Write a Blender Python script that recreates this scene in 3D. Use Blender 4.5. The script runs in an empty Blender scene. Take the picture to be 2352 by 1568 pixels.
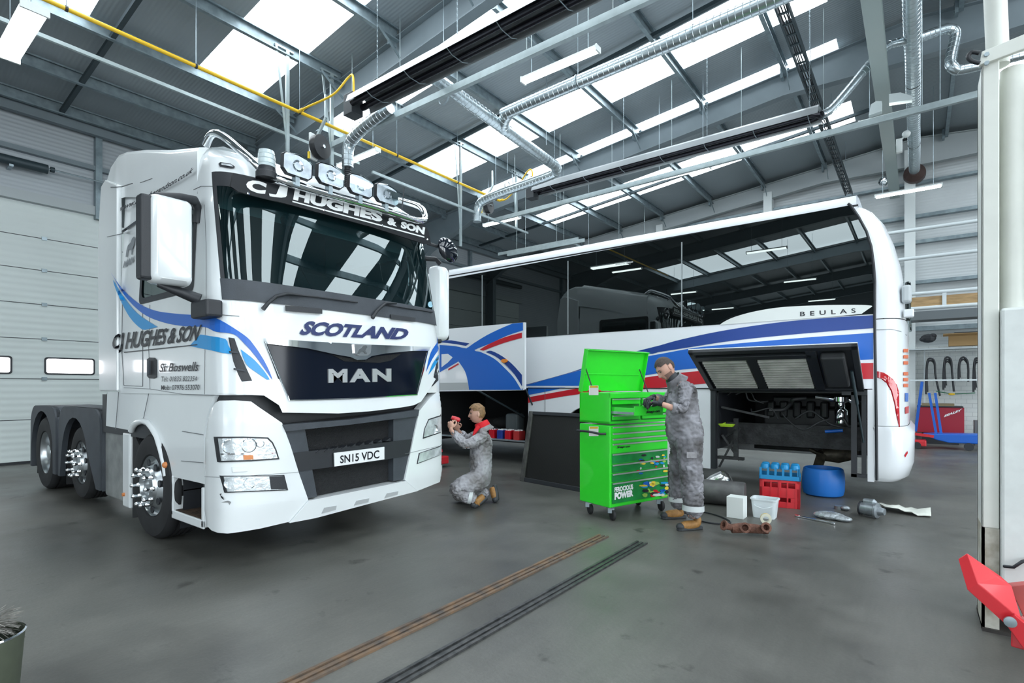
import bpy, bmesh, math, random
from mathutils import Vector, Matrix
from mathutils.geometry import tessellate_polygon
random.seed(7)
sc = bpy.context.scene
col = sc.collection
PI = math.pi
R = math.radians
# ---------------------------------------------------------------- camera
H = 1.47
YAW = math.atan(932 / 1223.0)
cam = bpy.data.cameras.new('camera')
cam.sensor_width = 36.0
cam.lens = 36.0 * 1223.0 / 2352.0
cam.shift_y = 103.0 / 2352.0
cam.clip_start = 0.05
camo = bpy.data.objects.new('camera', cam)
camo.location = (0, 0, H)
camo.rotation_euler = (PI / 2, 0, YAW)
col.objects.link(camo)
sc.camera = camo
# ---------------------------------------------------------------- exposure / world
sc.view_settings.view_transform = 'Standard'
sc.view_settings.look = 'None'
sc.view_settings.gamma = 1.0
sc.view_settings.use_curve_mapping = False
sc.view_settings.exposure = 0.55
w = bpy.data.worlds.new('sky'); sc.world = w; w.use_nodes = True
wn = w.node_tree.nodes['Background']
wn.inputs[0].default_value = (0.80, 0.92, 1.0, 1); wn.inputs[1].default_value = 1.3
# ---------------------------------------------------------------- daylight through the big door openings, plus one added fill
def area(name, loc, rot, sx, sy, power, colr):
    l = bpy.data.lights.new(name, 'AREA'); l.shape = 'RECTANGLE'; l.size = sx; l.size_y = sy
    l.energy = power; l.color = colr
    o = bpy.data.objects.new(name, l); o.location = loc; o.rotation_euler = rot; col.objects.link(o); return o
area('daylight_entrance_door', (-3.0, -26.9, 2.7), (R(90), 0, 0), 14.0, 5.0, 500, (0.88, 0.95, 1.0))
area('added_fill_side_far', (13.3, -9.0, 2.7), (R(90), 0, R(90)), 7.0, 4.8, 420, (0.92, 0.97, 1.0))  # second side light, added to make up for the longer, darker hall
area('daylight_side_door', (13.3, 3.0, 2.9), (R(90), 0, R(90)), 12.0, 5.2, 620, (0.92, 0.97, 1.0))
# ---------------------------------------------------------------- materials
MATS = {}
def mat(name, c=(.5, .5, .5), rough=.5, metal=0., noise=0., nscale=6., bump=0., bscale=40., coat=0., emit=None, es=0., c2=None, stretch=None, alpha=1., spec=.5):
    if name in MATS: return MATS[name]
    m = bpy.data.materials.new(name); m.use_nodes = True
    nt = m.node_tree; b = nt.nodes['Principled BSDF']
    b.inputs['Roughness'].default_value = rough; b.inputs['Metallic'].default_value = metal
    b.inputs['Coat Weight'].default_value = coat; b.inputs['Coat Roughness'].default_value = .05
    b.inputs['Specular IOR Level'].default_value = spec
    b.inputs['Base Color'].default_value = (*c, 1)
    tc = nt.nodes.new('ShaderNodeTexCoord'); src = tc.outputs['Object']
    if stretch:
        mp = nt.nodes.new('ShaderNodeMapping'); mp.inputs['Scale'].default_value = stretch
        nt.links.new(src, mp.inputs[0]); src = mp.outputs[0]
    nz = nt.nodes.new('ShaderNodeTexNoise'); nz.inputs['Scale'].default_value = nscale; nz.inputs['Detail'].default_value = 5
    nt.links.new(src, nz.inputs['Vector'])
    if noise > 0:
        cc = c2 or tuple(x * (1 - noise) for x in c)
        rp = nt.nodes.new('ShaderNodeValToRGB')
        rp.color_ramp.elements[0].position = .35; rp.color_ramp.elements[0].color = (*cc, 1)
        rp.color_ramp.elements[1].position = .65; rp.color_ramp.elements[1].color = (*c, 1)
        nt.links.new(nz.outputs['Fac'], rp.inputs[0]); nt.links.new(rp.outputs[0], b.inputs['Base Color'])
    if bump > 0:
        n2 = nt.nodes.new('ShaderNodeTexNoise'); n2.inputs['Scale'].default_value = bscale; n2.inputs['Detail'].default_value = 3
        nt.links.new(src, n2.inputs['Vector'])
        bp = nt.nodes.new('ShaderNodeBump'); bp.inputs['Strength'].default_value = bump; bp.inputs['Distance'].default_value = .02
        nt.links.new(n2.outputs['Fac'], bp.inputs['Height']); nt.links.new(bp.outputs[0], b.inputs['Normal'])
    if emit:
        b.inputs['Emission Color'].default_value = (*emit, 1); b.inputs['Emission Strength'].default_value = es
    MATS[name] = m; return m
def glassmat(name, tint, gloss_ior=1.5, trans=.3, rough=.0, base=(.01, .012, .014)):
    """tinted pane: part see-through tint, part dark body, mirror-like by Fresnel"""
    m = bpy.data.materials.new(name); m.use_nodes = True; nt = m.node_tree; nt.nodes.clear()
    out = nt.nodes.new('ShaderNodeOutputMaterial')
    tr = nt.nodes.new('ShaderNodeBsdfTransparent'); tr.inputs[0].default_value = (*tint, 1)
    df = nt.nodes.new('ShaderNodeBsdfDiffuse'); df.inputs[0].default_value = (*base, 1)
    gl = nt.nodes.new('ShaderNodeBsdfGlossy'); gl.inputs['Roughness'].default_value = rough; gl.inputs[0].default_value = (.9, 1, 1, 1)
    fr = nt.nodes.new('ShaderNodeFresnel'); fr.inputs[0].default_value = gloss_ior
    m1 = nt.nodes.new('ShaderNodeMixShader'); m1.inputs[0].default_value = trans
    m2 = nt.nodes.new('ShaderNodeMixShader')
    nt.links.new(df.outputs[0], m1.inputs[1]); nt.links.new(tr.outputs[0], m1.inputs[2])
    nt.links.new(fr.outputs[0], m2.inputs[0]); nt.links.new(m1.outputs[0], m2.inputs[1]); nt.links.new(gl.outputs[0], m2.inputs[2])
    nt.links.new(m2.outputs[0], out.inputs[0]); MATS[name] = m; return m
WHITE = mat('white_paint', (.83, .87, .88), .22, noise=.03, nscale=2, coat=.6)
WHITEB = mat('white_bus_paint', (.80, .83, .86), .25, coat=.5)
STEELG = mat('galvanised_steel', (.42, .50, .54), .42, .75, noise=.25, nscale=9)
RAFT = mat('grey_painted_steel', (.20, .245, .27), .5, .0, noise=.08, nscale=3)
PURL = mat('galvanised_purlin', (.27, .34, .37), .42, .35, noise=.3, nscale=7)
DUCT = mat('spiral_duct_steel', (.55, .62, .65), .28, .9, noise=.15, nscale=5)
CHROME = mat('chrome', (.85, .88, .9), .07, 1.)
BLACKP = mat('black_plastic', (.022, .025, .03), .45, bump=.15, bscale=200)
DKGREY = mat('dark_grey_plastic', (.055, .065, .078), .55, bump=.2, bscale=150, noise=.2)
BLACKG = mat('black_gloss', (.006, .009, .016), .06, coat=1.)
RUBBER = mat('tyre_rubber', (.02, .021, .023), .7, noise=.3, nscale=8)
YELLOW = mat('yellow_pipe_paint', (.80, .50, .02), .4)
RED = mat('red_paint', (.62, .02, .03), .35, coat=.3)
DKRED = mat('dark_red_paint', (.33, .01, .03), .4)
BLUE = mat('blue_vinyl', (.004, .125, .55), .3)
NAVY = mat('navy_vinyl', (.004, .045, .26), .3)
DNAVY = mat('dark_navy_lettering', (.008, .02, .11), .35)
CYAN = mat('cyan_vinyl', (.01, .30, .68), .3)
REDV = mat('red_vinyl', (.55, .008, .02), .3)
INK = mat('black_lettering', (.012, .013, .02), .4)
WHITEV = mat('white_lettering', (.88, .9, .9), .4)
CREAM = mat('cream_enamel', (.78, .80, .74), .35, noise=.06, nscale=5)
# ---------------------------------------------------------------- pixel rays (photo frame 2352x1568) used to measure points on real surfaces
cA, sA = math.cos(YAW), math.sin(YAW)
def ray(px, py):
    u = (px - 1176) / 1223.; v = (887 - py) / 1223.
    return Vector((cA * u - sA, sA * u + cA, v))
EYE = Vector((0, 0, H))
def HX(x): return lambda px, py: (lambda r: EYE + r * (x / r.x))(ray(px, py))
def HY(y): return lambda px, py: (lambda r: EYE + r * (y / r.y))(ray(px, py))
def HZ(z): return lambda px, py: (lambda r: EYE + r * ((z - H) / r.z))(ray(px, py))
# ---------------------------------------------------------------- mesh builder
class MB:
    def __init__(s): s.v = []; s.f = []; s.mi = []; s.k = 0
    def add(s, vs, fs):
        o = len(s.v); s.v += [tuple(v) for v in vs]
        for f in fs: s.f.append(tuple(i + o for i in f)); s.mi.append(s.k)
        return s
    def mat(s, k): s.k = k; return s
    def box(s, x0, y0, z0, x1, y1, z1):
        x0, x1 = sorted((x0, x1)); y0, y1 = sorted((y0, y1)); z0, z1 = sorted((z0, z1))
        return s.add([(x0, y0, z0), (x1, y0, z0), (x1, y1, z0), (x0, y1, z0), (x0, y0, z1), (x1, y0, z1), (x1, y1, z1), (x0, y1, z1)],
                     [(0, 3, 2, 1), (4, 5, 6, 7), (0, 1, 5, 4), (1, 2, 6, 5), (2, 3, 7, 6), (3, 0, 4, 7)])
    def obox(s, c, size, rot=(0, 0, 0)):
        m = (Matrix.Rotation(rot[2], 3, 'Z') @ Matrix.Rotation(rot[1], 3, 'Y') @ Matrix.Rotation(rot[0], 3, 'X'))
        a, b, d = [q / 2 for q in size]; c = Vector(c)
        vs = [c + m @ Vector(p) for p in [(-a, -b, -d), (a, -b, -d), (a, b, -d), (-a, b, -d), (-a, -b, d), (a, -b, d), (a, b, d), (-a, b, d)]]
        return s.add(vs, [(0, 3, 2, 1), (4, 5, 6, 7), (0, 1, 5, 4), (1, 2, 6, 5), (2, 3, 7, 6), (3, 0, 4, 7)])
    def bar(s, p, q, w, h, up=(0, 0, 1)):
        p, q = Vector(p), Vector(q); d = (q - p).normalized(); up = Vector(up)
        if abs(d.dot(up)) > .98: up = Vector((1, 0, 0))
        a = d.cross(up).normalized() * w / 2; b = a.cross(d).normalized() * h / 2
        vs = [p - a - b, p + a - b, p + a + b, p - a + b, q - a - b, q + a - b, q + a + b, q - a + b]
        return s.add(vs, [(0, 1, 2, 3), (7, 6, 5, 4), (0, 4, 5, 1), (1, 5, 6, 2), (2, 6, 7, 3), (3, 7, 4, 0)])
    def sweep(s, prof, p, q, up=(0, 0, 1), closed=True):
        """profile [(across, up)] swept straight from p to q, capped"""
        p, q = Vector(p), Vector(q); d = (q - p).normalized(); up = Vector(up)
        a = d.cross(up).normalized(); b = a.cross(d).normalized(); n = len(prof)
        vs = [p + a * x + b * y for x, y in prof] + [q + a * x + b * y for x, y in prof]
        fs = [(i, (i + 1) % n, n + (i + 1) % n, n + i) for i in range(n if closed else n - 1)]
        if closed: fs += [tuple(range(n - 1, -1, -1)), tuple(range(n, 2 * n))]
        return s.add(vs, fs)
    def tube(s, pts, r, n=10, caps=True, flat=None):
        pts = [Vector(p) for p in pts]; N = len(pts)
        rs = r if isinstance(r, (list, tuple)) else [r] * N
        vs = []; fs = []; pa = None
        for i, p in enumerate(pts):
            d = (pts[min(i + 1, N - 1)] - pts[max(i - 1, 0)]).normalized()
            if pa is None:
                pa = d.orthogonal().normalized()
            else:
                pa = (pa - d * pa.dot(d)).normalized()
            pb = d.cross(pa)
            for k in range(n):
                t = 2 * PI * k / n; vs.append(p + (pa * math.cos(t) + pb * math.sin(t)) * rs[i])
        for i in range(N - 1):
            for k in range(n):
                fs.append((i * n + k, i * n + (k + 1) % n, (i + 1) * n + (k + 1) % n, (i + 1) * n + k))
        if caps: fs += [tuple(range(n - 1, -1, -1)), tuple(range((N - 1) * n, N * n))]
        return s.add(vs, fs)
    def lathe(s, prof, c, axis=(0, 0, 1), n=24, caps=True):
        c = Vector(c); d = Vector(axis).normalized(); a = d.orthogonal().normalized(); b = d.cross(a)
        vs = []; fs = []
        for r, h in prof:
            for k in range(n):
                t = 2 * PI * k / n; vs.append(c + d * h + (a * math.cos(t) + b * math.sin(t)) * r)
        for i in range(len(prof) - 1):
            for k in range(n):
                fs.append((i * n + k, i * n + (k + 1) % n, (i + 1) * n + (k + 1) % n, (i + 1) * n + k))
        if caps: fs += [tuple(range(n - 1, -1, -1)), tuple(range((len(prof) - 1) * n, len(prof) * n))]
        return s.add(vs, fs)
    def ball(s, c, rx, ry=None, rz=None, n=12, m=8):
        ry = ry or rx; rz = rz or rx; c = Vector(c)
        vs = [c + Vector((0, 0, -rz))]; fs = []
        for i in range(1, m):
            a = -PI / 2 + PI * i / m
            for k in range(n):
                t = 2 * PI * k / n; vs.append(c + Vector((rx * math.cos(a) * math.cos(t), ry * math.cos(a) * math.sin(t), rz * math.sin(a))))
        vs.append(c + Vector((0, 0, rz))); L = len(vs) - 1
        for k in range(n):
            fs.append((0, 1 + (k + 1) % n, 1 + k)); fs.append((L, L - n + k, L - n + (k + 1) % n))
        for i in range(m - 2):
            for k in range(n):
                a = 1 + i * n; fs.append((a + k, a + (k + 1) % n, a + n + (k + 1) % n, a + n + k))
        return s.add(vs, fs)
    def ext(s, pts, vec):
        """planar polygon extruded by vec"""
        n = len(pts); vec = Vector(vec); pts = [Vector(p) for p in pts]
        vs = pts + [p + vec for p in pts]
        return s.add(vs, [tuple(range(n)), tuple(range(2 * n - 1, n - 1, -1))] + [(i, n + i, n + (i + 1) % n, (i + 1) % n) for i in range(n)])
    def patch(s, poly, fn, cell=None, back=None):
        """2D polygon cut into cells and laid on the surface fn(u,v); back = thickness vector"""
        q = [poly[0]]
        for p in poly[1:]:
            if math.hypot(p[0] - q[-1][0], p[1] - q[-1][1]) > 1e-4: q.append(p)
        if len(q) > 3 and math.hypot(q[0][0] - q[-1][0], q[0][1] - q[-1][1]) < 1e-4: q.pop()
        poly = q; b = bmesh.new(); vs = [b.verts.new((p[0], p[1], 0)) for p in poly]
        for t in tessellate_polygon([[Vector((p[0], p[1], 0)) for p in poly]]):
            A_, B_, C_ = [poly[i] for i in t]; ar = (B_[0] - A_[0]) * (C_[1] - A_[1]) - (B_[1] - A_[1]) * (C_[0] - A_[0])
            if abs(ar) < 1e-9: continue
            t = t if ar > 0 else (t[0], t[2], t[1])
            try: b.faces.new([vs[i] for i in t])
            except ValueError: pass
        if cell:
            cu, cv = cell if isinstance(cell, tuple) else (cell, cell)
            for ax, c in ((0, cu), (1, cv)):
                if not c: continue
                lo = min(p[ax] for p in poly); hi = max(p[ax] for p in poly)
                for k in range(1, int((hi - lo) / c) + 1):
                    co = [0, 0, 0]; no = [0, 0, 0]; co[ax] = lo + k * c; no[ax] = 1
                    bmesh.ops.bisect_plane(b, geom=b.verts[:] + b.edges[:] + b.faces[:], plane_co=co, plane_no=no, dist=1e-6)
        bmesh.ops.triangulate(b, faces=[f for f in b.faces if len(f.verts) > 4])
        b.verts.index_update(); V = [fn(v.co.x, v.co.y) for v in b.verts]
        F = [tuple(v.index for v in f.verts) for f in b.faces]
        if back:
            n = len(V); bv = Vector(back); V2 = [Vector(v) + bv for v in V]
            F2 = [tuple(n + i for i in reversed(f)) for f in F]
            S = []
            for e in b.edges:
                if len(e.link_faces) == 1:
                    f = e.link_faces[0]; i, j = e.verts[0].index, e.verts[1].index
                    ids = [v.index for v in f.verts]; k = ids.index(i)
                    if ids[(k + 1) % len(ids)] != j: i, j = j, i
                    S.append((j, i, n + i, n + j))
            V = list(V) + V2; F = F + F2 + S
        b.free(); return s.add(V, F)
    def build(s, name, m, parent=None, smooth=None, bevel=0, mods=None):
        me = bpy.data.meshes.new(name); o = bpy.data.objects.new(name, me); col.objects.link(o)
        off = Vector(parent['_w']) if parent is not None else Vector((0, 0, 0))
        if parent is None and getattr(s, 'org', None): off = Vector(s.org); o.location = off
        me.from_pydata([Vector(v) - off for v in s.v], [], s.f)
        for x in (m if isinstance(m, (list, tuple)) else [m]): me.materials.append(x)
        if max(s.mi or [0]) > 0: me.polygons.foreach_set('material_index', s.mi)
        b = bmesh.new(); b.from_mesh(me); bmesh.ops.recalc_face_normals(b, faces=b.faces); b.to_mesh(me); b.free()
        if smooth:
            me.polygons.foreach_set('use_smooth', [True] * len(me.polygons)); me.set_sharp_from_angle(angle=R(smooth))
        if parent is not None: o.parent = parent; o['_w'] = parent['_w']
        else: o['_w'] = tuple(off)
        if bevel:
            bv = o.modifiers.new('bevel', 'BEVEL'); bv.width = bevel; bv.segments = 2; bv.limit_method = 'ANGLE'; bv.angle_limit = R(40)
        return o
def pieces(mb):
    par = list(range(len(mb.v)))
    def fd(i):
        while par[i] != i: par[i] = par[par[i]]; i = par[i]
        return i
    for f in mb.f:
        for j in f[1:]:
            a, b = fd(f[0]), fd(j)
            if a != b: par[a] = b
    g = {}
    for f in mb.f: g.setdefault(fd(f[0]), []).append(f)
    out = []
    for fs in g.values():
        ids = sorted({i for f in fs for i in f}); mp = {i: k for k, i in enumerate(ids)}
        q = MB(); q.v = [mb.v[i] for i in ids]; q.f = [tuple(mp[i] for i in f) for f in fs]; q.mi = [0] * len(fs); out.append(q)
    return out
def each(mb, *a, **k): return [q.build(*a, **k) for q in pieces(mb)]
def at(*org):
    m = MB(); m.org = org; return m
def thing(name, label, cat, loc=(0, 0, 0), group=None):
    o = bpy.data.objects.new(name, None); col.objects.link(o); o.location = loc; o['_w'] = tuple(loc); o.empty_display_size = .1
    return tag(o, label, cat, group)
def tag(o, label, cat, group=None, kind=None):
    o['label'] = label; o['category'] = cat
    if group: o['group'] = group
    if kind: o['kind'] = kind
    return o
def struct(o): o['kind'] = 'structure'; return o
def dup(root, d, label=None, group=None):
    r = root.copy(); col.objects.link(r); r.location = Vector(root.location) + Vector(d); r['_w'] = tuple(r.location)
    if label: r['label'] = label
    if group: r['group'] = group
    def rec(a, b):
        for ch in list(a.children):
            c = ch.copy(); col.objects.link(c); c.parent = b; rec(ch, c)
    rec(root, r); return r
def arc(cx, cy, r, a0, a1, n=8, ry=None):
    ry = ry or r
    return [(cx + r * math.cos(R(a0 + (a1 - a0) * i / n)), cy + ry * math.sin(R(a0 + (a1 - a0) * i / n))) for i in range(n + 1)]
def rrect(x0, y0, x1, y1, r, n=4):
    return arc(x1 - r, y1 - r, r, 0, 90, n) + arc(x0 + r, y1 - r, r, 90, 180, n) + arc(x0 + r, y0 + r, r, 180, 270, n) + arc(x1 - r, y0 + r, r, 270, 360, n)
def spline(pts, k=6):
    """Catmull-Rom through points of any dimension"""
    P = [Vector(p) for p in pts]; out = []
    for i in range(len(P) - 1):
        a = P[max(i - 1, 0)]; b = P[i]; c = P[i + 1]; d = P[min(i + 2, len(P) - 1)]
        for j in range(k):
            t = j / k; out.append(.5 * ((2 * b) + (c - a) * t + (2 * a - 5 * b + 4 * c - d) * t * t + (3 * b - a - 3 * c + d) * t ** 3))
    out.append(P[-1]); return out
def fontmesh(txt, bold=0., shear=0., space=1.):
    cu = bpy.data.curves.new('t', 'FONT'); cu.body = txt; cu.offset = bold; cu.shear = shear; cu.space_character = space; cu.resolution_u = 3
    o = bpy.data.objects.new('t', cu); col.objects.link(o)
    dg = bpy.context.evaluated_depsgraph_get(); me = bpy.data.meshes.new_from_object(o.evaluated_get(dg))
    V = [v.co.copy() for v in me.vertices]; F = [tuple(p.vertices) for p in me.polygons]
    bpy.data.objects.remove(o); bpy.data.curves.remove(cu); bpy.data.meshes.remove(me)
    x0 = min(v.x for v in V); x1 = max(v.x for v in V); y0 = min(v.y for v in V); y1 = max(v.y for v in V)
    return [((v.x - x0) / (x1 - x0), (v.y - y0) / (y1 - y0)) for v in V], F
def lettering(name, txt, quad, hit, m, parent, off=(0, 0, 0), bold=.0, shear=0., space=1., thick=None, mb=None):
    """txt fitted to the quad (bottom-left, bottom-right, top-right, top-left, photo pixels) on the surface hit()"""
    V, F = fontmesh(txt, bold, shear, space); a, b, c, d = [Vector(q) for q in quad]; off = Vector(off)
    def f(u, v):
        p = a * (1 - u) * (1 - v) + b * u * (1 - v) + c * u * v + d * (1 - u) * v
        return hit(p.x, p.y) + off
    M_ = mb or MB()
    P3 = [f(u, v) for u, v in V]
    if thick:
        n = len(P3); t = Vector(thick); ed = {}
        for fc in F:
            for i in range(len(fc)):
                e = (fc[i], fc[(i + 1) % len(fc)]); ed[e] = 1
        S = [(j, i, n + i, n + j) for (i, j) in ed if (j, i) not in ed]
        M_.add(P3 + [p + t for p in P3], list(F) + [tuple(n + i for i in reversed(fc)) for fc in F] + S)
    else: M_.add(P3, F)
    if mb: return
    return M_.build(name, m, parent)
def decal(name, poly, hit, m, parent, off=(0, 0, 0), cell=None, mb=None, smooth=None):
    off = Vector(off); M_ = mb or MB()
    M_.patch(poly, lambda u, v: hit(u, v) + off, cell)
    if mb: return
    return M_.build(name, m, parent, smooth)
# ================================================================ BUILDING
ZR, K = 8.3, .105           # ridge height at x=0, roof slope
def zr(x): return ZR - K * abs(x)
fl = MB().box(-14, -28, -.2, 14, 19, 0)
FLOOR = bpy.data.materials.new('concrete_floor'); FLOOR.use_nodes = True
nt = FLOOR.node_tree; b = nt.nodes['Principled BSDF']; tc = nt.nodes.new('ShaderNodeTexCoord')
def _n(scale, detail=6, rough=.6, st=None):
    n = nt.nodes.new('ShaderNodeTexNoise'); n.inputs['Scale'].default_value = scale; n.inputs['Detail'].default_value = detail; n.inputs['Roughness'].default_value = rough
    if st:
        mp = nt.nodes.new('ShaderNodeMapping'); mp.inputs['Scale'].default_value = st; nt.links.new(tc.outputs['Object'], mp.inputs[0]); nt.links.new(mp.outputs[0], n.inputs['Vector'])
    else: nt.links.new(tc.outputs['Object'], n.inputs['Vector'])
    return n
def _ramp(src, stops):
    r = nt.nodes.new('ShaderNodeValToRGB'); e = r.color_ramp.elements
    e[0].position, e[0].color = stops[0][0], (*stops[0][1], 1); e[1].position, e[1].color = stops[-1][0], (*stops[-1][1], 1)
    for p, c in stops[1:-1]: q = e.new(p); q.color = (*c, 1)
    nt.links.new(src, r.inputs[0]); return r
def _mul(a, b_, fac=1.):
    m = nt.nodes.new('ShaderNodeMix'); m.data_type = 'RGBA'; m.blend_type = 'MULTIPLY'; m.inputs[0].default_value = fac
    nt.links.new(a, m.inputs[6]); nt.links.new(b_, m.inputs[7]); return m.outputs[2]
base = _ramp(_n(.45, 7, .62).outputs['Fac'], [(.3, (.075, .077, .070)), (.5, (.122, .122, .110)), (.7, (.19, .187, .168))])
spots = _ramp(_n(3.4, 5, .6).outputs['Fac'], [(.29, (.30, .29, .28)), (.37, (1, 1, 1))])
oil = _ramp(_n(.8, 4, .55).outputs['Fac'], [(.30, (.45, .44, .43)), (.48, (1, 1, 1))])
fine = _ramp(_n(60, 3, .6).outputs['Fac'], [(.3, (.86, .86, .86)), (.7, (1, 1, 1))])
scuff = _ramp(_n(3., 6, .7, (6, .8, 1)).outputs['Fac'], [(.35, (.88, .88, .88)), (.7, (1.0, 1.0, 1.0))])
o = _mul(_mul(_mul(_mul(base.outputs[0], spots.outputs[0], .8), oil.outputs[0], .7), fine.outputs[0]), scuff.outputs[0])
nt.links.new(o, b.inputs['Base Color'])
rr = _ramp(_n(.9, 5).outputs['Fac'], [(.3, (.28, .28, .28)), (.7, (.5, .5, .5))]); nt.links.new(rr.outputs[0], b.inputs['Roughness'])
bp = nt.nodes.new('ShaderNodeBump'); bp.inputs['Strength'].default_value = .12; bp.inputs['Distance'].default_value = .01
nt.links.new(_n(35, 4).outputs['Fac'], bp.inputs['Height']); nt.links.new(bp.outputs[0], b.inputs['Normal'])
struct(fl.build('floor', FLOOR))
def ribbed(name, c, axis, scale, rough=.45, strength=.5, noise=.06, metal=0.):
    """sheet with ribs: wave bands along one object axis"""
    m = mat(name, c, rough, metal, noise=noise, nscale=.8)
    nt = m.node_tree; tc = nt.nodes.new('ShaderNodeTexCoord'); wv = nt.nodes.new('ShaderNodeTexWave')
    wv.bands_direction = axis; wv.inputs['Scale'].default_value = scale; wv.inputs['Distortion'].default_value = 0
    nt.links.new(tc.outputs['Object'], wv.inputs['Vector'])
    bp = nt.nodes.new('ShaderNodeBump'); bp.inputs['Strength'].default_value = strength; bp.inputs['Distance'].default_value = .01
    nt.links.new(wv.outputs['Fac'], bp.inputs['Height']); nt.links.new(bp.outputs[0], nt.nodes['Principled BSDF'].inputs['Normal'])
    return m
ROOFM = ribbed('roof_liner_sheet', (.31, .355, .38), 'Y', 5.0, strength=.35)
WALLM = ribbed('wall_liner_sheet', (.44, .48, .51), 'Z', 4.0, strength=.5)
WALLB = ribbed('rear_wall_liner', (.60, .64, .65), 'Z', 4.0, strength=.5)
SKYR = [(-25.0 + 2.65 * k, -23.85 + 2.65 * k) for k in range(10)]
SKYL = [(-12.4, -9.2)]
SKY = [(1.45, 2.6), (4.2, 5.35), (6.6, 7.5), (9.45, 10.7), (11.95, 12.86), (14.75, 15.95)]
XS0, XS1 = 10.3, 1.25
def slope_pt(sx):            # sx=-1 left slope, +1 right slope
    return lambda x, y, dz=0: (x, y, zr(x) + dz)
cl = MB()
def roofslab(x0, x1, y0, y1, mb, t=.08):
    p = [(x0, y0, zr(x0)), (x1, y0, zr(x1)), (x1, y1, zr(x1)), (x0, y1, zr(x0))]; mb.ext(p, (0, 0, t))
for sx in (-1, 1):
    a, b_, c, d = sx * 13.7, sx * XS0, sx * XS1, 0
    roofslab(a, b_, -27, 18.6, cl); roofslab(c, d, -27, 18.6, cl)
    yy = -27
    for s0, s1 in (SKYR if sx > 0 else SKYL) + SKY + [(18.6, 18.6)]:
        roofslab(b_, c, yy, s0, cl); yy = s1
struct(cl.build('ceiling', ROOFM))
# sheet laps: fine dark seams every metre
SKYM = mat('rooflight_sheet', (.85, .9, .93), .4, emit=(.86, .94, 1.0), es=4.6)
n = 0
for sx in (-1, 1):
    for s0, s1 in (SKYR if sx > 0 else SKYL) + SKY:
        n += 1
        m = MB(); roofslab(sx * XS0, sx * XS1, s0, s1, m, .03); struct(m.build('window_%d' % n, SKYM))
# walls
m = MB()
m.box(-13.75, 5.0, 0, -13.5, 18.6, 7.1).box(-13.75, -27, 5.0, -13.5, 5.0, 7.1).box(-13.75, -27, 0, -13.5, -2.2, 5.0)
struct(m.build('wall_left', WALLM))
m = MB(); m.ext([(-13.75, 18.4, 0), (13.75, 18.4, 0), (13.75, 18.4, zr(13.5)), (0, 18.4, ZR + .1), (-13.75, 18.4, zr(13.5))], (0, .2, 0))
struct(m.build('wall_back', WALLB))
m = MB(); m.box(13.5, -27, 5.6, 13.75, 18.6, 7.1).box(13.5, -27, 0, 13.75, -12.7, 5.6).box(13.5, -5.3, 0, 13.75, -3.2, 5.6).box(13.5, 9.2, 0, 13.75, 18.6, 5.6)
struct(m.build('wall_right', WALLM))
m = MB(); m.ext([(-13.75, -27.2, 5.4), (13.75, -27.2, 5.4), (13.75, -27.2, zr(13.5)), (0, -27.2, ZR + .1), (-13.75, -27.2, zr(13.5))], (0, .2, 0))
m.box(-13.75, -27.2, 0, -10.2, -27, 5.4).box(4.2, -27.2, 0, 13.75, -27, 5.4)
struct(m.build('wall_front', WALLM))
# portal rafters (tapered haunches at eaves and apex), each with flanges
def rafter(y, name):
    m = MB(); d = .45
    for sx in (-1, 1):
        def zt(x): return zr(x) - .14
        prof = [(13.4, 1.35), (12.6, .95), (10.6, d), (2.2, d), (.9, .62), (0, .72)]
        top = [(sx * x, y, zt(x)) for x, _ in prof]; bot = [(sx * x, y, zt(x) - h) for x, h in prof]
        for i in range(len(prof) - 1):
            m.ext([top[i], top[i + 1], bot[i + 1], bot[i]], (0, .012, 0))
            for L, dz in ((top, 0), (bot, -.016)):
                p, q = L[i], L[i + 1]
                m.ext([(p[0], y - .09, p[2] + dz), (q[0], y - .09, q[2] + dz), (q[0], y + .10, q[2] + dz), (p[0], y + .10, p[2] + dz)], (0, 0, .016))
        # column
        m.box(sx * 13.42, y - .09, 0, sx * 13.40, y + .1, 6.9).box(sx * 13.05, y - .09, 0, sx * 13.03, y + .1, 5.6).box(sx * 13.41, y, 0, sx * 13.03, y + .012, 5.6)
    return struct(m.build(name, RAFT, smooth=None))
rafter(6.1, 'trim_1'); rafter(12.2, 'trim_2'); rafter(0.0, 'trim_3')
WHITEST = mat('pale_painted_steel', (.42, .46, .47), .5)
g = rafter(18.1, 'trim_4'); g.data.materials.clear(); g.data.materials.append(WHITEST)
# purlins: galvanised Z sections on the rafters, one object per bay
NT = 4
for yy in (-6.1, -12.2, -18.3, -24.4): NT += 1; rafter(yy, 'trim_%d' % NT)
PX = [-13.1, -11.85, -10.25, -8.65, -7.05, -5.4, -3.8, -2.15, -.6, .6, 2.15, 3.8, 5.4, 7.05, 8.65, 10.25, 11.85]
for bi, (y0, y1) in enumerate([(-26.9, -.05), (.05, 6.05), (6.15, 12.15), (12.25, 18.05)]):
    for x in PX:
        if bi < 2 and x > 3: continue
        NT += 1; zz = zr(x); m = MB(); s_ = 1 if x < 0 else -1
        m.sweep([(-.035, 0), (.035, 0), (.035, -.03), (.03, -.03), (.03, -.008), (-.03, -.008), (-.03, -.215), (.03, -.215), (.03, -.2), (.035, -.2), (.035, -.223), (-.037, -.223)], (x, y0, zz), (x, y1, zz))
        for ye in (y0, y1):
            sgn = 1 if ye == y0 else -1
            m.box(x - .09, ye, zz - .30, x - .04, ye + sgn * .16, zz - .05)
            for k in range(4): m.lathe([(.012, 0), (.012, .012)], (x - .09, ye + sgn * (.04 + .08 * (k % 2)), zz - .24 + .13 * (k // 2)), (-1, 0, 0), 6)
        struct(m.build('trim_%d' % NT, PURL))
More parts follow.
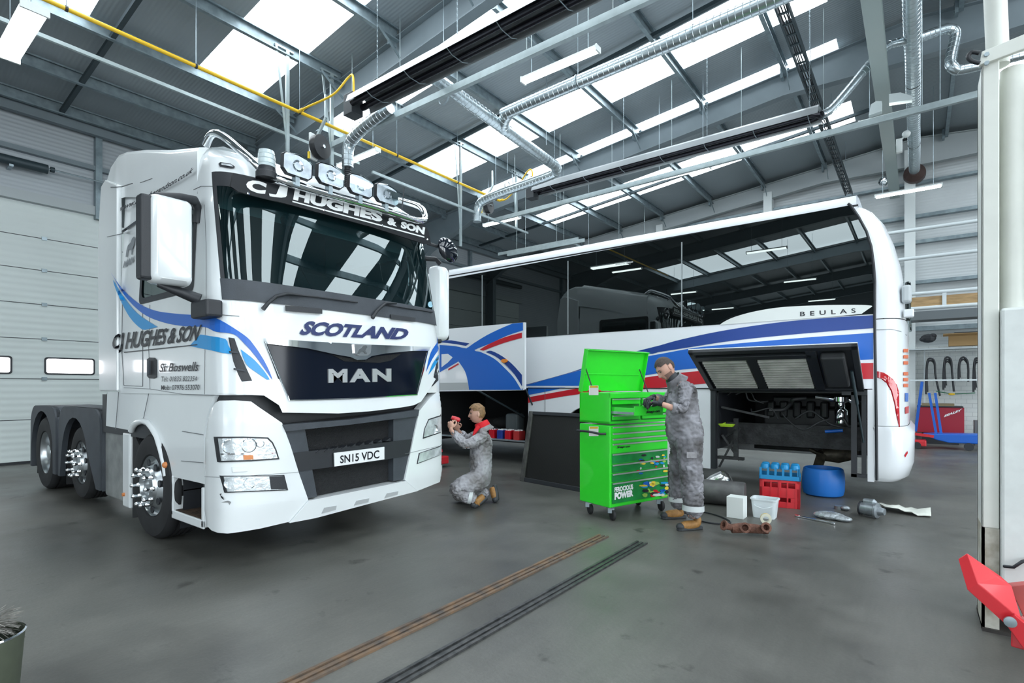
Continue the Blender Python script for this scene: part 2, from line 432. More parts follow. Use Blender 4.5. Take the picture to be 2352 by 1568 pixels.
# sag rods between purlins, one run per bay (dark angle)
DARKST = mat('dark_steel_angle', (.035, .055, .065), .5, .2)
for y in (2.9, 9.1, 15.2):
    NT += 1; m = MB()
    m.bar((-13.2, y, zr(13.2) - .17), (-.3, y, zr(.3) - .17), .07, .07)
    struct(m.build('trim_%d' % NT, DARKST))
# diagonal fly braces from rafters to purlins
for y in (6.1, 12.2, 18.1):
    NT += 1; m = MB()
    for x in PX[2:9]:
        zb = zr(x) - .14 - .43
        for sgn in ((1, -1) if y < 17 else (-1,)):
            m.bar((x + .06, y + sgn * .06, zb + .05), (x + .06, y + sgn * .52, zr(x) - .2), .045, .012, (1, 0, 0))
    struct(m.build('trim_%d' % NT, PURL))
# eaves beam and side rails on left wall
NT += 1; m = MB(); m.sweep([(-.06, .17), (.06, .17), (.06, -.17), (-.06, -.17)], (-13.3, -27, 6.73), (-13.3, 18, 6.73)); struct(m.build('trim_%d' % NT, RAFT))
for y in (-5.5, 3.55, 9.2, 15.):
    NT += 1; m = MB().box(-13.5, y - .05, 4.9 if y < 4 else 0, -13.36, y + .06, 6.6); struct(m.build('trim_%d' % NT, PURL))
for z in (5.95,):
    NT += 1; m = MB().box(-13.5, -27, z - .06, -13.38, 18, z + .03); struct(m.build('trim_%d' % NT, RAFT))
# ---- sectional door on the left wall
DPAN = ribbed('sectional_door_panel', (.66, .72, .70), 'Z', 2.6, strength=.35)
m = MB(); zs = [0.02, .84, 1.62, 2.39, 3.06, 3.72, 4.34, 4.98]
for i in range(7): m.box(-13.56, -2.2, zs[i], -13.50, 5.0, zs[i + 1] - .012)
d1 = m.build('door_1', [DPAN]); struct(d1)
m = MB()
for z in zs[1:-1]: m.box(-13.52, -2.2, z - .013, -13.497, 5.0, z)
m.box(-13.52, -2.2, 0.0, -13.49, 5.0, .05)
each(m, 'panel_seam', BLACKP, d1)
WPANE = mat('daylit_door_pane', (.9, .92, .95), .2, emit=(1, .97, 1), es=3.)
for yc in (-.65, .6, 1.86, 3.12, 4.38):
    p = MB().patch(rrect(yc - .40, 1.70, yc + .40, 2.04, .05), lambda u, v: Vector((-13.49, u, v)), None, (-.03, 0, 0)).build('window_frame', BLACKP, d1)
    MB().patch(rrect(yc - .37, 1.73, yc + .37, 2.01, .04), lambda u, v: Vector((-13.484, u, v)), None, (-.004, 0, 0)).build('pane', WPANE, p)
for yc in (.25, 2.72, 4.9):
    for z in zs[1:-1]:
        MB().box(-13.5, yc - .04, z - .035, -13.475, yc + .04, z + .03).build('hinge', STEELG, d1)
MB().box(-13.56, -2.35, 4.98, -13.40, 5.15, 5.16).build('lintel', WHITEST, d1)
MB().box(-13.5, 5.0, 0, -13.36, 5.12, 5.0).build('track', STEELG, d1)
# spring shaft tube above the door
sh = thing('door_spring_shaft', 'long dark spring tube on its shaft above the white sectional door', 'door spring', (-13.2, 2, 5.6))
MB().tube([(-13.25, -2, 5.62), (-13.25, 2.72, 5.62)], .085, 16).build('spring', DARKST, sh, 40)
MB().tube([(-13.2, 2.7, 5.62), (-13.2, 5, 5.62)], .016, 8).build('shaft', STEELG, sh, 40)
for y in (2.75, 3.6, 4.0, 4.9): MB().tube([(-13.2, y, 5.62), (-13.2, y + .06, 5.62)], .05, 12).build('collar', DARKST, sh, 40)
m = MB()
for y in (2.2, 3.6, 4.8): m.box(-13.48, y - .03, 5.5, -13.2, y + .03, 5.54)
each(m, 'bracket', STEELG, sh)
# ---- back wall: window bands, rails, cream lower blockwork, posts
m = MB().box(-13.5, 18.33, 0, 13.5, 18.42, 2.55); BLOCK = mat('painted_blockwork', (.72, .76, .74), .6, bump=.2, bscale=12)
nt = BLOCK.node_tree; tb = nt.nodes.new('ShaderNodeTexBrick'); tcc = nt.nodes.new('ShaderNodeTexCoord'); mp = nt.nodes.new('ShaderNodeMapping'); mp.inputs['Rotation'].default_value = (R(90), 0, 0)
nt.links.new(tcc.outputs['Object'], mp.inputs[0]); nt.links.new(mp.outputs[0], tb.inputs[0]); tb.inputs['Scale'].default_value = 2.2
tb.inputs['Color1'].default_value = (.72, .76, .74, 1); tb.inputs['Color2'].default_value = (.68, .72, .71, 1); tb.inputs['Mortar'].default_value = (.5, .54, .54, 1); tb.inputs['Mortar Size'].default_value = .012
nt.links.new(tb.outputs[0], nt.nodes['Principled BSDF'].inputs['Base Color'])
struct(m.build('baseboard_back', BLOCK))
GREYP = mat('pale_rail_paint', (.70, .75, .75), .4)
for z, h in ((7.05, .07), (6.15, .09), (5.45, .09), (4.35, .09), (3.1, .12)):
    NT += 1; struct(MB().box(-13, 18.2, z - h, 13, 18.38, z).build('trim_%d' % NT, PURL))
for x in (-7.2, -3.7, -.15, 3.4, 6.8):
    NT += 1; struct(MB().box(x - .14, 18.0, 0, x + .1, 18.3, zr(x) - .4).build('trim_%d' % NT, GREYP))
# ================================================================ FLOOR RAILS
RUST = mat('rusty_steel', (.22, .14, .085), .6, .3, noise=.5, nscale=10, c2=(.10, .085, .075))
OLDST = mat('worn_dark_steel', (.055, .058, .06), .38, .6, noise=.4, nscale=20, c2=(.12, .12, .12))
def floor_rail(x, y0, y1, label, M1):
    m = at(x, y0, 0)
    m.box(x - .055, y0, 0, x - .035, y1, .014).box(x + .035, y0, 0, x + .055, y1, .014).box(x - .035, y0, 0, x + .035, y1, .004)
    m.box(x - .012, y0, .004, x + .012, y1, .012)
    tag(m.build('floor_rail', M1), label, 'floor rail')
floor_rail(-2.45, .5, 4.7, 'rust brown steel rail set in the concrete floor, nearer the truck', RUST)
floor_rail(-2.06, .5, 4.72, 'black steel rail set in the concrete floor, further from the truck', OLDST)
# ================================================================ TRUCK
def lerp_tab(tab, z):
    if z <= tab[0][0]: return tab[0][1:]
    for a, b in zip(tab, tab[1:]):
        if z <= b[0]:
            t = (z - a[0]) / (b[0] - a[0]); return tuple(p + (q - p) * t for p, q in zip(a[1:], b[1:]))
    return tab[-1][1:]
CT = [(.25, -4.27, 1.235, .36), (.5, -4.23, 1.245, .36), (1.2, -4.23, 1.245, .38), (1.4, -4.25, 1.235, .40), (1.9, -4.26, 1.24, .42), (2.17, -4.31, 1.24, .42), (2.33, -4.34, 1.235, .42),
      (3.1, -4.47, 1.20, .42), (3.28, -4.51, 1.185, .42), (3.42, -4.56, 1.165, .45), (3.52, -4.68, 1.10, .55), (3.58, -4.90, .98, .7)]
YC = 3.2; NP = 5.0
def craise(x, z): return .235 * max(0, -x - 4.8) * min(1, max(0, (z - 3.05) / .4))
SPR = [(-7.22, 3.78, 1.22), (-7.05, 3.93, 1.22), (-6.85, 3.98, 1.22), (-6.6, 3.95, 1.22), (-6.1, 3.84, 1.21), (-5.5, 3.68, 1.2), (-4.95, 3.56, 1.19)]
def cab_in(p):
    if -7.2 < p.x < -4.97 and p.z > 3.2:
        zt, hw = lerp_tab(SPR, p.x)
        if abs(p.y - YC) < hw and zt - .5 < p.z < zt - .03: return True
    z = p.z - (craise(p.x, p.z) if p.z > 3.05 else 0)
    if z > 3.6: return False
    xf, hw, D = lerp_tab(CT, z); v = abs(p.y - YC) / hw
    if v >= 1: return False
    d = (xf - .03 * v * v) - p.x
    if d < 0: return False
    if d >= D: return p.x > -6.72
    return (1 - d / D) ** NP + v ** NP < 1
def hitcab(px, py):
    r = ray(px, py); t = 3.4
    while t < 9:
        if cab_in(EYE + r * t):
            lo, hi = t - .03, t
            for _ in range(12):
                mid = (lo + hi) / 2
                if cab_in(EYE + r * mid): hi = mid
                else: lo = mid
            return EYE + r * hi
        t += .03
    return HY(1.935)(px, py) if px < 600 else hitcab(px - 2, py)
def cabpt(s, z, raise_=True):
    """s in [-1,1] across the front (0 = middle), beyond that metres back along the side"""
    xf, hw, D = lerp_tab(CT, z); a = abs(s); sg = 1 if s > 0 else -1
    th = min(a, 1) * PI / 2; v = math.sin(th) ** .4 if th > 0 else 0.; x = xf - .03 * v * v - D * (1 - max(0, math.cos(th)) ** .4)
    if a > 1: x = min(x, -(a - 1) * 1.0 - 4.78) if False else x
    return v, x, hw, D, sg
def cab_col(s, xs, z):
    """point for a front column (s) or a side column (xs = absolute x)"""
    xf, hw, D = lerp_tab(CT, z)
    if xs is None:
        a = abs(s)
        if a <= SW + .03: a *= 1 + .15 * min(1, max(0, (z - 2.2) / 1.05))
        th = a * PI / 2; v = math.sin(th) ** .4 if a > 1e-9 else 0.
        x = xf - .03 * v * v - D * (1 - max(0., math.cos(th)) ** .4); y = YC + (v if s > 0 else -v) * hw
    else: x = xs; y = YC + (hw if s > 0 else -hw)
    return Vector((x, y, z + craise(x, z)))
tr = thing('tractor_truck', 'white six wheel tractor truck with blue and cyan swooshes and a lit up light bar', 'truck', (-7.2, 3.2, 0))
tr['label'] = 'white tractor unit truck with blue swooshes and chrome roof light bar'
SW = .7353
fs = [-1, -.98, -.955, -.92, -.885, -SW, -.6, -.45, -.3, -.18, -.08, -.02, .02, .08, .18, .3, .45, .6, SW, .885, .92, .955, .98, 1]
sx = [-4.93, -5.3, -5.7, -6.12, -6.4, -6.62, -6.70]
cols = [(-1, x) for x in reversed(sx)] + [(s, None) for s in fs] + [(1, x) for x in sx]
zs = [1.40, 1.43, 1.6, 1.9, 2.1, 2.17, 2.30, 2.33, 2.6, 2.85, 3.05, 3.12, 3.27, 3.34, 3.40, 3.45, 3.49, 3.52, 3.55, 3.57, 3.58]
m = MB(); nc = len(cols); V = []
for z in zs:
    for s, x in cols: V.append(cab_col(s, x, z))
F = []
def hole(i, j):
    z0, z1 = zs[i], zs[i + 1]; a, b = cols[j], cols[j + 1]
    if a[1] is None and b[1] is None and a[0] >= -SW - 1e-6 and b[0] <= SW + 1e-6 and z0 >= 2.33 - 1e-6 and z1 <= 3.27 + 1e-6: return True
    xa = a[1]; xb = b[1]
    if xa is not None and xb is not None and max(xa, xb) <= -4.92 and min(xa, xb) >= -6.13 and z0 >= 2.30 - 1e-6 and z1 <= 3.05 + 1e-6: return True
    return False
for i in range(len(zs) - 1):
    for j in range(nc - 1):
        if not hole(i, j): F.append((i * nc + j, i * nc + j + 1, (i + 1) * nc + j + 1, (i + 1) * nc + j))
    F.append((i * nc + nc - 1, i * nc, (i + 1) * nc, (i + 1) * nc + nc - 1))
top = (len(zs) - 1) * nc; half = nc // 2
for j in range(half - 1): F.append((top + j, top + j + 1, top + nc - 2 - j, top + nc - 1 - j))
F.append(tuple(range(nc - 1, -1, -1)))
m.add(V, F)
cab = m.build('cab_body', WHITE, tr, smooth=38)
# centre white apron that dips below the cab line, under the grille
OFF = (.006, -.004, 0)
m = MB(); decal('', [(500, 903), (606, 908), (640, 930), (648, 947), (777, 949), (850, 944), (923, 935), (950, 930), (966, 922), (985, 895), (1000, 870), (985, 860), (640, 870), (500, 880)], hitcab, 0, 0, (.012, -.004, 0), 14, m)
m.build('front_apron', WHITE, tr, smooth=40)
# dark inner structure behind bumper
def loft(levels, xr, pn=NP, nf=9):
    """levels: (z, xf, hw, D) closed plan outline back to xr"""
    m = MB(); V = []; ss = [(-1 + 2 * k / (2 * nf)) for k in range(2 * nf + 1)]; n = len(ss) + 2
    for z, xf, hw, D in levels:
        V.append((xr, YC - hw, z))
        for s in ss:
            th = abs(s) * PI / 2; v = math.sin(th) ** (2 / pn) if abs(s) > 1e-9 else 0.
            V.append((xf - .03 * v * v - D * (1 - max(0., math.cos(th)) ** (2 / pn)), YC + (v if s > 0 else -v) * hw, z))
        V.append((xr, YC + hw, z))
    F = [(i * n + j, i * n + (j + 1) % n, (i + 1) * n + (j + 1) % n, (i + 1) * n + j) for i in range(len(levels) - 1) for j in range(n)]
    F += [tuple(range(n - 1, -1, -1)), tuple(range((len(levels) - 1) * n, len(levels) * n))]
    return m.add(V, F)
m = loft([(.42, -4.38, 1.16, .3), (1.42, -4.38, 1.18, .3)], -4.9); m.build('bumper_core', BLACKP, tr, smooth=40)
m = MB(); m.box(-10.6, 2.75, .62, -4.9, 2.85, .92).box(-10.6, 3.55, .62, -4.9, 3.65, .92).box(-7.4, 2.0, .95, -4.95, 4.4, 1.38)
m.build('chassis_frame', BLACKP, tr)
# bumper corner panels
def slab(name, poly, m_, back, off=(0, 0, 0), cell=10, bev=0, parent=tr, hit=hitcab, smooth=40):
    M_ = MB(); o = Vector(off); M_.patch(poly, lambda u, v: hit(u, v) + o, cell, back); return M_.build(name, m_, parent, smooth, bev)
nearp = [(488, 935), (494, 925), (504, 920), (540, 919), (577, 922), (595, 935), (648, 971), (668, 1025), (686, 1084), (708, 1147), (664, 1198), (600, 1213), (560, 1220), (523, 1225), (500, 1223), (486, 1218), (474, 1206), (470, 1170), (470, 1094), (471, 1007), (478, 960)]
slab('bumper_corner', nearp, WHITE, (-.11, .05, 0))
farp = [(1006, 898), (988, 913), (963, 944), (930, 1102), (959, 1127), (1017, 1104), (1025, 1091), (1027, 1000), (1025, 935), (1017, 913)]
slab('bumper_corner', farp, WHITE, (-.11, -.0, 0))
slab('bumper_lip', [(664, 1200), (708, 1149), (930, 1104), (957, 1127), (850, 1155), (722, 1189)], WHITE, (-.18, 0, 0), (.015, 0, 0))
for q in ([(736, 1178), (742, 1165), (770, 1160), (768, 1170)], [(810, 1160), (816, 1149), (845, 1143), (843, 1152)], [(880, 1143), (886, 1132), (912, 1127), (910, 1135)]):
    slab('lip_recess_shade', q, mat('recess_shade_grey', (.45, .47, .48), .4), (-.02, 0, 0), (.022, 0, 0))  # recess shade put into the grey of patches laid on the lip
# thin panel gap across near corner, lower
GAP = mat('panel_gap', (.16, .17, .18), .6)
def seam(poly_line, name='panel_seam', hit=hitcab, w=.9, off=(.003, -.003, 0), m_=GAP, parent=tr):
    m = MB(); pts = []
    for (a, b) in zip(poly_line, poly_line[1:]):
        n = max(1, int(math.hypot(b[0] - a[0], b[1] - a[1]) / 12))
        for k in range(n): pts.append((a[0] + (b[0] - a[0]) * k / n, a[1] + (b[1] - a[1]) * k / n))
    pts.append(poly_line[-1]); P3 = [hit(*p) + Vector(off) for p in pts]
    d = (Vector(P3[0]) - EYE).length / 1223 * w * .5
    m.tube(P3, d, 4); return m.build(name, m_, parent)
seam([(470, 1094), (520, 1096), (600, 1090), (686, 1084)]); seam([(930, 1042), (1025, 1020)])
# grille assembly
slab('grille_panel', [(608, 784), (700, 790), (850, 796), (983, 799), (972, 850), (957, 905), (900, 910), (800, 914), (664, 918), (640, 870)], mat('grille_navy_gloss', (.004, .007, .016), .12, spec=.35), (-.06, 0, 0), (.016, -.002, 0))
seam([(609, 783), (664, 919), (800, 915.5), (957, 906), (983, 800)], 'grille_trim', w=3, off=(.02, -.01, 0), m_=CHROME)
slab('chrome_wing', [(606, 777), (700, 784), (850, 792), (984, 797), (980, 806), (940, 806), (880, 812), (848, 818), (835, 826), (815, 827), (800, 820), (770, 815), (700, 800), (612, 790)], CHROME, (-.03, 0, 0), (.05, -.01, 0), bev=.004)
slab('badge_shield', [(806, 791), (846, 793), (844, 812), (836, 818), (818, 818), (808, 812)], mat('brushed_badge', (.6, .63, .65), .25, .9), (-.02, 0, 0), (.07, -.015, 0), bev=.002)
lion = [(813, 812), (817, 803), (822, 800), (826, 795), (833, 794), (836, 798), (833, 801), (831, 806), (835, 813), (831, 813), (828, 808), (822, 808), (817, 813)]
slab('badge_lion', lion, mat('badge_lion_grey', (.25, .27, .28), .3, .8), (-.004, 0, 0), (.076, -.017, 0), cell=None)
lettering('grille_letters', 'MAN', [(752, 879), (896, 876), (896, 846), (752, 847)], lambda a, b: HX(-4.25)(a, b), mat('polished_letter', (.85, .87, .88), .3, .8), tr, (.02, 0, 0), bold=.045, thick=(-.02, 0, 0), space=1.25)
MESHM = mat('dark_grille_mesh', (.015, .016, .018), .6, bump=1., bscale=120)
slab('grille_mesh', [(760, 815), (800, 822), (835, 828), (860, 818), (920, 812), (895, 828), (870, 833), (790, 830)], MESHM, (-.01, 0, 0), (.022, -.003, 0))
lettering('bonnet_lettering', 'SCOTLAND', [(686, 769), (933, 781), (939, 755), (696, 736)], hitcab, DNAVY, tr, (.012, -.004, 0), bold=.05, shear=.25, space=.95)
# lower intake: crossbars, number plate
slab('intake_back', [(655, 975), (965, 940), (935, 1100), (710, 1148)], MESHM, (-.01, 0, 0), (-.10, 0, 0), cell=None, hit=HX(-4.24))
slab('intake_top_bar', [(648, 975), (800, 963), (960, 940), (958, 955), (800, 975), (655, 990)], DKGREY, (-.1, 0, 0), (.02, 0, 0))
slab('step_bar', [(672, 1040), (760, 1030), (945, 1008), (938, 1045), (860, 1060), (760, 1072), (685, 1082)], BLACKP, (-.1, 0, 0), (.01, 0, 0), hit=HX(-4.26))
for k in range(9):
    px = 724 + k * 20; py = 1040 - k * 3.4
    slab('step_tooth', [(px, py), (px + 11, py - 8), (px + 12, py - 1)], BLACKP, (-.08, 0, 0), (.01, 0, 0), cell=None, hit=HX(-4.25))
slab('intake_side', [(650, 978), (708, 1145), (730, 1140), (700, 975)], DKGREY, (-.08, 0, 0), (-.01, 0, 0), hit=HX(-4.25))
slab('intake_side', [(965, 945), (932, 1100), (905, 1105), (905, 950)], DKGREY, (-.08, 0, 0), (-.01, 0, 0), hit=HX(-4.25))
PLM = mat('number_plate_white', (.86, .88, .88), .3)
HP = lambda a, b: HX(-4.22)(a, b)
pl = slab('number_plate', [(768, 1040), (883, 1026), (883, 1054.5), (769, 1071)], PLM, (-.012, 0, 0), cell=None, hit=HP)
lettering('plate_number', 'SN15 VDC', [(781, 1064), (871, 1052), (871, 1033), (781, 1046)], HP, INK, pl, (.002, 0, 0), bold=.02)
# lamps
LENS = mat('lamp_reflector', (.84, .9, .93), .25, .35, bump=.25, bscale=30, noise=.35, nscale=12)
LGL = glassmat('lamp_glass', (.95, .97, 1), 1.45, 1.0)
AMB = mat('amber_lens', (.7, .25, .08), .2)
def lamp(name, poly, extra=None, o=.008):
    hb = slab(name, poly, BLACKP, (-.04, 0, 0), (o, -o, 0)); cx = sum(p[0] for p in poly) / len(poly); cy = sum(p[1] for p in poly) / len(poly)
    ins = [(cx + (p[0] - cx) * .93, cy + (p[1] - cy) * .88) for p in poly]
    slab('reflector', ins, LENS, (-.01, 0, 0), (o + .006, -o - .003, 0), parent=hb)
    return hb, cx, cy
h1, cx, cy = lamp('headlamp', [(497, 1003), (560, 1002), (617, 1004), (628, 1015), (636, 1032), (643, 1054), (575, 1059), (505, 1061)])
for (x, y, r) in ((528, 1024, 17), (572, 1022, 17), (598, 1018, 9)):
    p = hitcab(x, y) + Vector((.02, -.01, 0)); MB().lathe([(0.001, -.05), (r * .0018, -.045), (r * .0028, -.02), (r * .0034, 0), (r * .003, .002)], p, (1, -.25, 0), 20, False).build('lamp_bowl', CHROME, h1, 40)
slab('indicator_bulb', [(560, 1044), (582, 1044), (583, 1054), (561, 1055)], AMB, (-.01, 0, 0), (.02, -.012, 0), parent=h1)
slab('lamp_divider', [(508, 1040), (632, 1038), (634, 1042), (509, 1044)], CHROME, (-.01, 0, 0), (.019, -.012, 0), parent=h1)
f1, _, _ = lamp('fog_lamp', [(510, 1092), (623, 1091), (654, 1090), (663, 1125), (519, 1131)])
slab('vent_blank', [(620, 1093), (653, 1092), (660, 1122), (624, 1122)], BLACKP, (-.01, 0, 0), (.018, -.013, 0), parent=f1)
for x in (530, 575): MB().lathe([(.001, -.03), (.03, -.02), (.045, 0)], hitcab(x, 1108) + Vector((.02, -.014, 0)), (1, -.25, 0), 18, False).build('lamp_bowl', CHROME, f1, 40)
h2, _, _ = lamp('headlamp', [(985, 962), (1021, 950), (1022, 990), (972, 1007), (975, 985)])
MB().lathe([(.001, -.03), (.035, -.02), (.05, 0)], hitcab(996, 985) + Vector((.02, 0, 0)), (1, 0, 0), 18, False).build('lamp_bowl', CHROME, h2, 40)
f2, _, _ = lamp('fog_lamp', [(963, 1040), (1022, 1020), (1018, 1042), (958, 1065)])
slab('washer_cover', [(533, 1072), (568, 1071), (569, 1082), (534, 1084)], WHITE, (-.01, 0, 0), (.01, -.004, 0), bev=.003)
# bumper scuffs
decal('paint_scuff', [(505, 1134), (509, 1132), (507, 1137), (513, 1141), (515, 1148), (508, 1142)], hitcab, INK, tr, (.006, -.004, 0))
decal('paint_scuff', [(508, 1153), (524, 1149), (531, 1152), (528, 1159), (524, 1153)], hitcab, mat('scuff_grey', (.25, .26, .26), .6), tr, (.006, -.004, 0))
# corner air vents
def vent(poly, ribs, off=(.004, -.01, 0)):
    v = slab('air_vent', poly, BLACKP, (-.03, .0, 0), off)
    for a, b in ribs: slab('vent_rib', [(a[0], a[1]), (b[0], b[1]), (b[0], b[1] + 4), (a[0], a[1] + 4)], DKGREY, (-.02, 0, 0), (off[0] + .01, off[1] - .01, 0), parent=v)
    return v
vent([(529, 775), (541, 777), (550, 804), (568, 845), (586, 884), (572, 881), (559, 876), (550, 858), (540, 830)], [((533, 806), (552, 808)), ((543, 845), (568, 850))])
vent([(1010, 797), (1019, 793), (1019, 840), (1013, 868), (993, 888), (1000, 850), (1006, 820)], [((1004, 825), (1017, 820)), ((999, 858), (1014, 850))])
# windscreen, cowl, visor
WGL = glassmat('windscreen_glass', (.30, .52, .54), 1.8, .60, base=(.003, .014, .017))
def surf_panel(s0, s1, z0, z1, ns, nz, off):
    m = MB(); V = []
    for j in range(nz + 1):
        for i in range(ns + 1):
            s = s0 + (s1 - s0) * i / ns; p = cab_col(s, None, z0 + (z1 - z0) * j / nz); p.x += off; V.append(p)
    F = [(j * (ns + 1) + i, j * (ns + 1) + i + 1, (j + 1) * (ns + 1) + i + 1, (j + 1) * (ns + 1) + i) for j in range(nz) for i in range(ns)]
    return m.add(V, F)
surf_panel(-SW, SW, 2.33, 3.27, 60, 12, -.004).build('windscreen', WGL, tr, 60)
m = MB()
for (a, b, c, d) in ((-SW, -SW + .06, 2.33, 3.27), (SW - .06, SW, 2.33, 3.27), (-SW, SW, 3.14, 3.27)):
    surf = surf_panel(a, b, c, d, 24, 6, .003); m.add(surf.v, surf.f)
m.build('windscreen_border', BLACKP, tr, 60)
surf_panel(-SW - .02, SW + .02, 2.17, 2.345, 60, 2, .012).build('wiper_cowl', DKGREY, tr, 60)
for q in ([(652, 702), (736, 709), (736, 721), (653, 714)], [(893, 722), (950, 730), (950, 739), (894, 733)]):
    v = slab('cowl_grab_recess', q, BLACKP, (-.01, 0, 0), (.03, 0, 0)); 
# wipers
def wiper(pts, blade):
    P3 = [hitcab(*p) + Vector((.05, -.01, 0)) for p in pts]; o = MB().tube(P3, [.02] + [.016] * (len(P3) - 2) + [.008], 8).build('wiper', BLACKP, tr, 50)
    B = [hitcab(*p) + Vector((.03, -.006, 0)) for p in blade]; MB().tube(B, .009, 6).build('wiper_blade', BLACKP, o)
wiper([(600, 711), (612, 697), (630, 682), (655, 676), (690, 680)], [(652, 676), (720, 682), (818, 695)])
wiper([(850, 731), (860, 715), (880, 697), (905, 698)], [(880, 700), (930, 708), (990, 717)])
HV = lambda a, b: HX(-4.40)(a, b)
VIS = mat('visor_dark', (.006, .008, .011), .32, spec=.35)
vs = slab('sun_visor', [(535, 397), (560, 403), (640, 425), (975, 516), (985, 532), (990, 560), (975, 560), (850, 520), (640, 463), (548, 440), (530, 428)], VIS, (-.02, 0, 0), cell=None, hit=HV)
mm = MB()
for t_, q in (('C', [(563, 436), (608, 448), (613, 420), (567, 410)]), ('J', [(614, 450), (657, 457), (661, 430), (630, 423)]), ('HUGHES', [(672.5, 458.5), (877, 511), (879, 487), (677, 434)]), ('&', [(888.6, 515), (911, 521), (911, 504), (890, 498)]), ('SON', [(919.5, 523), (973.6, 539), (976, 522), (921, 508)])):
    lettering('', t_, q, HV, 0, 0, (.004, 0, 0), bold=.06, space=1., mb=mm)
decal('', [(671, 464), (974, 546), (974, 543), (671, 461)], HV, 0, 0, (.004, 0, 0), None, mm)
mm.build('visor_lettering', WHITEV, vs)
m = MB()
for p in ((570, 444), (744, 483), (877, 518), (981, 550), (732, 447)): m.lathe([(.012, 0), (.012, .006), (.004, .01)], HV(*p) + Vector((.001, 0, 0)), (1, 0, 0), 10)
each(m, 'visor_bolt', CHROME, vs)
# seams of door, corner and roof
HS = HY(1.955)
seam([(470, 470), (474, 560), (474, 700), (472, 740), (470, 905)]); seam([(345, 700), (342, 800), (345, 893)]); seam([(285, 890), (345, 893), (420, 905), (495, 907)])
seam([(322, 420), (350, 410)], w=1); seam([(488, 428), (462, 428), (445, 436)], w=1.2)
seam([(455, 722), (500, 722), (550, 726)], w=1.5)
seam([(282, 690), (280, 800), (285, 885), (328, 887), (328, 700)], w=1.1)
# side window frame and glass (near side), far side too
for sd in (-1, 1):
    yv = lambda z, e=0: YC + sd * (lerp_tab(CT, z)[1] + e)
    outer = rrect(-6.15, 2.28, -4.90, 3.08, .06); inner = rrect(-6.09, 2.335, -4.955, 3.02, .07)
    n = len(outer); m = MB()
    V = [(x, yv(z, .006), z) for x, z in outer] + [(x, yv(z, .006), z) for x, z in inner]
    m.add(V, [(i, (i + 1) % n, n + (i + 1) % n, n + i) for i in range(n)]); m.build('window_rubber', BLACKP, tr)
    m = MB(); m.add([(x, yv(z, -.004), z) for x, z in inner], [tuple(range(n))]); m.build('side_window', WGL, tr)
    m = MB().box(-6.12, YC + sd * 1.0, 2.3, -6.02, YC + sd * 1.18, 3.1); m.build('door_pillar_trim', BLACKP, tr)
# grey rubbing strip above door
m = MB(); decal('', [(283, 530), (318, 505), (318, 512), (284, 536)], hitcab, 0, 0, (0, -.012, 0), 10, m); m.build('roof_gutter_trim', DKGREY, tr)
# interior
DKINT = mat('cab_interior', (.035, .04, .045), .8)
m = MB(); m.box(-6.66, 2.05, 1.45, -6.6, 4.35, 3.7).box(-6.6, 2.03, 1.5, -4.4, 4.37, 1.55).box(-4.75, 2.05, 1.6, -4.45, 4.35, 2.28); m.build('cab_interior_trim', DKINT, tr)
m = MB()
m.box(-6.3, 2.2, 1.6, -5.6, 2.75, 2.1); m.obox((-6.2, 2.48, 2.5), (.15, .5, .85), (0, R(-8), 0)); m.box(-6.3, 3.65, 1.6, -5.6, 4.2, 2.1); m.obox((-6.2, 3.92, 2.5), (.15, .5, .85), (0, R(-8), 0))
each(m, 'cab_seat', mat('seat_cloth', (.07, .08, .09), .9), tr, bevel=.04)
m = MB(); c0 = Vector((-5.0, 3.85, 2.42)); m.tube([c0 + Vector((.08 * math.sin(t * PI / 12) * .9, .23 * math.cos(t * PI / 12), .2 * math.sin(t * PI / 12))) for t in range(25)], .016, 6); m.tube([c0, c0 + Vector((.3, 0, -.25))], .03, 8)
m.build('steering_wheel', BLACKP, tr, 60)
m = MB(); m.lathe([(.06, 0), (.05, .03)], hitcab(665, 505) + Vector((-.05, 0, 0)), (1, 0, 0), 16); m.tube([hitcab(662, 515) + Vector((-.04, 0, 0)), hitcab(690, 550) + Vector((-.12, 0, 0)), hitcab(712, 620) + Vector((-.12, 0, 0)), hitcab(730, 680) + Vector((-.03, 0, 0))], .007, 6)
m.build('windscreen_bracket_cable', BLACKP, tr)
decal('tax_disc', [(988 + 6 * math.cos(a * PI / 6), 699 + 7 * math.sin(a * PI / 6)) for a in range(12)], hitcab, mat('pale_blue_sticker', (.35, .62, .75), .5), tr, (.006, 0, 0))
# decals on side & front
def z4(*q): return [(x / 3.136 + 200, y / 3.136 + 320) for x, y in q]
def z2(*q): return [(x / 2.75 + 450, y / 2.75 + 680) for x, y in q]
def z1(*q): return [(x / 3.136 + 60, y / 3.136 + 780) for x, y in q]
def smooth2(q, k=4): return [tuple(p[:2]) for p in spline([(a, b) for a, b in q], k)]
D1 = (.004, -.006, 0)
up = smooth2(z4((172, 955), (230, 1040), (300, 1120), (390, 1190), (500, 1235), (640, 1255), (850, 1272), (960, 1300)) + z2((310, 247), (370, 310), (430, 400), (470, 480), (487, 530)))
lo = smooth2(z2((487, 530), (440, 462), (380, 380), (310, 300), (240, 240), (130, 225)) + z4((850, 1352), (700, 1345), (560, 1320), (430, 1270), (330, 1190), (250, 1090), (205, 1010)))
decal('blue_swoosh', up + lo[1:], hitcab, BLUE, tr, D1, 12)
up = smooth2(z4((190, 1010), (235, 1085), (300, 1180), (380, 1265), (510, 1350))); lo = smooth2(z4((510, 1350), (450, 1365), (395, 1365), (310, 1280), (240, 1150), (197, 1045)))
decal('cyan_swoosh', up + lo[1:], hitcab, CYAN, tr, D1, 12)
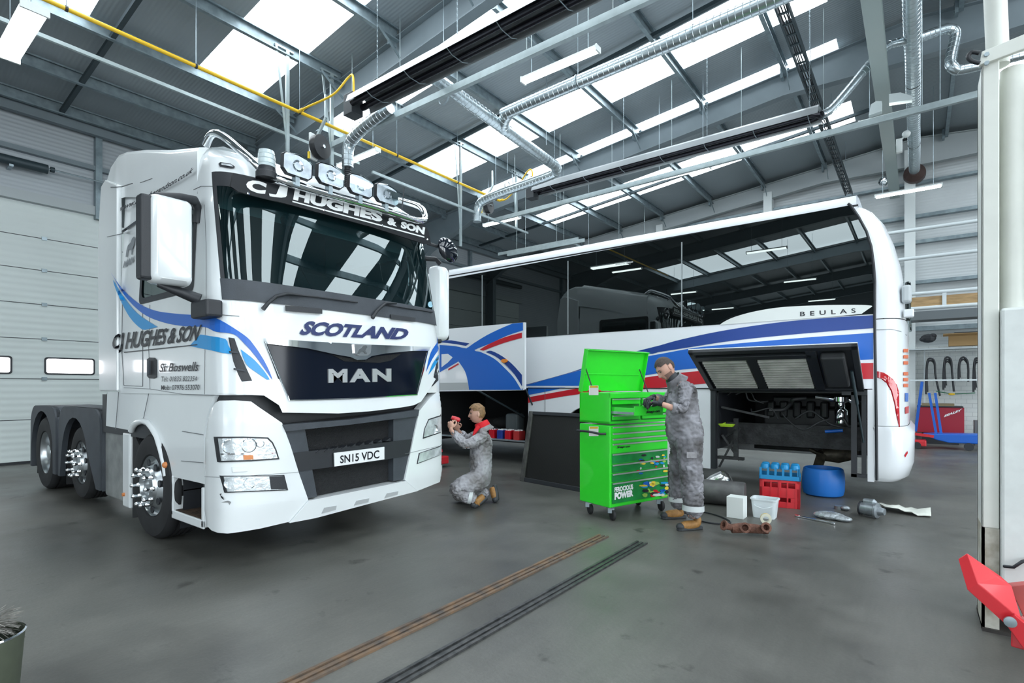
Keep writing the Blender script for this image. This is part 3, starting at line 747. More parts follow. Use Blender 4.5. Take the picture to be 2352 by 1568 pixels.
decal('cyan_swoosh', smooth2(z4((820, 1405), (900, 1418), (1000, 1437), (1020, 1480), (1040, 1545), (900, 1520), (740, 1488)), 2), hitcab, CYAN, tr, D1, 10)
up = smooth2(z2((285, 335), (370, 400), (440, 480), (480, 545))); lo = smooth2(z2((480, 545), (400, 492), (330, 440), (300, 385)))
decal('cyan_swoosh', up + lo[1:], hitcab, CYAN, tr, D1, 10)
up = smooth2(z2((1568, 258), (1520, 300), (1480, 370), (1455, 480))); lo = smooth2(z2((1455, 480), (1490, 405), (1530, 345), (1568, 310)))
decal('blue_swoosh', up + lo[1:], hitcab, BLUE, tr, D1, 6)
up = smooth2(z2((1535, 370), (1500, 420), (1467, 500))); lo = smooth2(z2((1467, 500), (1505, 450), (1535, 400)))
decal('cyan_swoosh', up + lo[1:], hitcab, CYAN, tr, D1, 6)
D2 = (.004, -.010, 0); mm = MB()
lettering('', 'CJ', [(258, 813), (283, 809.5), (287, 763), (262, 770)], hitcab, 0, 0, D2, bold=.03, shear=.05, space=1.1, mb=mm)
lettering('', 'HUGHES & SON', [(289, 802), (455, 782), (466, 745), (294, 763)], hitcab, 0, 0, D2, bold=.028, shear=.12, space=.95, mb=mm)
decal('', [(287, 810), (455, 792.5), (455, 790.5), (287, 808)], hitcab, 0, 0, D2, 12, mm)
mm.build('door_company_lettering', INK, tr)
mm = MB()
lettering('', 'St Boswells', [(368, 854), (457, 852), (459, 830), (370, 835)], hitcab, 0, 0, D2, bold=.012, shear=.15, space=.97, mb=mm)
lettering('', 'Tel: 01835 822354', [(372, 876), (454, 875), (455.4, 863.5), (372.5, 864.5)], hitcab, 0, 0, D2, bold=.0, shear=.1, mb=mm)
lettering('', 'Mob: 07976 553070', [(372, 895.5), (460, 895), (461, 883), (372.5, 884)], hitcab, 0, 0, D2, bold=.008, mb=mm)
mm.build('door_contact_lettering', INK, tr)
mm = MB(); V, F = fontmesh('www.cjhughesandson.co.uk', .03, .3)
def urlp(u, v):
    x = 273 + 168 * u + 5 * v; y = 490 - 90 * u + 5 * math.sin(u * PI) - 18 * v; return HY(1.972)(x, y)
mm.add([urlp(u, v) for u, v in V], F); mm.build('roof_web_lettering', INK, tr)
GREYV = mat('grey_lettering', (.22, .24, .26), .4)
mm = MB(); lettering('', 'MAN', [(284, 616), (309, 603), (312, 587), (287, 600)], hitcab, 0, 0, D2, bold=.05, shear=.15, space=1.05, mb=mm)
decal('', z4((345, 700), (352, 712), (350, 735), (345, 760), (335, 790), (332, 830), (325, 832), (326, 795), (305, 795), (295, 845), (284, 850), (290, 800), (300, 765), (320, 745), (330, 715)), hitcab, 0, 0, D2, None, mm)
mm.build('lion_emblem', GREYV, tr)
# side air collar and roof spoiler
m = MB()
prof = [(-7.30, 1.42), (-7.34, 2.3), (-7.34, 3.15), (-7.24, 3.70), (-7.1, 3.74), (-6.72, 3.6), (-6.72, 1.42)]
for sd in (-1, 1): m.ext([(x, YC + sd * 1.21, z) for x, z in prof], (0, sd * .05, 0))
each(m, 'side_air_collar', WHITE, tr, bevel=.015)
m = MB(); V = []; prof = [(-4.95, 3.56), (-5.5, 3.68), (-6.1, 3.84), (-6.6, 3.95), (-6.85, 3.98), (-7.05, 3.93), (-7.22, 3.78)]
yw = [1.19, 1.2, 1.21, 1.22, 1.22, 1.22, 1.22]; n = 0
rows = []
for (x, z), hw in zip(prof, yw):
    r = [(x, YC + sgn * hw * a, (z - b)) for sgn, seq in ((-1, [(1, .5), (1, .06), (.985, .02), (.94, 0)]), (1, [(.94, 0), (.985, .02), (1, .06), (1, .5)])) for a, b in seq]
    rows.append(r)
k = len(rows[0]); V = [p for r in rows for p in r]
F = [(i * k + j, i * k + j + 1, (i + 1) * k + j + 1, (i + 1) * k + j) for i in range(len(rows) - 1) for j in range(k - 1)] + [tuple(range((len(rows) - 1) * k, len(rows) * k)), tuple(range(k))]
m.add(V, F); m.build('roof_spoiler', WHITE, tr, smooth=50)
seam([(255, 430), (280, 429), (305, 421)], 'spoiler_gap', HY(1.94), 1.6, (0, -.002, 0))
seam([(246, 544), (283, 536)], 'collar_gap', HY(1.94), 1.3, (0, .0, 0))
# collar ribs: faint horizontal pressings
# ---- lower side panels with wheel arch
HSP = HY(1.985)
arch = z1((309 * 0 + 765, 655), (780, 620), (810, 595), (850, 585), (890, 600), (920, 640), (955, 700), (985, 800), (1010, 900), (1020, 980))
sp = z1((585, 375), (575, 620)) + arch + z1((1070, 990), (1250, 1030), (1285, 1040), (1285, 870), (1280, 680), (1300, 560), (1340, 430), (1352, 402))
slab('side_skirt', sp, WHITE, (0, .10, 0), (0, 0, 0), 20, hit=HSP)
sp2 = [(a[0] + 3, a[1] + 0) for a in arch]
m = MB(); P3 = [HSP(*p) + Vector((0, -.03, 0)) for p in arch]; m.tube([p + Vector((0, .02, 0)) for p in P3], .03, 8); m.build('wheel_arch_lip', WHITE, tr, 60)
seam([(345, 900), (331, 966)], hit=HSP, w=1.3, off=(0, -.01, 0)); seam([(275, 900), (268, 985)], hit=HSP, w=1.3, off=(0, -.01, 0))
seam([(420, 990), (468, 998)], hit=HSP, w=1.6, off=(0, -.006, 0)); seam([(418, 1058), (468, 1062)], hit=HSP, w=1.6, off=(0, -.006, 0))
MB().ball(HSP(386, 1067) + Vector((0, -.02, 0)), .03, .03, .03).build('side_repeater', AMB, tr, 60)
# arch liner
m = MB(); n = 12; pts = [(-5.9 + .62 * math.cos(R(a)), .5 + .66 * math.sin(R(a))) for a in range(-30, 200, 16)]
for i in range(len(pts) - 1): m.ext([(pts[i][0], 2.03, pts[i][1]), (pts[i + 1][0], 2.03, pts[i + 1][1]), (pts[i + 1][0], 2.6, pts[i + 1][1]), (pts[i][0], 2.6, pts[i][1])], (0, 0, .01))
m.build('wheel_arch_liner', BLACKP, tr)
slab('mud_flap', z1((715, 700), (760, 690), (790, 760), (790, 1280), (742, 1288), (740, 1165), (700, 1150)), RUBBER, (0, .35, 0), (0, .03, 0), None, hit=HSP)
# step well
m = MB(); xa, xb = HSP(395, 1110).x, HSP(468, 1110).x
m.box(xa, 2.0, .30, xb, 2.38, .34).box(xa, 1.98, .30, xa + .03, 2.36, .66).box(xa, 2.33, .30, xb, 2.38, .95).box(xb - .04, 1.98, .28, xb, 2.38, .62).box(xa, 1.98, .27, xb, 2.0, .345)
m.build('entry_step', WHITE, tr, bevel=.008)
m = MB().box(xa + .04, 2.0, .342, xb - .04, 2.32, .348); m.build('step_tread', mat('rusty_tread', (.10, .06, .035), .8, noise=.7, nscale=30, bump=.6, bscale=60), tr)
# door handle
dh = slab('door_handle', z1((880, 140), (900, 128), (930, 130), (943, 145), (945, 270), (925, 280), (895, 278), (880, 262)), BLACKP, (0, .02, 0), (0, -.012, 0), bev=.004)
slab('handle_bar', z1((900, 155), (915, 150), (915, 250), (900, 255)), DKGREY, (0, .015, 0), (0, -.035, 0), parent=dh)
# ---- mirrors
def mirror(y0, y1, x, z0, z1, sd):
    mw = MB(); prof = rrect(y0, z0, y1, z1, .05, 5); n = len(prof); cy, cz = (y0 + y1) / 2, (z0 + z1) / 2
    V = []; 
    for dx, k in ((0.0, .80), (-.03, .93), (-.07, .99), (-.12, 1.0), (-.16, .98)):
        V += [(x + dx, cy + (p[0] - cy) * k, cz + (p[1] - cz) * (1 - (1 - k) * .5)) for p in prof]
    F = [(i * n + j, i * n + (j + 1) % n, (i + 1) * n + (j + 1) % n, (i + 1) * n + j) for i in range(4) for j in range(n)] + [tuple(range(n)), tuple(range(4 * n, 5 * n))]
    o = mw.add(V, F).build('mirror_housing', WHITE, tr, 50)
    m = MB(); e = y0 if sd < 0 else y1
    m.box(x - .17, min(e, e - sd * -.05) - .01, z0 + .02, x - .05, max(e, e + sd * .0) + .045, z1 - .02); m.build('mirror_back_shell', BLACKP, o, bevel=.02)
    MB().box(x - .175, y0 + .03, z0 + .04, x - .165, y1 - .03, z1 - .04).build('mirror_glass', CHROME, o)
    return o
mn = mirror(1.56, 1.86, -4.62, 2.27, 2.96, -1)
P3 = [HY(1.93)(*p) for p in ((356, 458), (400, 452), (440, 457), (456, 462))]
m = MB(); m.tube([(-4.75, 1.62, 2.97), (-4.75, 1.80, 3.0), (-4.80, 1.93, 3.02)], [.02, .035, .04], 8); m.tube([(-4.80, 1.92, 3.03), (-4.86, 1.98, 2.98), (-4.88, 1.98, 2.86)], .035, 8)
m.tube([(-4.75, 1.64, 2.27), (-4.74, 1.80, 2.23), (-4.68, 1.92, 2.18)], [.02, .04, .05], 8); each(m, 'mirror_arm', BLACKP, mn, smooth=50)
MB().box(-4.72, 1.86, 2.02, -4.42, 1.99, 2.16).build('mirror_base', BLACKP, mn, bevel=.02)
mf = mirror(4.52, 4.72, -4.55, 2.02, 2.93, 1)
m = MB(); m.tube([(-4.7, 4.4, 3.0), (-4.62, 4.55, 3.0), (-4.6, 4.6, 2.95)], .03, 8); m.tube([(-4.6, 4.6, 2.02), (-4.6, 4.5, 2.0), (-4.6, 4.4, 2.05)], .03, 8); each(m, 'mirror_arm', BLACKP, mf, smooth=50)
km = MB().ball((0, 0, 0), .05, .17, .13, 16, 10); km.v = [tuple(Matrix.Rotation(R(-28), 3, 'X') @ Vector(v) + Vector((-4.42, 4.55, 3.08))) for v in km.v]
ko = km.build('kerb_mirror', BLACKG, tr, 60); MB().tube([(-4.5, 4.3, 3.12), (-4.45, 4.45, 3.1)], .02, 8).build('kerb_mirror_arm', BLACKP, ko)
# ---- roof light bar: bent chrome tube, beacon, spot lamps
lb = [(-5.05, 2.12, 3.62), (-4.93, 2.12, 3.68), (-4.75, 2.13, 3.62), (-4.5, 2.2, 3.42), (-4.36, 2.34, 3.26), (-4.33, 2.6, 3.235), (-4.32, 3.1, 3.25), (-4.32, 3.6, 3.265), (-4.33, 3.95, 3.27), (-4.36, 4.12, 3.33), (-4.5, 4.2, 3.5), (-4.75, 4.22, 3.62), (-4.93, 4.22, 3.68), (-5.05, 4.22, 3.62)]
bar = MB().tube(spline(lb, 6), .034, 14).build('light_bar', CHROME, tr, 60)
def spot(y, z):
    x = -4.30; w2, h2 = .138, .092
    out = [(-1, -.55), (-.97, .75), (-.8, .95), (0, 1.08), (.8, .85), (1, .55), (.97, -.7), (.75, -1), (-.72, -1.0)]
    m = MB(); n = len(out); V = []
    for dx, k in ((.03, 1.), (-.01, 1.04), (-.06, .75), (-.09, .3)): V += [(x + dx, y + a * w2 * k, z + b * h2 * k) for a, b in out]
    m.add(V, [(i * n + j, i * n + (j + 1) % n, (i + 1) * n + (j + 1) % n, (i + 1) * n + j) for i in range(3) for j in range(n)] + [tuple(range(3 * n, 4 * n))])
    o = m.build('spot_lamp', BLACKP, tr)
    MB().add([(x + .025, y + a * w2 * .95, z + b * h2 * .93) for a, b in out], [tuple(range(n))]).build('spot_reflector', LENS, o)
    MB().lathe([(.001, -.01), (.03, -.006), (.05, .0)], (x + .03, y, z), (1, 0, 0), 18, False).build('spot_bowl', CHROME, o, 50)
    MB().add([(x + .045 if abs(a) < .1 else x + .036, y + a * w2 * .97, z + b * h2 * .96) for a, b in out], [tuple(range(n))]).build('spot_glass', LGL, o)
    MB().box(x - .04, y - .02, z - .17, x + .02, y + .02, z - .07).build('spot_bracket', STEELG, o)
for (px, py) in ((681, 383), (757, 405), (826, 428), (886, 448)):
    p = HX(-4.30)(px, py); spot(p.y, p.z)
bp_ = HX(-4.38)(612, 395)
be = MB().lathe([(.085, 0), (.085, .05), (.075, .06), (.07, .1)], (bp_.x, bp_.y, bp_.z - .06), (0, 0, 1), 24).build('beacon_base', BLACKP, tr, 40)
m = MB(); m.lathe([(.07, 0), (.072, .02), (.066, .025), (.072, .03), (.07, .06), (.064, .065), (.07, .07), (.068, .1), (.062, .105), (.066, .11), (.062, .14), (.03, .15)], (bp_.x, bp_.y, bp_.z + .035), (0, 0, 1), 24)
m.build('beacon_lens', mat('clear_beacon', (.62, .72, .74), .1, coat=1.), be, 30)
mk = slab('marker_lamp', z4((955, 178), (965, 168), (1040, 180), (1068, 198), (1066, 212), (1050, 212), (965, 198)), BLACKP, (-.01, 0, 0), (.01, -.01, 0)); slab('marker_lens', z4((975, 178), (1045, 188), (1058, 203), (975, 190)), LENS, (-.005, 0, 0), (.016, -.014, 0), parent=mk)
MB().tube([(-4.6, 4.0, 3.45), (-4.62, 4.05, 3.72)], .006, 6).build('whip_aerial', BLACKP, tr)
# ---- wheels
def wheel(x, y, r, w, nuts=10, style='front', z=None):
    z = r if z is None else z; o = MB(); c = (x, y, z)
    prof = [(r * .56, .02), (r * .60, -.01), (r * .8, -.022), (r * .93, -.01), (r * .985, .02), (r, .05)]
    for k in range(4):
        a = .07 + k * (w - .14) / 3.5; prof += [(r, a), (r * .975, a + .005), (r * .975, a + .02), (r, a + .025)]
    prof += [(r, w - .05), (r * .96, w), (r * .6, w), (r * .56, w - .02)]
    t = o.lathe(prof, c, (0, 1, 0), 48, False).build('tyre', RUBBER, tr, 35)
    ALU = mat('alloy_wheel', (.62, .66, .68), .28, .9, noise=.2, nscale=6)
    if style == 'rear':
        rp = [(r * .57, 0), (r * .55, .02), (r * .53, .05), (r * .5, .14), (r * .3, .16), (r * .24, .12), (r * .2, .03), (0.001, .02)]
    else: rp = [(r * .57, 0), (r * .55, .03), (r * .52, .04), (r * .46, .02), (r * .36, -.02), (r * .34, -.05), (r * .24, -.06), (r * .22, -.03), (r * .2, -.03), (.001, -.03)]
    rim = MB().lathe(rp, c, (0, 1, 0), 40, False).build('rim', ALU, t, 30)
    if style != 'rear':
        m = MB()
        for k in range(8):
            a = PI * k / 4 + .2; m.lathe([(.034, 0), (.034, .012)], (x + math.cos(a) * r * .44, y - .004 + .0, z + math.sin(a) * r * .44), (0, -1, .0), 14)
        each(m, 'hand_hole', BLACKP, rim)
        for k in range(nuts):
            a = 2 * PI * k / nuts; q = (x + math.cos(a) * r * .335, y - .04, z + math.sin(a) * r * .335)
            MB().lathe([(.024, 0), (.022, .02), (.017, .035), (.017, .05), (.021, .06), (.021, .07), (.015, .085), (.001, .09)], q, (0, -1, 0), 14).build('wheel_nut', CHROME, rim, 35)
    return t
wheel(-5.88, 1.98, .51, .31)
wheel(-8.30, 2.03, .46, .28, z=.52)
wheel(-9.95, 2.02, .52, .55, style='rear')
for x in (-5.88, -8.3, -9.95): wheel(x, 4.05, .5, .32, style='rear')
# fenders
def fender(x0, x1, ztop, xc, r):
    m = MB(); out = arc(x0 + .3, ztop - .28, .28, 180, 90, 5); out = [(x0, .28)] + out + [(x1 - .22, ztop)] + arc(x1 - .2, ztop - .2, .2, 90, 0, 4)[1:] + [(x1, .28)]
    inn = [(x0 + .07, .28)] + [(xc + (r) * math.cos(R(a)), .5 + (r + .02) * math.sin(R(a))) for a in range(170, 5, -15)] + [(x1 - .14, .28)]
    m.ext([(a, 1.98, b) for a, b in out + inn[::-1]], (0, .06, 0))
    for L in (out,):
        for p, q in zip(L, L[1:]): m.ext([(p[0], 2.0, p[1]), (q[0], 2.0, q[1]), (q[0], 2.62, q[1]), (p[0], 2.62, p[1])], (.008, 0, -.012))
    return m.build('rear_mudguard', DKGREY, tr, smooth=40, bevel=.01)
fender(-10.62, -9.25, 1.19, -9.97, .60); fender(-9.12, -7.42, 1.21, -8.42, .56)
m = MB()
for x in (-10.58, -9.05): m.box(x, 2.05, .16, x + .015, 2.6, .9)
each(m, 'rear_mud_flap', RUBBER, tr)
# side tank
m = MB(); prof = rrect(-7.42, .22, -6.75, .98, .05); m.ext([(a, 2.03, b) for a, b in prof], (0, .5, 0)); m.build('side_tank', mat('dirty_aluminium', (.40, .42, .41), .5, .5, noise=.35, nscale=5), tr, bevel=.02)
m = MB(); m.box(-6.72, 1.99, .2, -6.52, 2.05, .98); m.box(-6.5, 1.99, .2, -6.53, 2.4, .98); m.build('tank_skirt', WHITE, tr, bevel=.02)
MB().lathe([(.02, 0), (.018, .02)], (-6.66, 1.99, .33), (0, -1, 0), 12).build('side_marker', AMB, tr)
m = MB(); m.tube([(-7.4, 2.2, 1.36), (-7.75, 2.2, 1.36), (-7.85, 2.18, 1.39), (-8.0, 2.2, 1.34), (-7.82, 2.22, 1.32), (-7.75, 2.2, 1.36)], .012, 6); m.build('coupling_handle', BLACKP, tr)
m = MB(); m.box(-10.5, 2.7, .95, -7.5, 3.7, .98).lathe([(.45, 0), (.45, .04)], (-9.6, 3.2, 1.05), (0, 0, 1), 24); m.build('fifth_wheel', DARKST, tr)
# ================================================================ COACH
co = thing('coach', 'white coach with blue and red livery, dark windows and open engine flap', 'coach', (-6.2, 9.25, 0))
def z5(*q): return [(x / 4.355 + 980, y / 4.355 + 600) for x, y in q]
def z6(*q): return [(x / 3.222 + 1380, y / 3.222 + 460) for x, y in q]
def z7(*q): return [(x / 3.136 + 1560, y / 3.136 + 760) for x, y in q]
C8 = HY(8.0)
def cpanel(name, xz, m_, y=8.0, t=.05, bev=0, parent=co, e=0):
    return MB().ext([(x, y - e, z) for x, z in xz], (0, t, 0)).build(name, m_, parent, bevel=bev)
XL, XR = -12.3, -.43
cpanel('side_panel', [(XL, 1.44), (XR, 1.44), (XR, 2.37), (XL, 2.37)], WHITEB)
# lower panels with wheel arch
arc1 = [(-4.42 + .64 * math.cos(R(a)), .5 + .64 * math.sin(R(a))) for a in range(200, -21, -10)]
cpanel('lower_panel', [(-5.72, .26)] + [p for p in arc1 if p[1] > .26] + [(-2.43, .26), (-2.43, 1.43), (-5.72, 1.43)], WHITEB)
cpanel('lower_panel', [(-12.2, .26), (-10.9, .26), (-10.9, .9), (-10.6, 1.1), (-9.9, 1.1), (-9.6, .9), (-9.6, .26), (-8.75, .26), (-8.75, 1.43), (-12.2, 1.43)], WHITEB)
cpanel('rear_side_strip', [(-.50, .28), (-.43, .28), (-.43, 1.43), (-.50, 1.43)], WHITEB)
cpanel('far_side', [(XL, .3), (XR, .3), (XR, 2.37), (XL, 2.37)], WHITEB, y=10.45)
COGL = glassmat('coach_tinted_glass', (.22, .25, .24), 1.75, .28, base=(.004, .005, .005))
wpoly = [(p.x, p.z) for p in [C8(*q) for q in z6((1850, 36), (1908, 118), (1970, 228), (2006, 340), (2023, 470), (2033, 600), (2031, 852))]]
cpanel('side_glazing', [(XL, 2.37), (wpoly[-1][0], 2.37)] + wpoly[::-1][1:] + [(XL, 3.66)], COGL, t=.004, e=.006)
cpanel('side_glazing', [(XL, 2.37), (XR, 2.37), (XR, 3.6), (XL, 3.66)], COGL, y=10.49, t=.006)
for x in (-10.9, -8.85, -6.83, -4.86, -2.85):
    MB().box(x - .008, 7.988, 2.38, x + .008, 8.0, 3.66).build('window_joint', mat('joint_grey', (.3, .33, .34), .5), co)
    MB().box(x - .05, 8.02, 2.37, x + .05, 8.08, 3.66).build('window_pillar', BLACKP, co)
cpanel('cant_rail', [(XL, 3.65), (-.72, 3.65), (-.60, 3.745), (XL, 3.745)], WHITEB)
MB().box(XL, 8.012, 3.742, -.6, 8.05, 3.775).build('gutter', BLACKP, co)
# roof shell swept along x
rp = [(8.0, 3.77), (8.0, 3.84), (8.03, 3.88), (8.12, 3.92), (8.4, 3.96), (9.25, 3.99), (10.1, 3.96), (10.38, 3.92), (10.47, 3.88), (10.5, 3.84), (10.5, 3.74)]
m = MB(); V = []; k = len(rp); xs = [XL, -.62]
for x in xs: V += [(x, y, z) for y, z in rp]
m.add(V, [(i, i + 1, k + i + 1, k + i) for i in range(k - 1)]); m.build('roof', WHITEB, co, smooth=50)
m = MB()
for (x0, x1) in ((-4.2, -3.2), (-8.0, -7.0)): m.box(x0, 8.5, 3.95, x1, 10.0, 4.04)
each(m, 'roof_hatch', WHITEB, co, bevel=.03)
# rear shell: plan-rounded, leaning in towards the top
CR = [(.28, -.16, 1.16, .30), (.34, -.08, 1.23, .36), (.5, -.035, 1.25, .38), (.9, -.03, 1.25, .38), (.98, -.09, 1.25, .36), (2.2, -.10, 1.25, .35), (2.6, -.12, 1.25, .35), (3.0, -.17, 1.25, .34), (3.3, -.24, 1.245, .32), (3.55, -.33, 1.235, .3), (3.72, -.45, 1.21, .28), (3.84, -.6, 1.15, .26), (3.93, -.9, .95, .3)]
def chit(px, py):
    r = ray(px, py); t = 6.0
    while t < 9:
        p = EYE + r * t
        xr, hw, D = lerp_tab(CR, p.z); v = abs(p.y - 9.25) / hw
        if v < 1 and p.x < xr:
            d = xr - p.x
            if d >= D or (1 - d / D) ** 3 + v ** 6 < 1: return p
        t += .004
    return C8(px, py)
def rearloft(z0, z1):
    lv = [q for q in [(z0,) + lerp_tab(CR, z0)] + [q for q in CR if z0 < q[0] < z1] + [(z1,) + lerp_tab(CR, z1)]]
    m = MB(); V = []; N = 24
    for z, xr, hw, D in lv:
        pts = []
        for i in range(N + 1):
            s = -1 + 2 * i / N; th = abs(s) * PI / 2; v = math.sin(th) ** (1 / 3.) if abs(s) > 1e-9 else 0; dd = D * (1 - max(0, math.cos(th)) ** (2 / 3.))
            pts.append((xr - dd, 9.25 + (v if s > 0 else -v) * hw, z))
        zz = z; xe = -.43 if z < 3.3 else -.43 - (z - 3.3) * .35 - max(0, z - 3.6) * .9
        pts = [(min(xe, pts[0][0]) - .0, 9.25 - hw, z)] + pts + [(min(xe, pts[-1][0]), 9.25 + hw, z)]
        V += pts
    n = N + 3; m.add(V, [(i * n + j, i * n + j + 1, (i + 1) * n + j + 1, (i + 1) * n + j) for i in range(len(lv) - 1) for j in range(n - 1)])
    return m
rearloft(.98, 2.3).build('rear_panel', WHITEB, co, 45)
rearloft(2.31, 3.93).build('rear_upper_shell', WHITEB, co, 45)
bm_ = rearloft(.28, .975); bm_.build('rear_bumper', WHITEB, co, 45)
m = MB(); V = [(x, y, z) for x, y, z in [(-.9, 8.3, 3.93), (-.9, 10.2, 3.93), (-.62, 10.38, 3.88), (-.62, 8.12, 3.88)]]; 
MB().box(-.95, 8.4, 3.88, -.68, 10.1, 3.935).build('rear_roof_cap', WHITEB, co, bevel=.03)
m = MB(); P3 = [C8(*p) + Vector((0, -.004, 0)) for p in z6((1830, 25), (1850, 40), (1905, 120), (1965, 230), (2000, 340), (2018, 470), (2028, 600), (2026, 850)) + [(2011, 860), (2013, 980), (2014, 1103)]]
m.tube(P3, .017, 6); m.build('rear_corner_seal', BLACKP, co, 60)
for p in ((2011, 755, 2085), (2013, 1007, 2092)):
    pass
seam([(2012, 757), (2045, 756), (2065, 760), (2082, 770)], 'rear_seam', chit, 1.5, (.006, -.006, 0), mat('seam_grey', (.3, .33, .35), .5), co)
TL = mat('red_tail_lens', (.55, .01, .02), .12, coat=1.)
tp = z7((1428, 290), (1470, 300), (1500, 318), (1540, 350), (1565, 390), (1580, 440), (1582, 560), (1586, 690), (1570, 620), (1553, 520), (1530, 430), (1500, 375), (1465, 345), (1428, 333))
MB().patch(tp, lambda u, v: chit(u, v) + Vector((.006, -.014, 0)), 6, (-.02, .01, 0)).build('tail_lamp', TL, co, 45)
ORV = mat('orange_vinyl', (.72, .16, .06), .4)
mm = MB()
for y0, y1 in ((800, 842), (853, 893)):
    for k in range(3):
        yy = y0 + (y1 - y0) * k / 3; lettering('', ('FUN', 'BUS', 'TEL')[k], [(2074, yy + 11), (2085, yy + 11), (2085, yy + 1), (2074, yy + 1)], chit, 0, 0, (.006, -.006, 0), bold=.05, mb=mm) if False else decal('', [(2074, yy + 9), (2085, yy + 9), (2085, yy + 1), (2074, yy + 1)], chit, 0, 0, (.006, -.006, 0), 3, mm)
each(mm, 'rear_lettering_block', ORV, co)
mm = MB(); decal('', [(2078, 902), (2085, 902), (2085, 922), (2078, 922)], chit, 0, 0, (.006, -.006, 0), 3, mm); mm.build('rear_lettering_blocks', BLUE, co)
mm = MB(); decal('', [(2078, 935), (2086, 932), (2086, 948), (2078, 950)], chit, 0, 0, (.006, -.006, 0), 3, mm); decal('', [(2076, 1045), (2083, 1035), (2084, 1040), (2078, 1050)], chit, 0, 0, (.006, -.006, 0), 3, mm); mm.build('rear_reflectors', REDV, co)
m = MB()
m.obox((-.10, 9.3, 2.55), (.06, 1.8, .5)); m.build('rear_window', COGL, co, bevel=.02)
MB().box(-.14, 8.15, 2.32, -.035, 8.25, 2.42).build('rear_marker_lamp', WHITEB, co, bevel=.015)
MB().box(-.16, 8.14, 2.50, -.06, 8.3, 2.72).build('rear_window_ridge', mat('pale_ridge', (.5, .54, .56), .3), co, bevel=.03)  # pale block standing in for the reflective rear window's ridge
# front closure (hidden behind truck)
MB().box(XL - .04, 8.05, .3, XL, 10.45, 3.9).build('front_panel', WHITEB, co, bevel=.03)
# floor, bulkheads, interior
m = MB(); m.box(XL, 8.05, 1.44, -.5, 10.4, 1.50); m.build('saloon_floor', DKINT, co)
m = MB(); m.box(-8.75, 8.06, .26, -8.70, 10.4, 1.43).box(-5.75, 8.06, .26, -5.70, 10.4, 1.43).box(-8.7, 10.3, .26, -5.75, 10.4, 1.43).box(-8.7, 8.1, .40, -5.75, 10.3, .44); m.build('luggage_bay_liner', mat('bay_liner', (.03, .033, .036), .8), co)
MB().box(-8.7, 8.02, .43, -5.75, 8.1, .455).build('bay_sill', STEELG, co)
SEAT = mat('coach_seat_cloth', (.10, .12, .13), .9)
s0 = MB().box(-11.2, 8.15, 1.9, -10.75, 9.05, 2.0).obox((-11.15, 8.6, 2.35), (.16, .9, .95), (0, R(-12), 0)).build('coach_seat', SEAT, co, bevel=.05)
for k in range(1, 12):
    c = s0.copy(); col.objects.link(c); c.location = (k * .86, 0, 0)
    c2 = s0.copy(); col.objects.link(c2); c2.location = (k * .86, 1.35, 0)
MB().box(XL, 8.1, 3.2, -.8, 8.5, 3.35).build('luggage_rack', DKINT, co, bevel=.03)
# livery
E1 = (0, -.003, 0)
def liv(name, poly, m_, hit=C8, off=E1, parent=co, cell=None): return decal(name, poly, hit, m_, parent, off, cell)
sil = smooth2(z6((880, 922), (920, 895), (1000, 860), (1150, 820), (1350, 790), (1650, 776), (1900, 774), (1990, 778), (2008, 785), (1980, 805), (1930, 840))) + z6((1700, 862), (1300, 890), (1000, 912))
SILV = mat('silver_band', (.70, .73, .70), .35, .3)
liv('silver_name_band', sil, SILV, off=(0, -.012, 0))
lettering('maker_lettering', 'BEULAS', [(1838, 726.5), (1966, 718.5), (1965, 708), (1838, 716)], C8, INK, co, (0, -.015, 0), bold=.02, space=1.9)
lettering('window_lettering', 'EMERGENCY WINDOW', [(1414, 609), (1455, 603), (1455, 600), (1414, 606)], C8, WHITEV, co, (0, -.012, 0), bold=.02)
navy = smooth2(z6((440, 1072), (600, 1028), (900, 965), (1300, 905), (1700, 868), (2016, 850))) + smooth2(z6((2016, 945), (1500, 985), (1000, 1035), (700, 1080), (430, 1122)))
navy = smooth2([(1205, 884), (1300, 858), (1360, 838), (1440, 812)]) + navy + smooth2([(1500, 812), (1440, 820), (1360, 842), (1205, 885.5)])
liv('navy_stripe', navy, NAVY, off=(0, -.005, 0))
liv('blue_stripe', smooth2([(1205, 885.8), (1330, 851), (1430, 829), (1520, 812), (1600, 798), (1700, 788), (1850, 775), (2006, 764)]) + smooth2([(2006, 825), (1850, 833), (1700, 840), (1571, 848), (1480, 862), (1400, 873), (1330, 885.8)]), BLUE)
liv('blue_stripe', [(1213, 889.5), (1300, 889.5), (1250, 900), (1213, 907)], BLUE, off=(0, -.004, 0))
liv('red_stripe', smooth2([(1213, 912), (1330, 891), (1480, 867), (1571, 855), (1700, 845), (1850, 838), (2006, 833)]) + smooth2([(2006, 870), (1850, 872), (1700, 876), (1626, 880), (1500, 892), (1330, 905), (1213, 925)]), REDV, off=(0, -.0045, 0))
m = MB().box(-5.72, 7.988, 1.432, -2.43, 8.0, 1.446); m.build('panel_gap', BLACKP, co)
seam([(1252, 890), (1252, 945)], 'panel_gap', C8, 1.4, (0, -.004, 0), GAP, co)
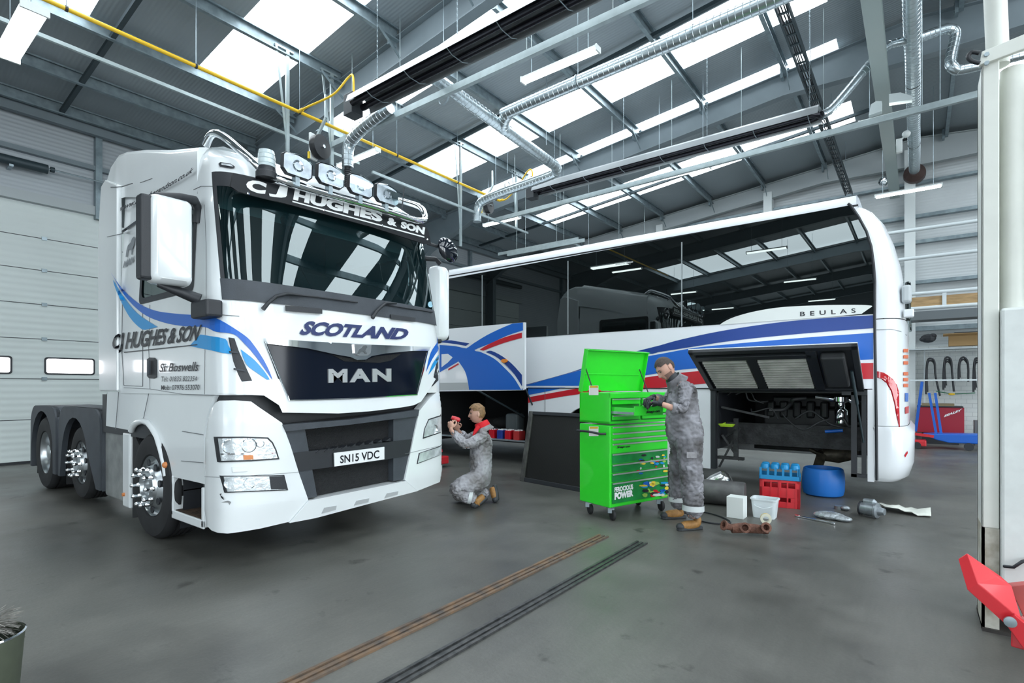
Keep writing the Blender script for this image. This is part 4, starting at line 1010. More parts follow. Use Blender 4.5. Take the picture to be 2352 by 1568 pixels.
# luggage door lifted on its linkage, standing proud of the side
HP7 = HY(7.62)
dp = [(975, 760), (1005, 757), (1205, 740), (1205, 893), (1201, 896), (975, 899)]
ld = MB().patch(dp, HP7, None, (0, .05, 0)).build('luggage_door', WHITEB, co)
def ldec(name, poly, m_, e=.004): return decal(name, poly, HP7, m_, ld, (0, -e, 0))
ldec('dirt_band', z5((130, 1215), (410, 1212), (425, 1285), (130, 1290)), mat('grey_road_film', (.48, .51, .52), .5), .002)
ldec('blue_swirl', smooth2(z5((130, 836), (215, 842), (300, 850), (395, 868), (470, 820), (600, 740), (740, 672), (860, 622)), 3) + z5((965, 612), (965, 690)) + smooth2(z5((965, 690), (800, 745), (640, 820), (480, 888), (580, 912), (700, 962), (830, 1075), (920, 1200), (965, 1285)), 3)[1:] + z5((425, 1285)) + smooth2(z5((425, 1285), (412, 1200), (385, 1100), (320, 1000)), 3)[1:] + z5((218, 1060), (130, 1110)), BLUE)
ldec('navy_swirl', z5((130, 788), (250, 790), (430, 820), (395, 845), (300, 828), (130, 808)), NAVY, .006)
ldec('navy_swirl', smooth2(z5((595, 905), (650, 895), (760, 950), (860, 1030), (955, 1135)), 3) + smooth2(z5((955, 1250), (880, 1130), (780, 1020), (690, 950), (595, 908)), 3), NAVY, .006)
ldec('white_line', smooth2(z5((485, 882), (560, 900), (690, 955), (790, 1040), (890, 1150), (960, 1262)), 3) + smooth2(z5((948, 1285), (870, 1160), (770, 1055), (680, 975), (570, 918), (485, 888)), 3), WHITEB, .0055)
ldec('white_line', z5((170, 812), (300, 830), (400, 850), (435, 822), (450, 822), (400, 870), (300, 850), (170, 830)), WHITEB, .0055)
ldec('red_swirl', smooth2(z5((530, 885), (620, 830), (780, 760), (955, 712)), 3) + smooth2(z5((955, 765), (760, 820), (570, 893)), 3), REDV, .006)
ldec('red_swirl', z5((218, 1075), (318, 1018), (325, 1030), (218, 1092)), REDV, .006)
ldec('white_spike', z5((150, 930), (215, 925), (262, 960), (215, 1010), (150, 1060)), WHITEB, .0055)
MB().patch([(1160 + 7 * math.cos(a * PI / 6), 828.5 + 4.5 * math.sin(a * PI / 6)) for a in range(12)], lambda u, v: HP7(u, v) + Vector((0, -.03, 0)), None, (0, .03, 0)).build('side_marker_lamp', mat('orange_lens', (.8, .25, .02), .2), ld)
m = MB(); m.tube([HP7(1203, 892) + Vector((0, .05, 0)), C8(1220, 940) + Vector((0, .1, 0))], .015, 6); m.tube([HP7(1060, 880) + Vector((0, .1, 0)), C8(1170, 960) + Vector((0, .5, 0))], .02, 6); each(m, 'door_linkage', DARKST, ld)
# wheels of coach
def cwheel(x):
    t = MB().lathe([(.28, .02), (.3, 0), (.45, -.01), (.5, .03), (.505, .06), (.505, .25), (.48, .28), (.28, .28)], (x, 8.08, .505), (0, 1, 0), 40, False).build('tyre', RUBBER, co, 35)
    MB().lathe([(.29, .02), (.27, .1), (.15, .12), (.12, .02), (.001, .02)], (x, 8.08, .505), (0, 1, 0), 32, False).build('rim', STEELG, t, 35)
for x in (-4.42, -10.25): cwheel(x)
# engine bay
ENG = mat('engine_black', (.018, .02, .022), .5, .2, noise=.4, nscale=9)
GRIME = mat('grimy_chassis', (.05, .052, .055), .6, .2, noise=.6, nscale=7, bump=.4, bscale=30)
m = MB(); m.box(-2.43, 8.02, .26, -2.36, 8.12, 1.43).box(-2.40, 8.1, .55, -2.34, 10.35, 1.43); m.build('bay_frame', BLACKP, co)
m = MB(); m.box(-2.36, 8.55, .60, -.55, 8.63, .92); 
for i in range(16):
    for k in range(2): m.lathe([(.012, 0), (.012, .008)], (-2.2 + i * .1, 8.55, .68 + k * .16), (0, -1, 0), 8)
m.build('chassis_rail', GRIME, co)
m = MB(); m.box(-2.36, 10.35, .35, -.5, 10.4, 1.43).box(-2.36, 8.1, 1.38, -.5, 10.35, 1.43); m.build('bay_liner_panel', ENG, co)
m = MB(); m.box(-1.9, 8.9, .55, -.75, 9.7, 1.15).box(-1.8, 9.0, 1.15, -.9, 9.6, 1.32)
for k in range(6): m.box(-1.85 + k * .18, 8.86, 1.0, -1.74 + k * .18, 9.0, 1.25)
m.build('engine_block', ENG, co, bevel=.03)
m = MB(); rnd = random.Random(4)
for k in range(9):
    a = Vector((-2.3 + rnd.random() * 1.6, 8.2 + rnd.random() * .4, 1.0 + rnd.random() * .35)); pts = [a]
    for j in range(4): pts.append(pts[-1] + Vector((rnd.uniform(.02, .22), rnd.uniform(-.08, .08), rnd.uniform(-.14, .12))))
    m.tube(spline(pts, 5), rnd.choice([.01, .014, .02, .028]), 7)
each(m, 'engine_hose', mat('black_hose', (.03, .032, .034), .45), co, smooth=60)
p = C8(1925, 948); m = MB(); m.lathe([(.02, -.16), (.075, -.15), (.08, .02), (.05, .05), (.05, .12), (.09, .14), (.09, .2), (.03, .22)], (p.x, 8.35, p.z), (0, 0, 1), 20); m.tube(spline([(p.x - .3, 8.4, 1.33), (p.x - .1, 8.38, 1.3), (p.x + .12, 8.38, 1.28), (p.x + .15, 8.4, 1.1)], 5), .04, 10)
m.build('turbo_pipe', CHROME, co, 50)
a, b_ = C8(1888, 991), C8(1930, 992); MB().tube([(a.x, 8.3, a.z - .02), (b_.x, 8.3, b_.z)], .022, 10).build('blue_hose', BLUE, co, 60)
m = MB(); 
for q0, q1 in (((1650, 935), (1760, 960)), ((1645, 1075), (1690, 985)), ((1690, 985), (1650, 1010)), ((1652, 1000), (1690, 1060))):
    a, b_ = C8(*q0), C8(*q1); m.bar((a.x, 8.15, a.z), (b_.x, 8.2, b_.z), .03, .03)
a = C8(1683, 1060); m.box(a.x - .03, 8.15, .42, a.x + .03, 8.2, 1.0); m.box(-2.36, 8.12, .40, -2.0, 8.2, .44)
each(m, 'bay_bracket', GRIME, co)
m = MB(); a = C8(1895, 1060); m.lathe([(.02, -.2), (.09, -.18), (.13, 0), (.09, .18), (.03, .2)], (a.x + .05, 8.9, .50), (1, .2, .1), 16); m.obox((a.x - .16, 8.85, .42), (.12, .1, .22), (.3, .3, 0)); m.tube([(a.x - .3, 8.85, .55), (a.x - .1, 8.85, .45), (a.x + .3, 8.9, .55)], .03, 8)
m.build('axle_casting', mat('greasy_casting', (.10, .085, .06), .5, .4, noise=.6, nscale=12), co, 50)
# strut and door frame at right of the opening
m = MB(); a, b_ = C8(1956, 905), C8(1985, 905)
m.box(a.x, 7.93, .33, a.x + .06, 8.0, 1.40).box(-.56, 7.95, .36, -.51, 8.02, 1.40).box(a.x, 7.93, .33, -.5, 8.0, .37).box(a.x - .1, 7.93, 1.36, -.5, 8.0, 1.42)
m.build('opening_frame', BLACKP, co)
# raised engine flap
hz, fz = 1.44, 1.95; hy, fy = 7.96, 7.0
def FL(a, b, c=0):    # a along x, b from hinge to free edge, c below
    n = Vector((0, -(fz - hz), -(hy - fy))).normalized()
    return Vector((-2.41 + a * 1.88, hy + (fy - hy) * b, hz + (fz - hz) * b)) + n * c
def fbox(mb, a0, b0, a1, b1, c0, c1):
    v = [FL(a0, b0, c0), FL(a1, b0, c0), FL(a1, b1, c0), FL(a0, b1, c0), FL(a0, b0, c1), FL(a1, b0, c1), FL(a1, b1, c1), FL(a0, b1, c1)]
    mb.add(v, [(0, 3, 2, 1), (4, 5, 6, 7), (0, 1, 5, 4), (1, 2, 6, 5), (2, 3, 7, 6), (3, 0, 4, 7)]); return mb
flp = fbox(MB(), 0, 0, 1, 1, -.012, 0).build('engine_flap', WHITEB, co)
fbox(MB(), .004, .004, .996, .99, 0, .006).build('flap_lining', BLACKP, flp)
m = MB()
for q in ((0, 0, .035, 1), (.965, 0, 1, 1), (0, .93, 1, 1), (0, 0, 1, .05), (.02, .78, .75, .86), (.72, 0, .78, .93), (.36, .05, .42, .8)): fbox(m, *q, .006, .045)
m.build('flap_frame', BLACKP, flp, bevel=.006)
LOUV = mat('dusty_filter_panel', (.50, .49, .46), .7, noise=.3, nscale=5)
for a0, a1 in ((.06, .355), (.425, .715)):
    m = MB()
    for k in range(12):
        b0 = .08 + k * .0575; v0 = [FL(a0, b0, .012), FL(a1, b0, .012), FL(a1, b0 + .016, .052), FL(a0, b0 + .016, .052), FL(a1, b0 + .0575, .012), FL(a0, b0 + .0575, .012)]
        m.add(v0, [(0, 1, 2, 3), (3, 2, 4, 5)])
    m.build('filter_panel', LOUV, flp)
m = MB(); fbox(m, .80, .2, .93, .85, .006, .10); m.build('air_box', mat('airbox_grey', (.04, .043, .047), .6), flp, bevel=.02)
m = MB(); m.tube([FL(.95, .5, .05), C8(1984, 1015) + Vector((0, -.05, 0))], .011, 8); m.tube([FL(.95, .5, .05), FL(.95, .5, .05).lerp(C8(1984, 1015), .45)], .018, 8); m.build('gas_strut', DARKST, flp, 60)
# ================================================================ TOOLS & PARTS AROUND THE COACH
BR = Vector((-2.64, 5.22, 0)); ux = Vector((.30, .92, 0)).normalized(); uy = Vector((-ux.y, ux.x, 0))     # ux along drawer front, uy = depth (away from drawer face)
GREEN = mat('bright_green_paint', (.03, .72, .03), .28, coat=.6)
DGREEN = mat('printed_green_vinyl', (.01, .30, .06), .35, noise=.4, nscale=5)
TRIMM = mat('drawer_pull_aluminium', (.70, .78, .74), .3, .8)
W_, D_ = .96, .50
def K3(a, b, z): return BR + ux * a + uy * b + Vector((0, 0, z))
def kbox(mb, a0, b0, z0, a1, b1, z1):
    v = [K3(a0, b0, z0), K3(a1, b0, z0), K3(a1, b1, z0), K3(a0, b1, z0), K3(a0, b0, z1), K3(a1, b0, z1), K3(a1, b1, z1), K3(a0, b1, z1)]
    return mb.add(v, [(0, 3, 2, 1), (4, 5, 6, 7), (0, 1, 5, 4), (1, 2, 6, 5), (2, 3, 7, 6), (3, 0, 4, 7)])
tc_ = thing('tool_cabinet', 'bright green wheeled tool chest with raised lid and one drawer pulled out', 'tool chest', tuple(BR))
kbox(MB(), 0, 0.012, .15, W_, D_, 1.045).build('lower_cabinet', GREEN, tc_, bevel=.012)
m = MB(); kbox(m, 0, .012, 1.06, .02, D_, 1.40); kbox(m, W_ - .02, .012, 1.06, W_, D_, 1.40); kbox(m, 0, D_ - .02, 1.06, W_, D_, 1.40); kbox(m, 0, .012, 1.06, W_, D_, 1.09); kbox(m, .02, .02, 1.33, W_ - .02, D_ - .02, 1.345); kbox(m, .47, .012, 1.09, .49, .2, 1.34); kbox(m, 0, .012, 1.34, W_, .03, 1.40)
m.build('upper_chest', GREEN, tc_, bevel=.006)
kbox(MB(), .02, .02, 1.09, W_ - .02, .03, 1.34).build('drawer_recess', mat('dark_green_recess', (.01, .22, .02), .5), tc_)
# lid: swung up from the back edge
lid = MB(); la = R(78); L_ = .50; WL_ = W_ + .06; hv = -uy * math.cos(la) + Vector((0, 0, math.sin(la))); hn = uy * math.sin(la) + Vector((0, 0, math.cos(la)))
hinge = K3(-.005, D_ - .05, 1.40)
def LP(a, l, n): return hinge + ux * a + hv * l + hn * n
def lbox(mb, a0, l0, n0, a1, l1, n1):
    v = [LP(a0, l0, n0), LP(a1, l0, n0), LP(a1, l1, n0), LP(a0, l1, n0), LP(a0, l0, n1), LP(a1, l0, n1), LP(a1, l1, n1), LP(a0, l1, n1)]
    return mb.add(v, [(0, 3, 2, 1), (4, 5, 6, 7), (0, 1, 5, 4), (1, 2, 6, 5), (2, 3, 7, 6), (3, 0, 4, 7)])
lbox(lid, 0, 0, .055, WL_, L_, .067); lbox(lid, 0, 0, 0, .01, L_, .06); lbox(lid, WL_ - .01, 0, 0, WL_, L_, .06); lbox(lid, 0, L_ - .01, -.02, WL_, L_, .067); lbox(lid, .05, .2, .045, WL_ - .05, .215, .056)
lo_ = lid.build('lid', GREEN, tc_, bevel=.004)
m = MB()
for a in (.03, W_ - .03): m.tube([K3(a, .28, 1.38), LP(a, .28, .03)], .007, 8)
each(m, 'lid_strut', BLACKP, lo_)
# drawers
zc = 1.035
rows = [(.07, GREEN), (.06, GREEN), (.055, GREEN), (.11, GREEN), (.115, DGREEN), (.10, DGREEN), (.10, DGREEN), (.235, DGREEN)]
DF = lambda a, b, z: K3(a, b, z)
for h, mm_ in rows:
    d = kbox(MB(), .03, -.004, zc - h + .006, W_ - .03, .012, zc - .004).build('drawer', mm_, tc_, bevel=.002)
    kbox(MB(), .03, -.014, zc - .020, W_ - .03, .0, zc - .004).build('drawer_pull', TRIMM, d); zc -= h
for (a0, a1, z0, z1) in ((.03, .46, 1.27, 1.335), (.50, .93, 1.27, 1.335), (.03, .46, 1.10, 1.155), (.50, .93, 1.10, 1.155), (.50, .93, 1.165, 1.26)):
    d = kbox(MB(), a0, -.004, z0 + .004, a1, .012, z1).build('drawer', GREEN, tc_, bevel=.002); kbox(MB(), a0, -.014, z1 - .014, a1, 0, z1).build('drawer_pull', TRIMM, d)
dd = MB(); kbox(dd, .03, -.32, 1.165, .47, -.305, 1.262); kbox(dd, .04, -.31, 1.17, .05, .02, 1.245); kbox(dd, .45, -.31, 1.17, .46, .02, 1.245); kbox(dd, .04, -.31, 1.165, .46, .02, 1.175)
do = dd.build('open_drawer', GREEN, tc_, bevel=.002)
kbox(MB(), .033, -.30, 1.175, .04, .06, 1.20).build('drawer_slide', STEELG, do)
def HK(b):      # photo ray onto the cabinet plane at depth b
    n = uy; p0 = K3(0, b, 0)
    def f(px, py):
        r = ray(px, py); return EYE + r * ((p0 - EYE).dot(n) / r.dot(n))
    return f
lettering('drawer_brand', 'Snap-on', [(1483, 951), (1515, 948), (1515, 940), (1484, 943)], HK(-.321), INK, do, -uy * .003, bold=.04, shear=.2)
lettering('drawer_brand', 'Snap-on', [(1415, 1031), (1447, 1028), (1447, 1022), (1417, 1024)], HK(-.004), INK, tc_, -uy * .003, bold=.04, shear=.2)
mm = MB(); lettering('', 'FEROCIOUS', [(1411, 1130), (1454, 1123), (1453, 1111), (1411, 1119)], HK(-.005), 0, 0, -uy * .004, bold=.05, mb=mm); lettering('', 'POWER', [(1411, 1148), (1454, 1139), (1454, 1124), (1411, 1131)], HK(-.005), 0, 0, -uy * .004, bold=.07, mb=mm); mm.build('drawer_slogan', WHITEV, tc_)
rnd = random.Random(3); pal = [REDV, BLUE, CYAN, mat('sticker_lime', (.3, .55, .08), .4), INK, mat('sticker_pale', (.6, .65, .6), .4), mat('sticker_yellow', (.8, .6, .05), .4)]
G_ = {}
for k in range(60):
    low = k % 2; px = rnd.uniform(1478, 1536) if low else rnd.choice([rnd.gauss(1474, 4), rnd.uniform(1494, 1528)]); py = rnd.uniform(1106, 1138) if low else rnd.uniform(1044, 1088)
    r1, r2 = (rnd.uniform(5, 13), rnd.uniform(3, 7)) if low else (rnd.uniform(3, 8), rnd.uniform(2, 5)); px = min(px, 1536 - r1); mt = pal[k % 7]; mb_ = G_.setdefault(mt.name, MB())
    decal('', [(px + r1 * math.cos(t * PI / 3 + k) * rnd.uniform(.6, 1), py + r2 * math.sin(t * PI / 3 + k) * rnd.uniform(.6, 1)) for t in range(6)], HK(-.006), 0, 0, -uy * (.004 + .0004 * (k % 7)), None, mb_)
for nm, mb_ in G_.items(): each(mb_, 'drawer_artwork', MATS[nm], tc_)
SIDEP = lambda: None
def HSide(px, py):
    r = ray(px, py); p0 = K3(-.001, 0, 0); return EYE + r * ((p0 - EYE).dot(ux) / r.dot(ux))
PAPER = mat('paper_label', (.82, .82, .78), .6)
for (x, y) in ((1364, 896), (1364, 990)):
    l = decal('warning_label', [(x - 11, y - 11), (x + 11, y - 11), (x + 11, y + 11), (x - 11, y + 11)], HSide, PAPER, tc_, -ux * .002)
    decal('label_band', [(x - 9, y - 10), (x + 10, y - 10), (x + 10, y - 6), (x - 9, y - 6)], HSide, YELLOW, l, -ux * .003)
m = MB(); P3 = [HSide(*p) - ux * o for p, o in (((1332, 990), .0), ((1333, 988), .05), ((1360, 990), .06), ((1388, 996), .05), ((1391, 996), .0))]; m.tube(P3, .013, 10); m.build('push_handle', BLACKP, tc_, 60)
for (a, b) in ((.08, .07), (W_ - .08, .07), (.08, D_ - .07), (W_ - .08, D_ - .07)):
    c0 = K3(a, b, 0); cs = MB().lathe([(.02, -.018), (.055, -.018), (.062, -.01), (.062, .01), (.055, .018), (.02, .018)], c0 + Vector((.02, 0, .062)), (ux.x * .5 + .6, ux.y, 0), 20).build('caster_wheel', RUBBER, tc_, 40)
    m = MB(); m.box(c0.x - .045, c0.y - .045, .14, c0.x + .045, c0.y + .045, .152); m.obox((c0.x, c0.y, .11), (.07, .06, .06), (0, 0, .4)); m.build('caster_fork', STEELG, cs, bevel=.004)
# tools in the chest top
sd_ = thing('screwdriver', 'red handled screwdriver lying on the corner of the green chest', 'screwdriver', tuple(K3(.1, .35, 1.40)))
a, b_ = K3(.06, .42, 1.415), K3(.10, .25, 1.417); MB().tube([a, a.lerp(b_, .1), a.lerp(b_, .5), a.lerp(b_, .9), b_], [.01, .017, .014, .016, .008], 10).build('handle', RED, sd_, 60); MB().tube([b_, b_ + (b_ - a) * .6], .004, 6).build('shaft', STEELG, sd_)
for k in range(10):
    q = K3(.13 + k * .045, .10, 1.345); s = at(*q); s.lathe([(.017, 0), (.018, .045), (.012, .046), (.011, .02)], q, (0, 0, 1), 14)
    tag(s.build('socket', CHROME, None, 40), 'steel socket standing in the row across the open top of the green chest', 'socket', 'sockets in the open chest top')
for k in range(5):
    q0 = K3(.56 + k * .07, .08, 1.352); q1 = K3(.58 + k * .07, .26, 1.352); s = at(*q0); s.bar(q0, q1, .012, .006); s.lathe([(.012, -.004), (.012, .004)], q0, (0, 0, 1), 10)
    tag(s.build('spanner', STEELG), 'steel spanner lying in the open top of the green chest beside the sockets', 'spanner', 'spanners in the open chest top')
# radiator leaning against the coach
rd = thing('radiator_pack', 'large black radiator in steel side channels leaning against the coach', 'radiator', (-4.3, 6.6, 0))
p0, p1 = Vector((-4.93, 6.66, 0)), Vector((-3.55, 6.43, 0)); rx = (p1 - p0).normalized(); rt = Vector((.02, .22, 1.08)); rn = rx.cross(rt).normalized()
def RP(a, h, n): return p0 + rx * a + rt * h + rn * n
def rbox(mb, a0, h0, n0, a1, h1, n1):
    v = [RP(a0, h0, n0), RP(a1, h0, n0), RP(a1, h1, n0), RP(a0, h1, n0), RP(a0, h0, n1), RP(a1, h0, n1), RP(a1, h1, n1), RP(a0, h1, n1)]
    return mb.add(v, [(0, 3, 2, 1), (4, 5, 6, 7), (0, 1, 5, 4), (1, 2, 6, 5), (2, 3, 7, 6), (3, 0, 4, 7)])
RADC = ribbed('radiator_core', (.022, .023, .022), 'X', 30, rough=.6, strength=.3, noise=.4, metal=.3)
rbox(MB(), .08, .05, -.03, 1.34, .97, -.10).build('core', RADC, rd)
m = rbox(MB(), 0, .0, 0, .085, 1.0, -.12); m.build('side_channel', mat('weathered_alloy', (.16, .16, .15), .5, .6, noise=.5, nscale=8), rd, bevel=.01)
rbox(MB(), 1.32, .0, 0, 1.40, 1.0, -.12).build('side_channel', OLDST, rd, bevel=.01)
rbox(MB(), .08, .0, -.005, 1.33, .06, -.12).build('bottom_frame', BLACKP, rd, bevel=.008); rbox(MB(), .08, .95, -.005, 1.33, 1.0, -.12).build('top_frame', BLACKP, rd, bevel=.008)
# goods inside the luggage bay
def C(px, py, y): return HY(y)(px, py)
b1 = C(1145, 1000, 8.5)
jc = thing('water_canister', 'grey translucent water canister standing in the open luggage bay', 'canister', (C(1180, 980, 8.5).x, 8.52, .44))
q = C(1181, 980, 8.5); m = MB(); m.box(q.x - .16, 8.40, .44, q.x + .16, 8.65, .93); m.build('body', mat('smoky_plastic', (.16, .19, .2), .3), jc, bevel=.05); MB().lathe([(.035, 0), (.035, .05)], (q.x + .05, 8.52, .93), (0, 0, 1), 14).build('cap', BLACKP, jc)
packs = [(1133, 1003, REDV, 'red shrink-wrapped carton in the luggage bay behind the kneeling person'), (1152, 1003, mat('blue_pack', (.02, .05, .28), .3), 'dark blue pack of bottles with white caps in the luggage bay'), (1170, 1006, REDV, 'red carton standing right of the dark blue bottle pack in the luggage bay'), (1190, 1008, mat('mixed_red_wrap', (.5, .04, .04), .3), 'torn red wrapped pack lying in front of the grey canister in the luggage bay')]
for px, py, mt, lab in packs:
    q = C(px, py, 8.15); t = thing('drinks_pack', lab, 'pack', (q.x, 8.2, .44), 'packs in the luggage bay')
    MB().box(q.x - .065, 8.08, .445, q.x + .065, 8.30, .62).build('wrap', mt, t, bevel=.012)
    m = MB()
    for i in range(3):
        for j in range(2): m.lathe([(.018, 0), (.018, .02)], (q.x - .042 + i * .042, 8.12 + j * .1, .62), (0, 0, 1), 10)
    each(m, 'bottle_cap', WHITEV if 'blue' in lab or 'torn' in lab else CHROME, t)
m = at(-7.2, 8.9, .44); m.ball((-7.2, 8.9, .62), .5, .35, .18); m.ball((-6.9, 8.8, .7), .28, .25, .14); tag(m.build('dark_bag', mat('dark_holdall', (.02, .021, .023), .8, bump=.5, bscale=10), None, 60), 'dark soft bag lying deep in the open luggage bay', 'bag')
# crates, drum, parts on the floor
def crate(name, x, y, z, w, d, h, mt, label, ang, cells):
    t = thing(name, label, 'crate', (x, y, z)); M3 = Matrix.Rotation(ang, 3, 'Z'); o0 = Vector((x, y, z))
    def bx(mb, a0, b0, c0, a1, b1, c1):
        v = [o0 + M3 @ Vector(p) for p in [(a0, b0, c0), (a1, b0, c0), (a1, b1, c0), (a0, b1, c0), (a0, b0, c1), (a1, b0, c1), (a1, b1, c1), (a0, b1, c1)]]
        return mb.add(v, [(0, 3, 2, 1), (4, 5, 6, 7), (0, 1, 5, 4), (1, 2, 6, 5), (2, 3, 7, 6), (3, 0, 4, 7)])
    return t, bx
t, bx = crate('bottle_crate', -1.36, 7.28, 0, .42, .32, .34, RED, 'red plastic bottle crate on the floor under a blue one', R(8), 4)
m = MB(); w2, d2, hh = .22, .17, .33
for sy in (-1, 1):
    y0, y1 = (-d2, -d2 + .015) if sy < 0 else (d2 - .015, d2)
    for q in ((-w2, 0, w2, .07), (-w2, .12, w2, .24), (-w2, .30, w2, hh), (-w2, 0, -w2 + .05, hh), (w2 - .05, 0, w2, hh), (-.02, .2, .02, hh), (-w2, .07, -.12, .12), (.12, .07, w2, .12)): bx(m, q[0], y0, q[1], q[2], y1, q[3])
    x0, x1 = (-w2, -w2 + .015) if sy < 0 else (w2 - .015, w2)
    for q in ((-d2, 0, d2, .24), (-d2, .30, d2, hh), (-d2, 0, -d2 + .05, hh), (d2 - .05, 0, d2, hh)): bx(m, x0, q[0], q[1], x1, q[2], q[3])
m.build('crate_shell', RED, t, bevel=.003)
m = MB()
for k in range(5): bx(m, -w2 + .03 + k * .09, -d2 - .006, .0, -w2 + .045 + k * .09, -d2, .32)
each(m, 'crate_rib', RED, t)
BLUEP = mat('blue_plastic', (.01, .24, .52), .35)
t, bx = crate('bottle_crate', -1.36, 7.28, .335, .44, .34, .17, BLUEP, 'blue plastic bottle tray upside down on top of the red crate', R(8), 4)
m = MB(); bx(m, -.225, -.175, 0, .225, -.16, .05); bx(m, -.225, .16, 0, .225, .175, .05); bx(m, -.225, -.175, 0, -.21, .175, .05); bx(m, .21, -.175, 0, .225, .175, .05)
for k in range(6): bx(m, -.22 + k * .0825, -.17, .04, -.195 + k * .0825, -.155, .14)
for k in range(4): bx(m, .2, -.17 + k * .1, .04, .215, -.13 + k * .1, .14)
m.build('tray_wall', BLUEP, t)
for i in range(4):
    m = MB(); c = Vector((-1.36, 7.28, .335)) + Matrix.Rotation(R(8), 3, 'Z') @ Vector((-.165 + i * .11, -.08, .12)); m.lathe([(.052, 0), (.05, .03), (.04, .055), (.03, .06)], c, (0, 0, 1), 12)
    c2 = Vector((-1.36, 7.28, .335)) + Matrix.Rotation(R(8), 3, 'Z') @ Vector((-.165 + i * .11, .06, .12)); m.lathe([(.052, 0), (.05, .03), (.04, .055), (.03, .06)], c2, (0, 0, 1), 12)
    m.build('bottle_cup', BLUEP, t, 40)
dr = at(-1.02, 8.3, 0); dr.lathe([(.20, 0), (.235, .02), (.25, .08), (.255, .2), (.25, .30), (.235, .36), (.22, .37), (.215, .34), (.2, .05)], (-1.02, 8.3, 0), (0, 0, 1), 32)
tag(dr.build('plastic_drum', mat('blue_drum_plastic', (.015, .16, .55), .4), None, 40), 'cut down blue plastic drum on the floor behind the red crate', 'drum')
wb = at(-1.62, 6.32, 0); wb.box(-1.71, 6.22, 0, -1.53, 6.38, .235); tag(wb.build('white_carton', mat('white_card', (.78, .82, .80), .7), None, bevel=.004), 'plain white carton standing on the floor beside the standing person', 'carton')
tb_ = thing('plastic_tub', 'white plastic tub with handle rim beside the white carton', 'tub', (-1.37, 6.5, 0)); PT = mat('white_tub_plastic', (.72, .78, .80), .35)
m = MB(); n = 4
V = []; 
for z, k in ((0, .85), (.2, 1), (.2, 1.08), (.215, 1.08), (.215, .97), (.02, .8)): V += [(-1.37 + .13 * k * a, 6.5 + .1 * k * b, z) for a, b in rrect(-1, -1, 1, 1, .3, 3)]
n = 16; m.add(V, [(i * n + j, i * n + (j + 1) % n, (i + 1) * n + (j + 1) % n, (i + 1) * n + j) for i in range(5) for j in range(n)] + [tuple(range(n)), tuple(range(5 * n, 6 * n))]); m.build('tub_body', PT, tb_, 30)
MB().tube(spline([(-1.50, 6.5, .2), (-1.48, 6.42, .15), (-1.37, 6.37, .12), (-1.26, 6.42, .15), (-1.24, 6.5, .2)], 4), .004, 6).build('tub_handle', PT, tb_)
tp_ = thing('tape_roll', 'small roll of yellow and white tape on the floor before the tub', 'tape', (-1.3, 6.2, 0)); m = MB().lathe([(.03, 0), (.055, 0), (.055, .05), (.03, .05), (.03, 0)], (-1.30, 6.2, .055), (.3, -1, 0), 24, False); m.build('tape', mat('cream_tape', (.75, .74, .6), .5), tp_, 40); MB().lathe([(.056, .01), (.056, .025)], (-1.30, 6.2, .055), (.3, -1, 0), 24, False).build('tape_band', YELLOW, tp_)
rm = thing('rusty_manifold', 'rust brown exhaust manifold casting lying on the concrete', 'manifold', (-1.34, 5.6, 0)); RU = mat('rusty_casting', (.20, .09, .06), .8, noise=.5, nscale=20, bump=.8, bscale=40)
m = MB(); m.tube([(-1.47, 5.52, .06), (-1.38, 5.58, .07), (-1.27, 5.66, .06), (-1.18, 5.72, .05)], [.045, .05, .045, .04], 12); m.build('casting', RU, rm, 50)
for (x, y, dx, dy) in ((-1.47, 5.52, -.06, -.07), (-1.36, 5.57, .03, -.09), (-1.22, 5.68, .05, -.07)):
    MB().lathe([(.03, 0), (.036, .07), (.05, .08), (.05, .095), (.03, .095), (.026, .03)], (x, y, .07), (dx, dy, .03), 16).build('port_flange', RU, rm, 40)
ab = at(-.75, 6.85, 0); V, = [[]]
ab.ball((-.78, 6.85, .035), .16, .1, .045, 14, 8); ab.ball((-.66, 6.8, .03), .1, .07, .03); tag(ab.build('plastic_bag', mat('crumpled_clear_bag', (.42, .46, .48), .25, .3, noise=.4, nscale=15, bump=1., bscale=18), None), 'crumpled clear plastic bag with parts lying on the floor', 'bag')
sp_ = at(-1.0, 6.75, 0); sp_.bar((-1.08, 6.72, .012), (-.72, 6.58, .012), .022, .012); sp_.lathe([(.028, -.006), (.028, .006)], (-1.08, 6.72, .014), (0, 0, 1), 14); sp_.lathe([(.024, -.006), (.024, .006)], (-.72, 6.58, .014), (0, 0, 1), 14); tag(sp_.build('ring_spanner', CHROME), 'long chrome spanner on the floor in front of the crumpled plastic bag', 'spanner')
st = thing('starter_motor', 'grey aluminium starter motor lying on the floor by the coach rear', 'motor', (-.42, 7.2, 0)); AL = mat('cast_aluminium', (.36, .40, .43), .4, .7, noise=.3, nscale=14)
MB().lathe([(.035, -.11), (.065, -.10), (.072, -.03), (.072, .04), (.085, .05), (.085, .07), (.05, .08), (.035, .14)], (-.42, 7.2, .086), (.8, -.3, 0), 20).build('motor_body', AL, st, 40); MB().lathe([(.036, -.07), (.04, .03), (.015, .06)], (-.42, 7.25, .16), (.8, -.3, 0), 16).build('solenoid', AL, st, 40); MB().lathe([(.08, 0), (.08, .015)], (-.52, 7.24, .086), (.8, -.3, 0), 16).build('end_flange', BLACKP, st)
rg = at(-.15, 7.7, 0); rr_ = random.Random(8); V = []; n = 9
for i in range(n + 1):
    for j in range(6): V.append((-.42 + i * .06, 7.55 + j * .07 + .02 * math.sin(i * 1.7), .012 + .05 * abs(math.sin(i * .9 + j * 1.3)) * rr_.random() + (.05 if i < 5 else 0) * (1 - j / 6)))
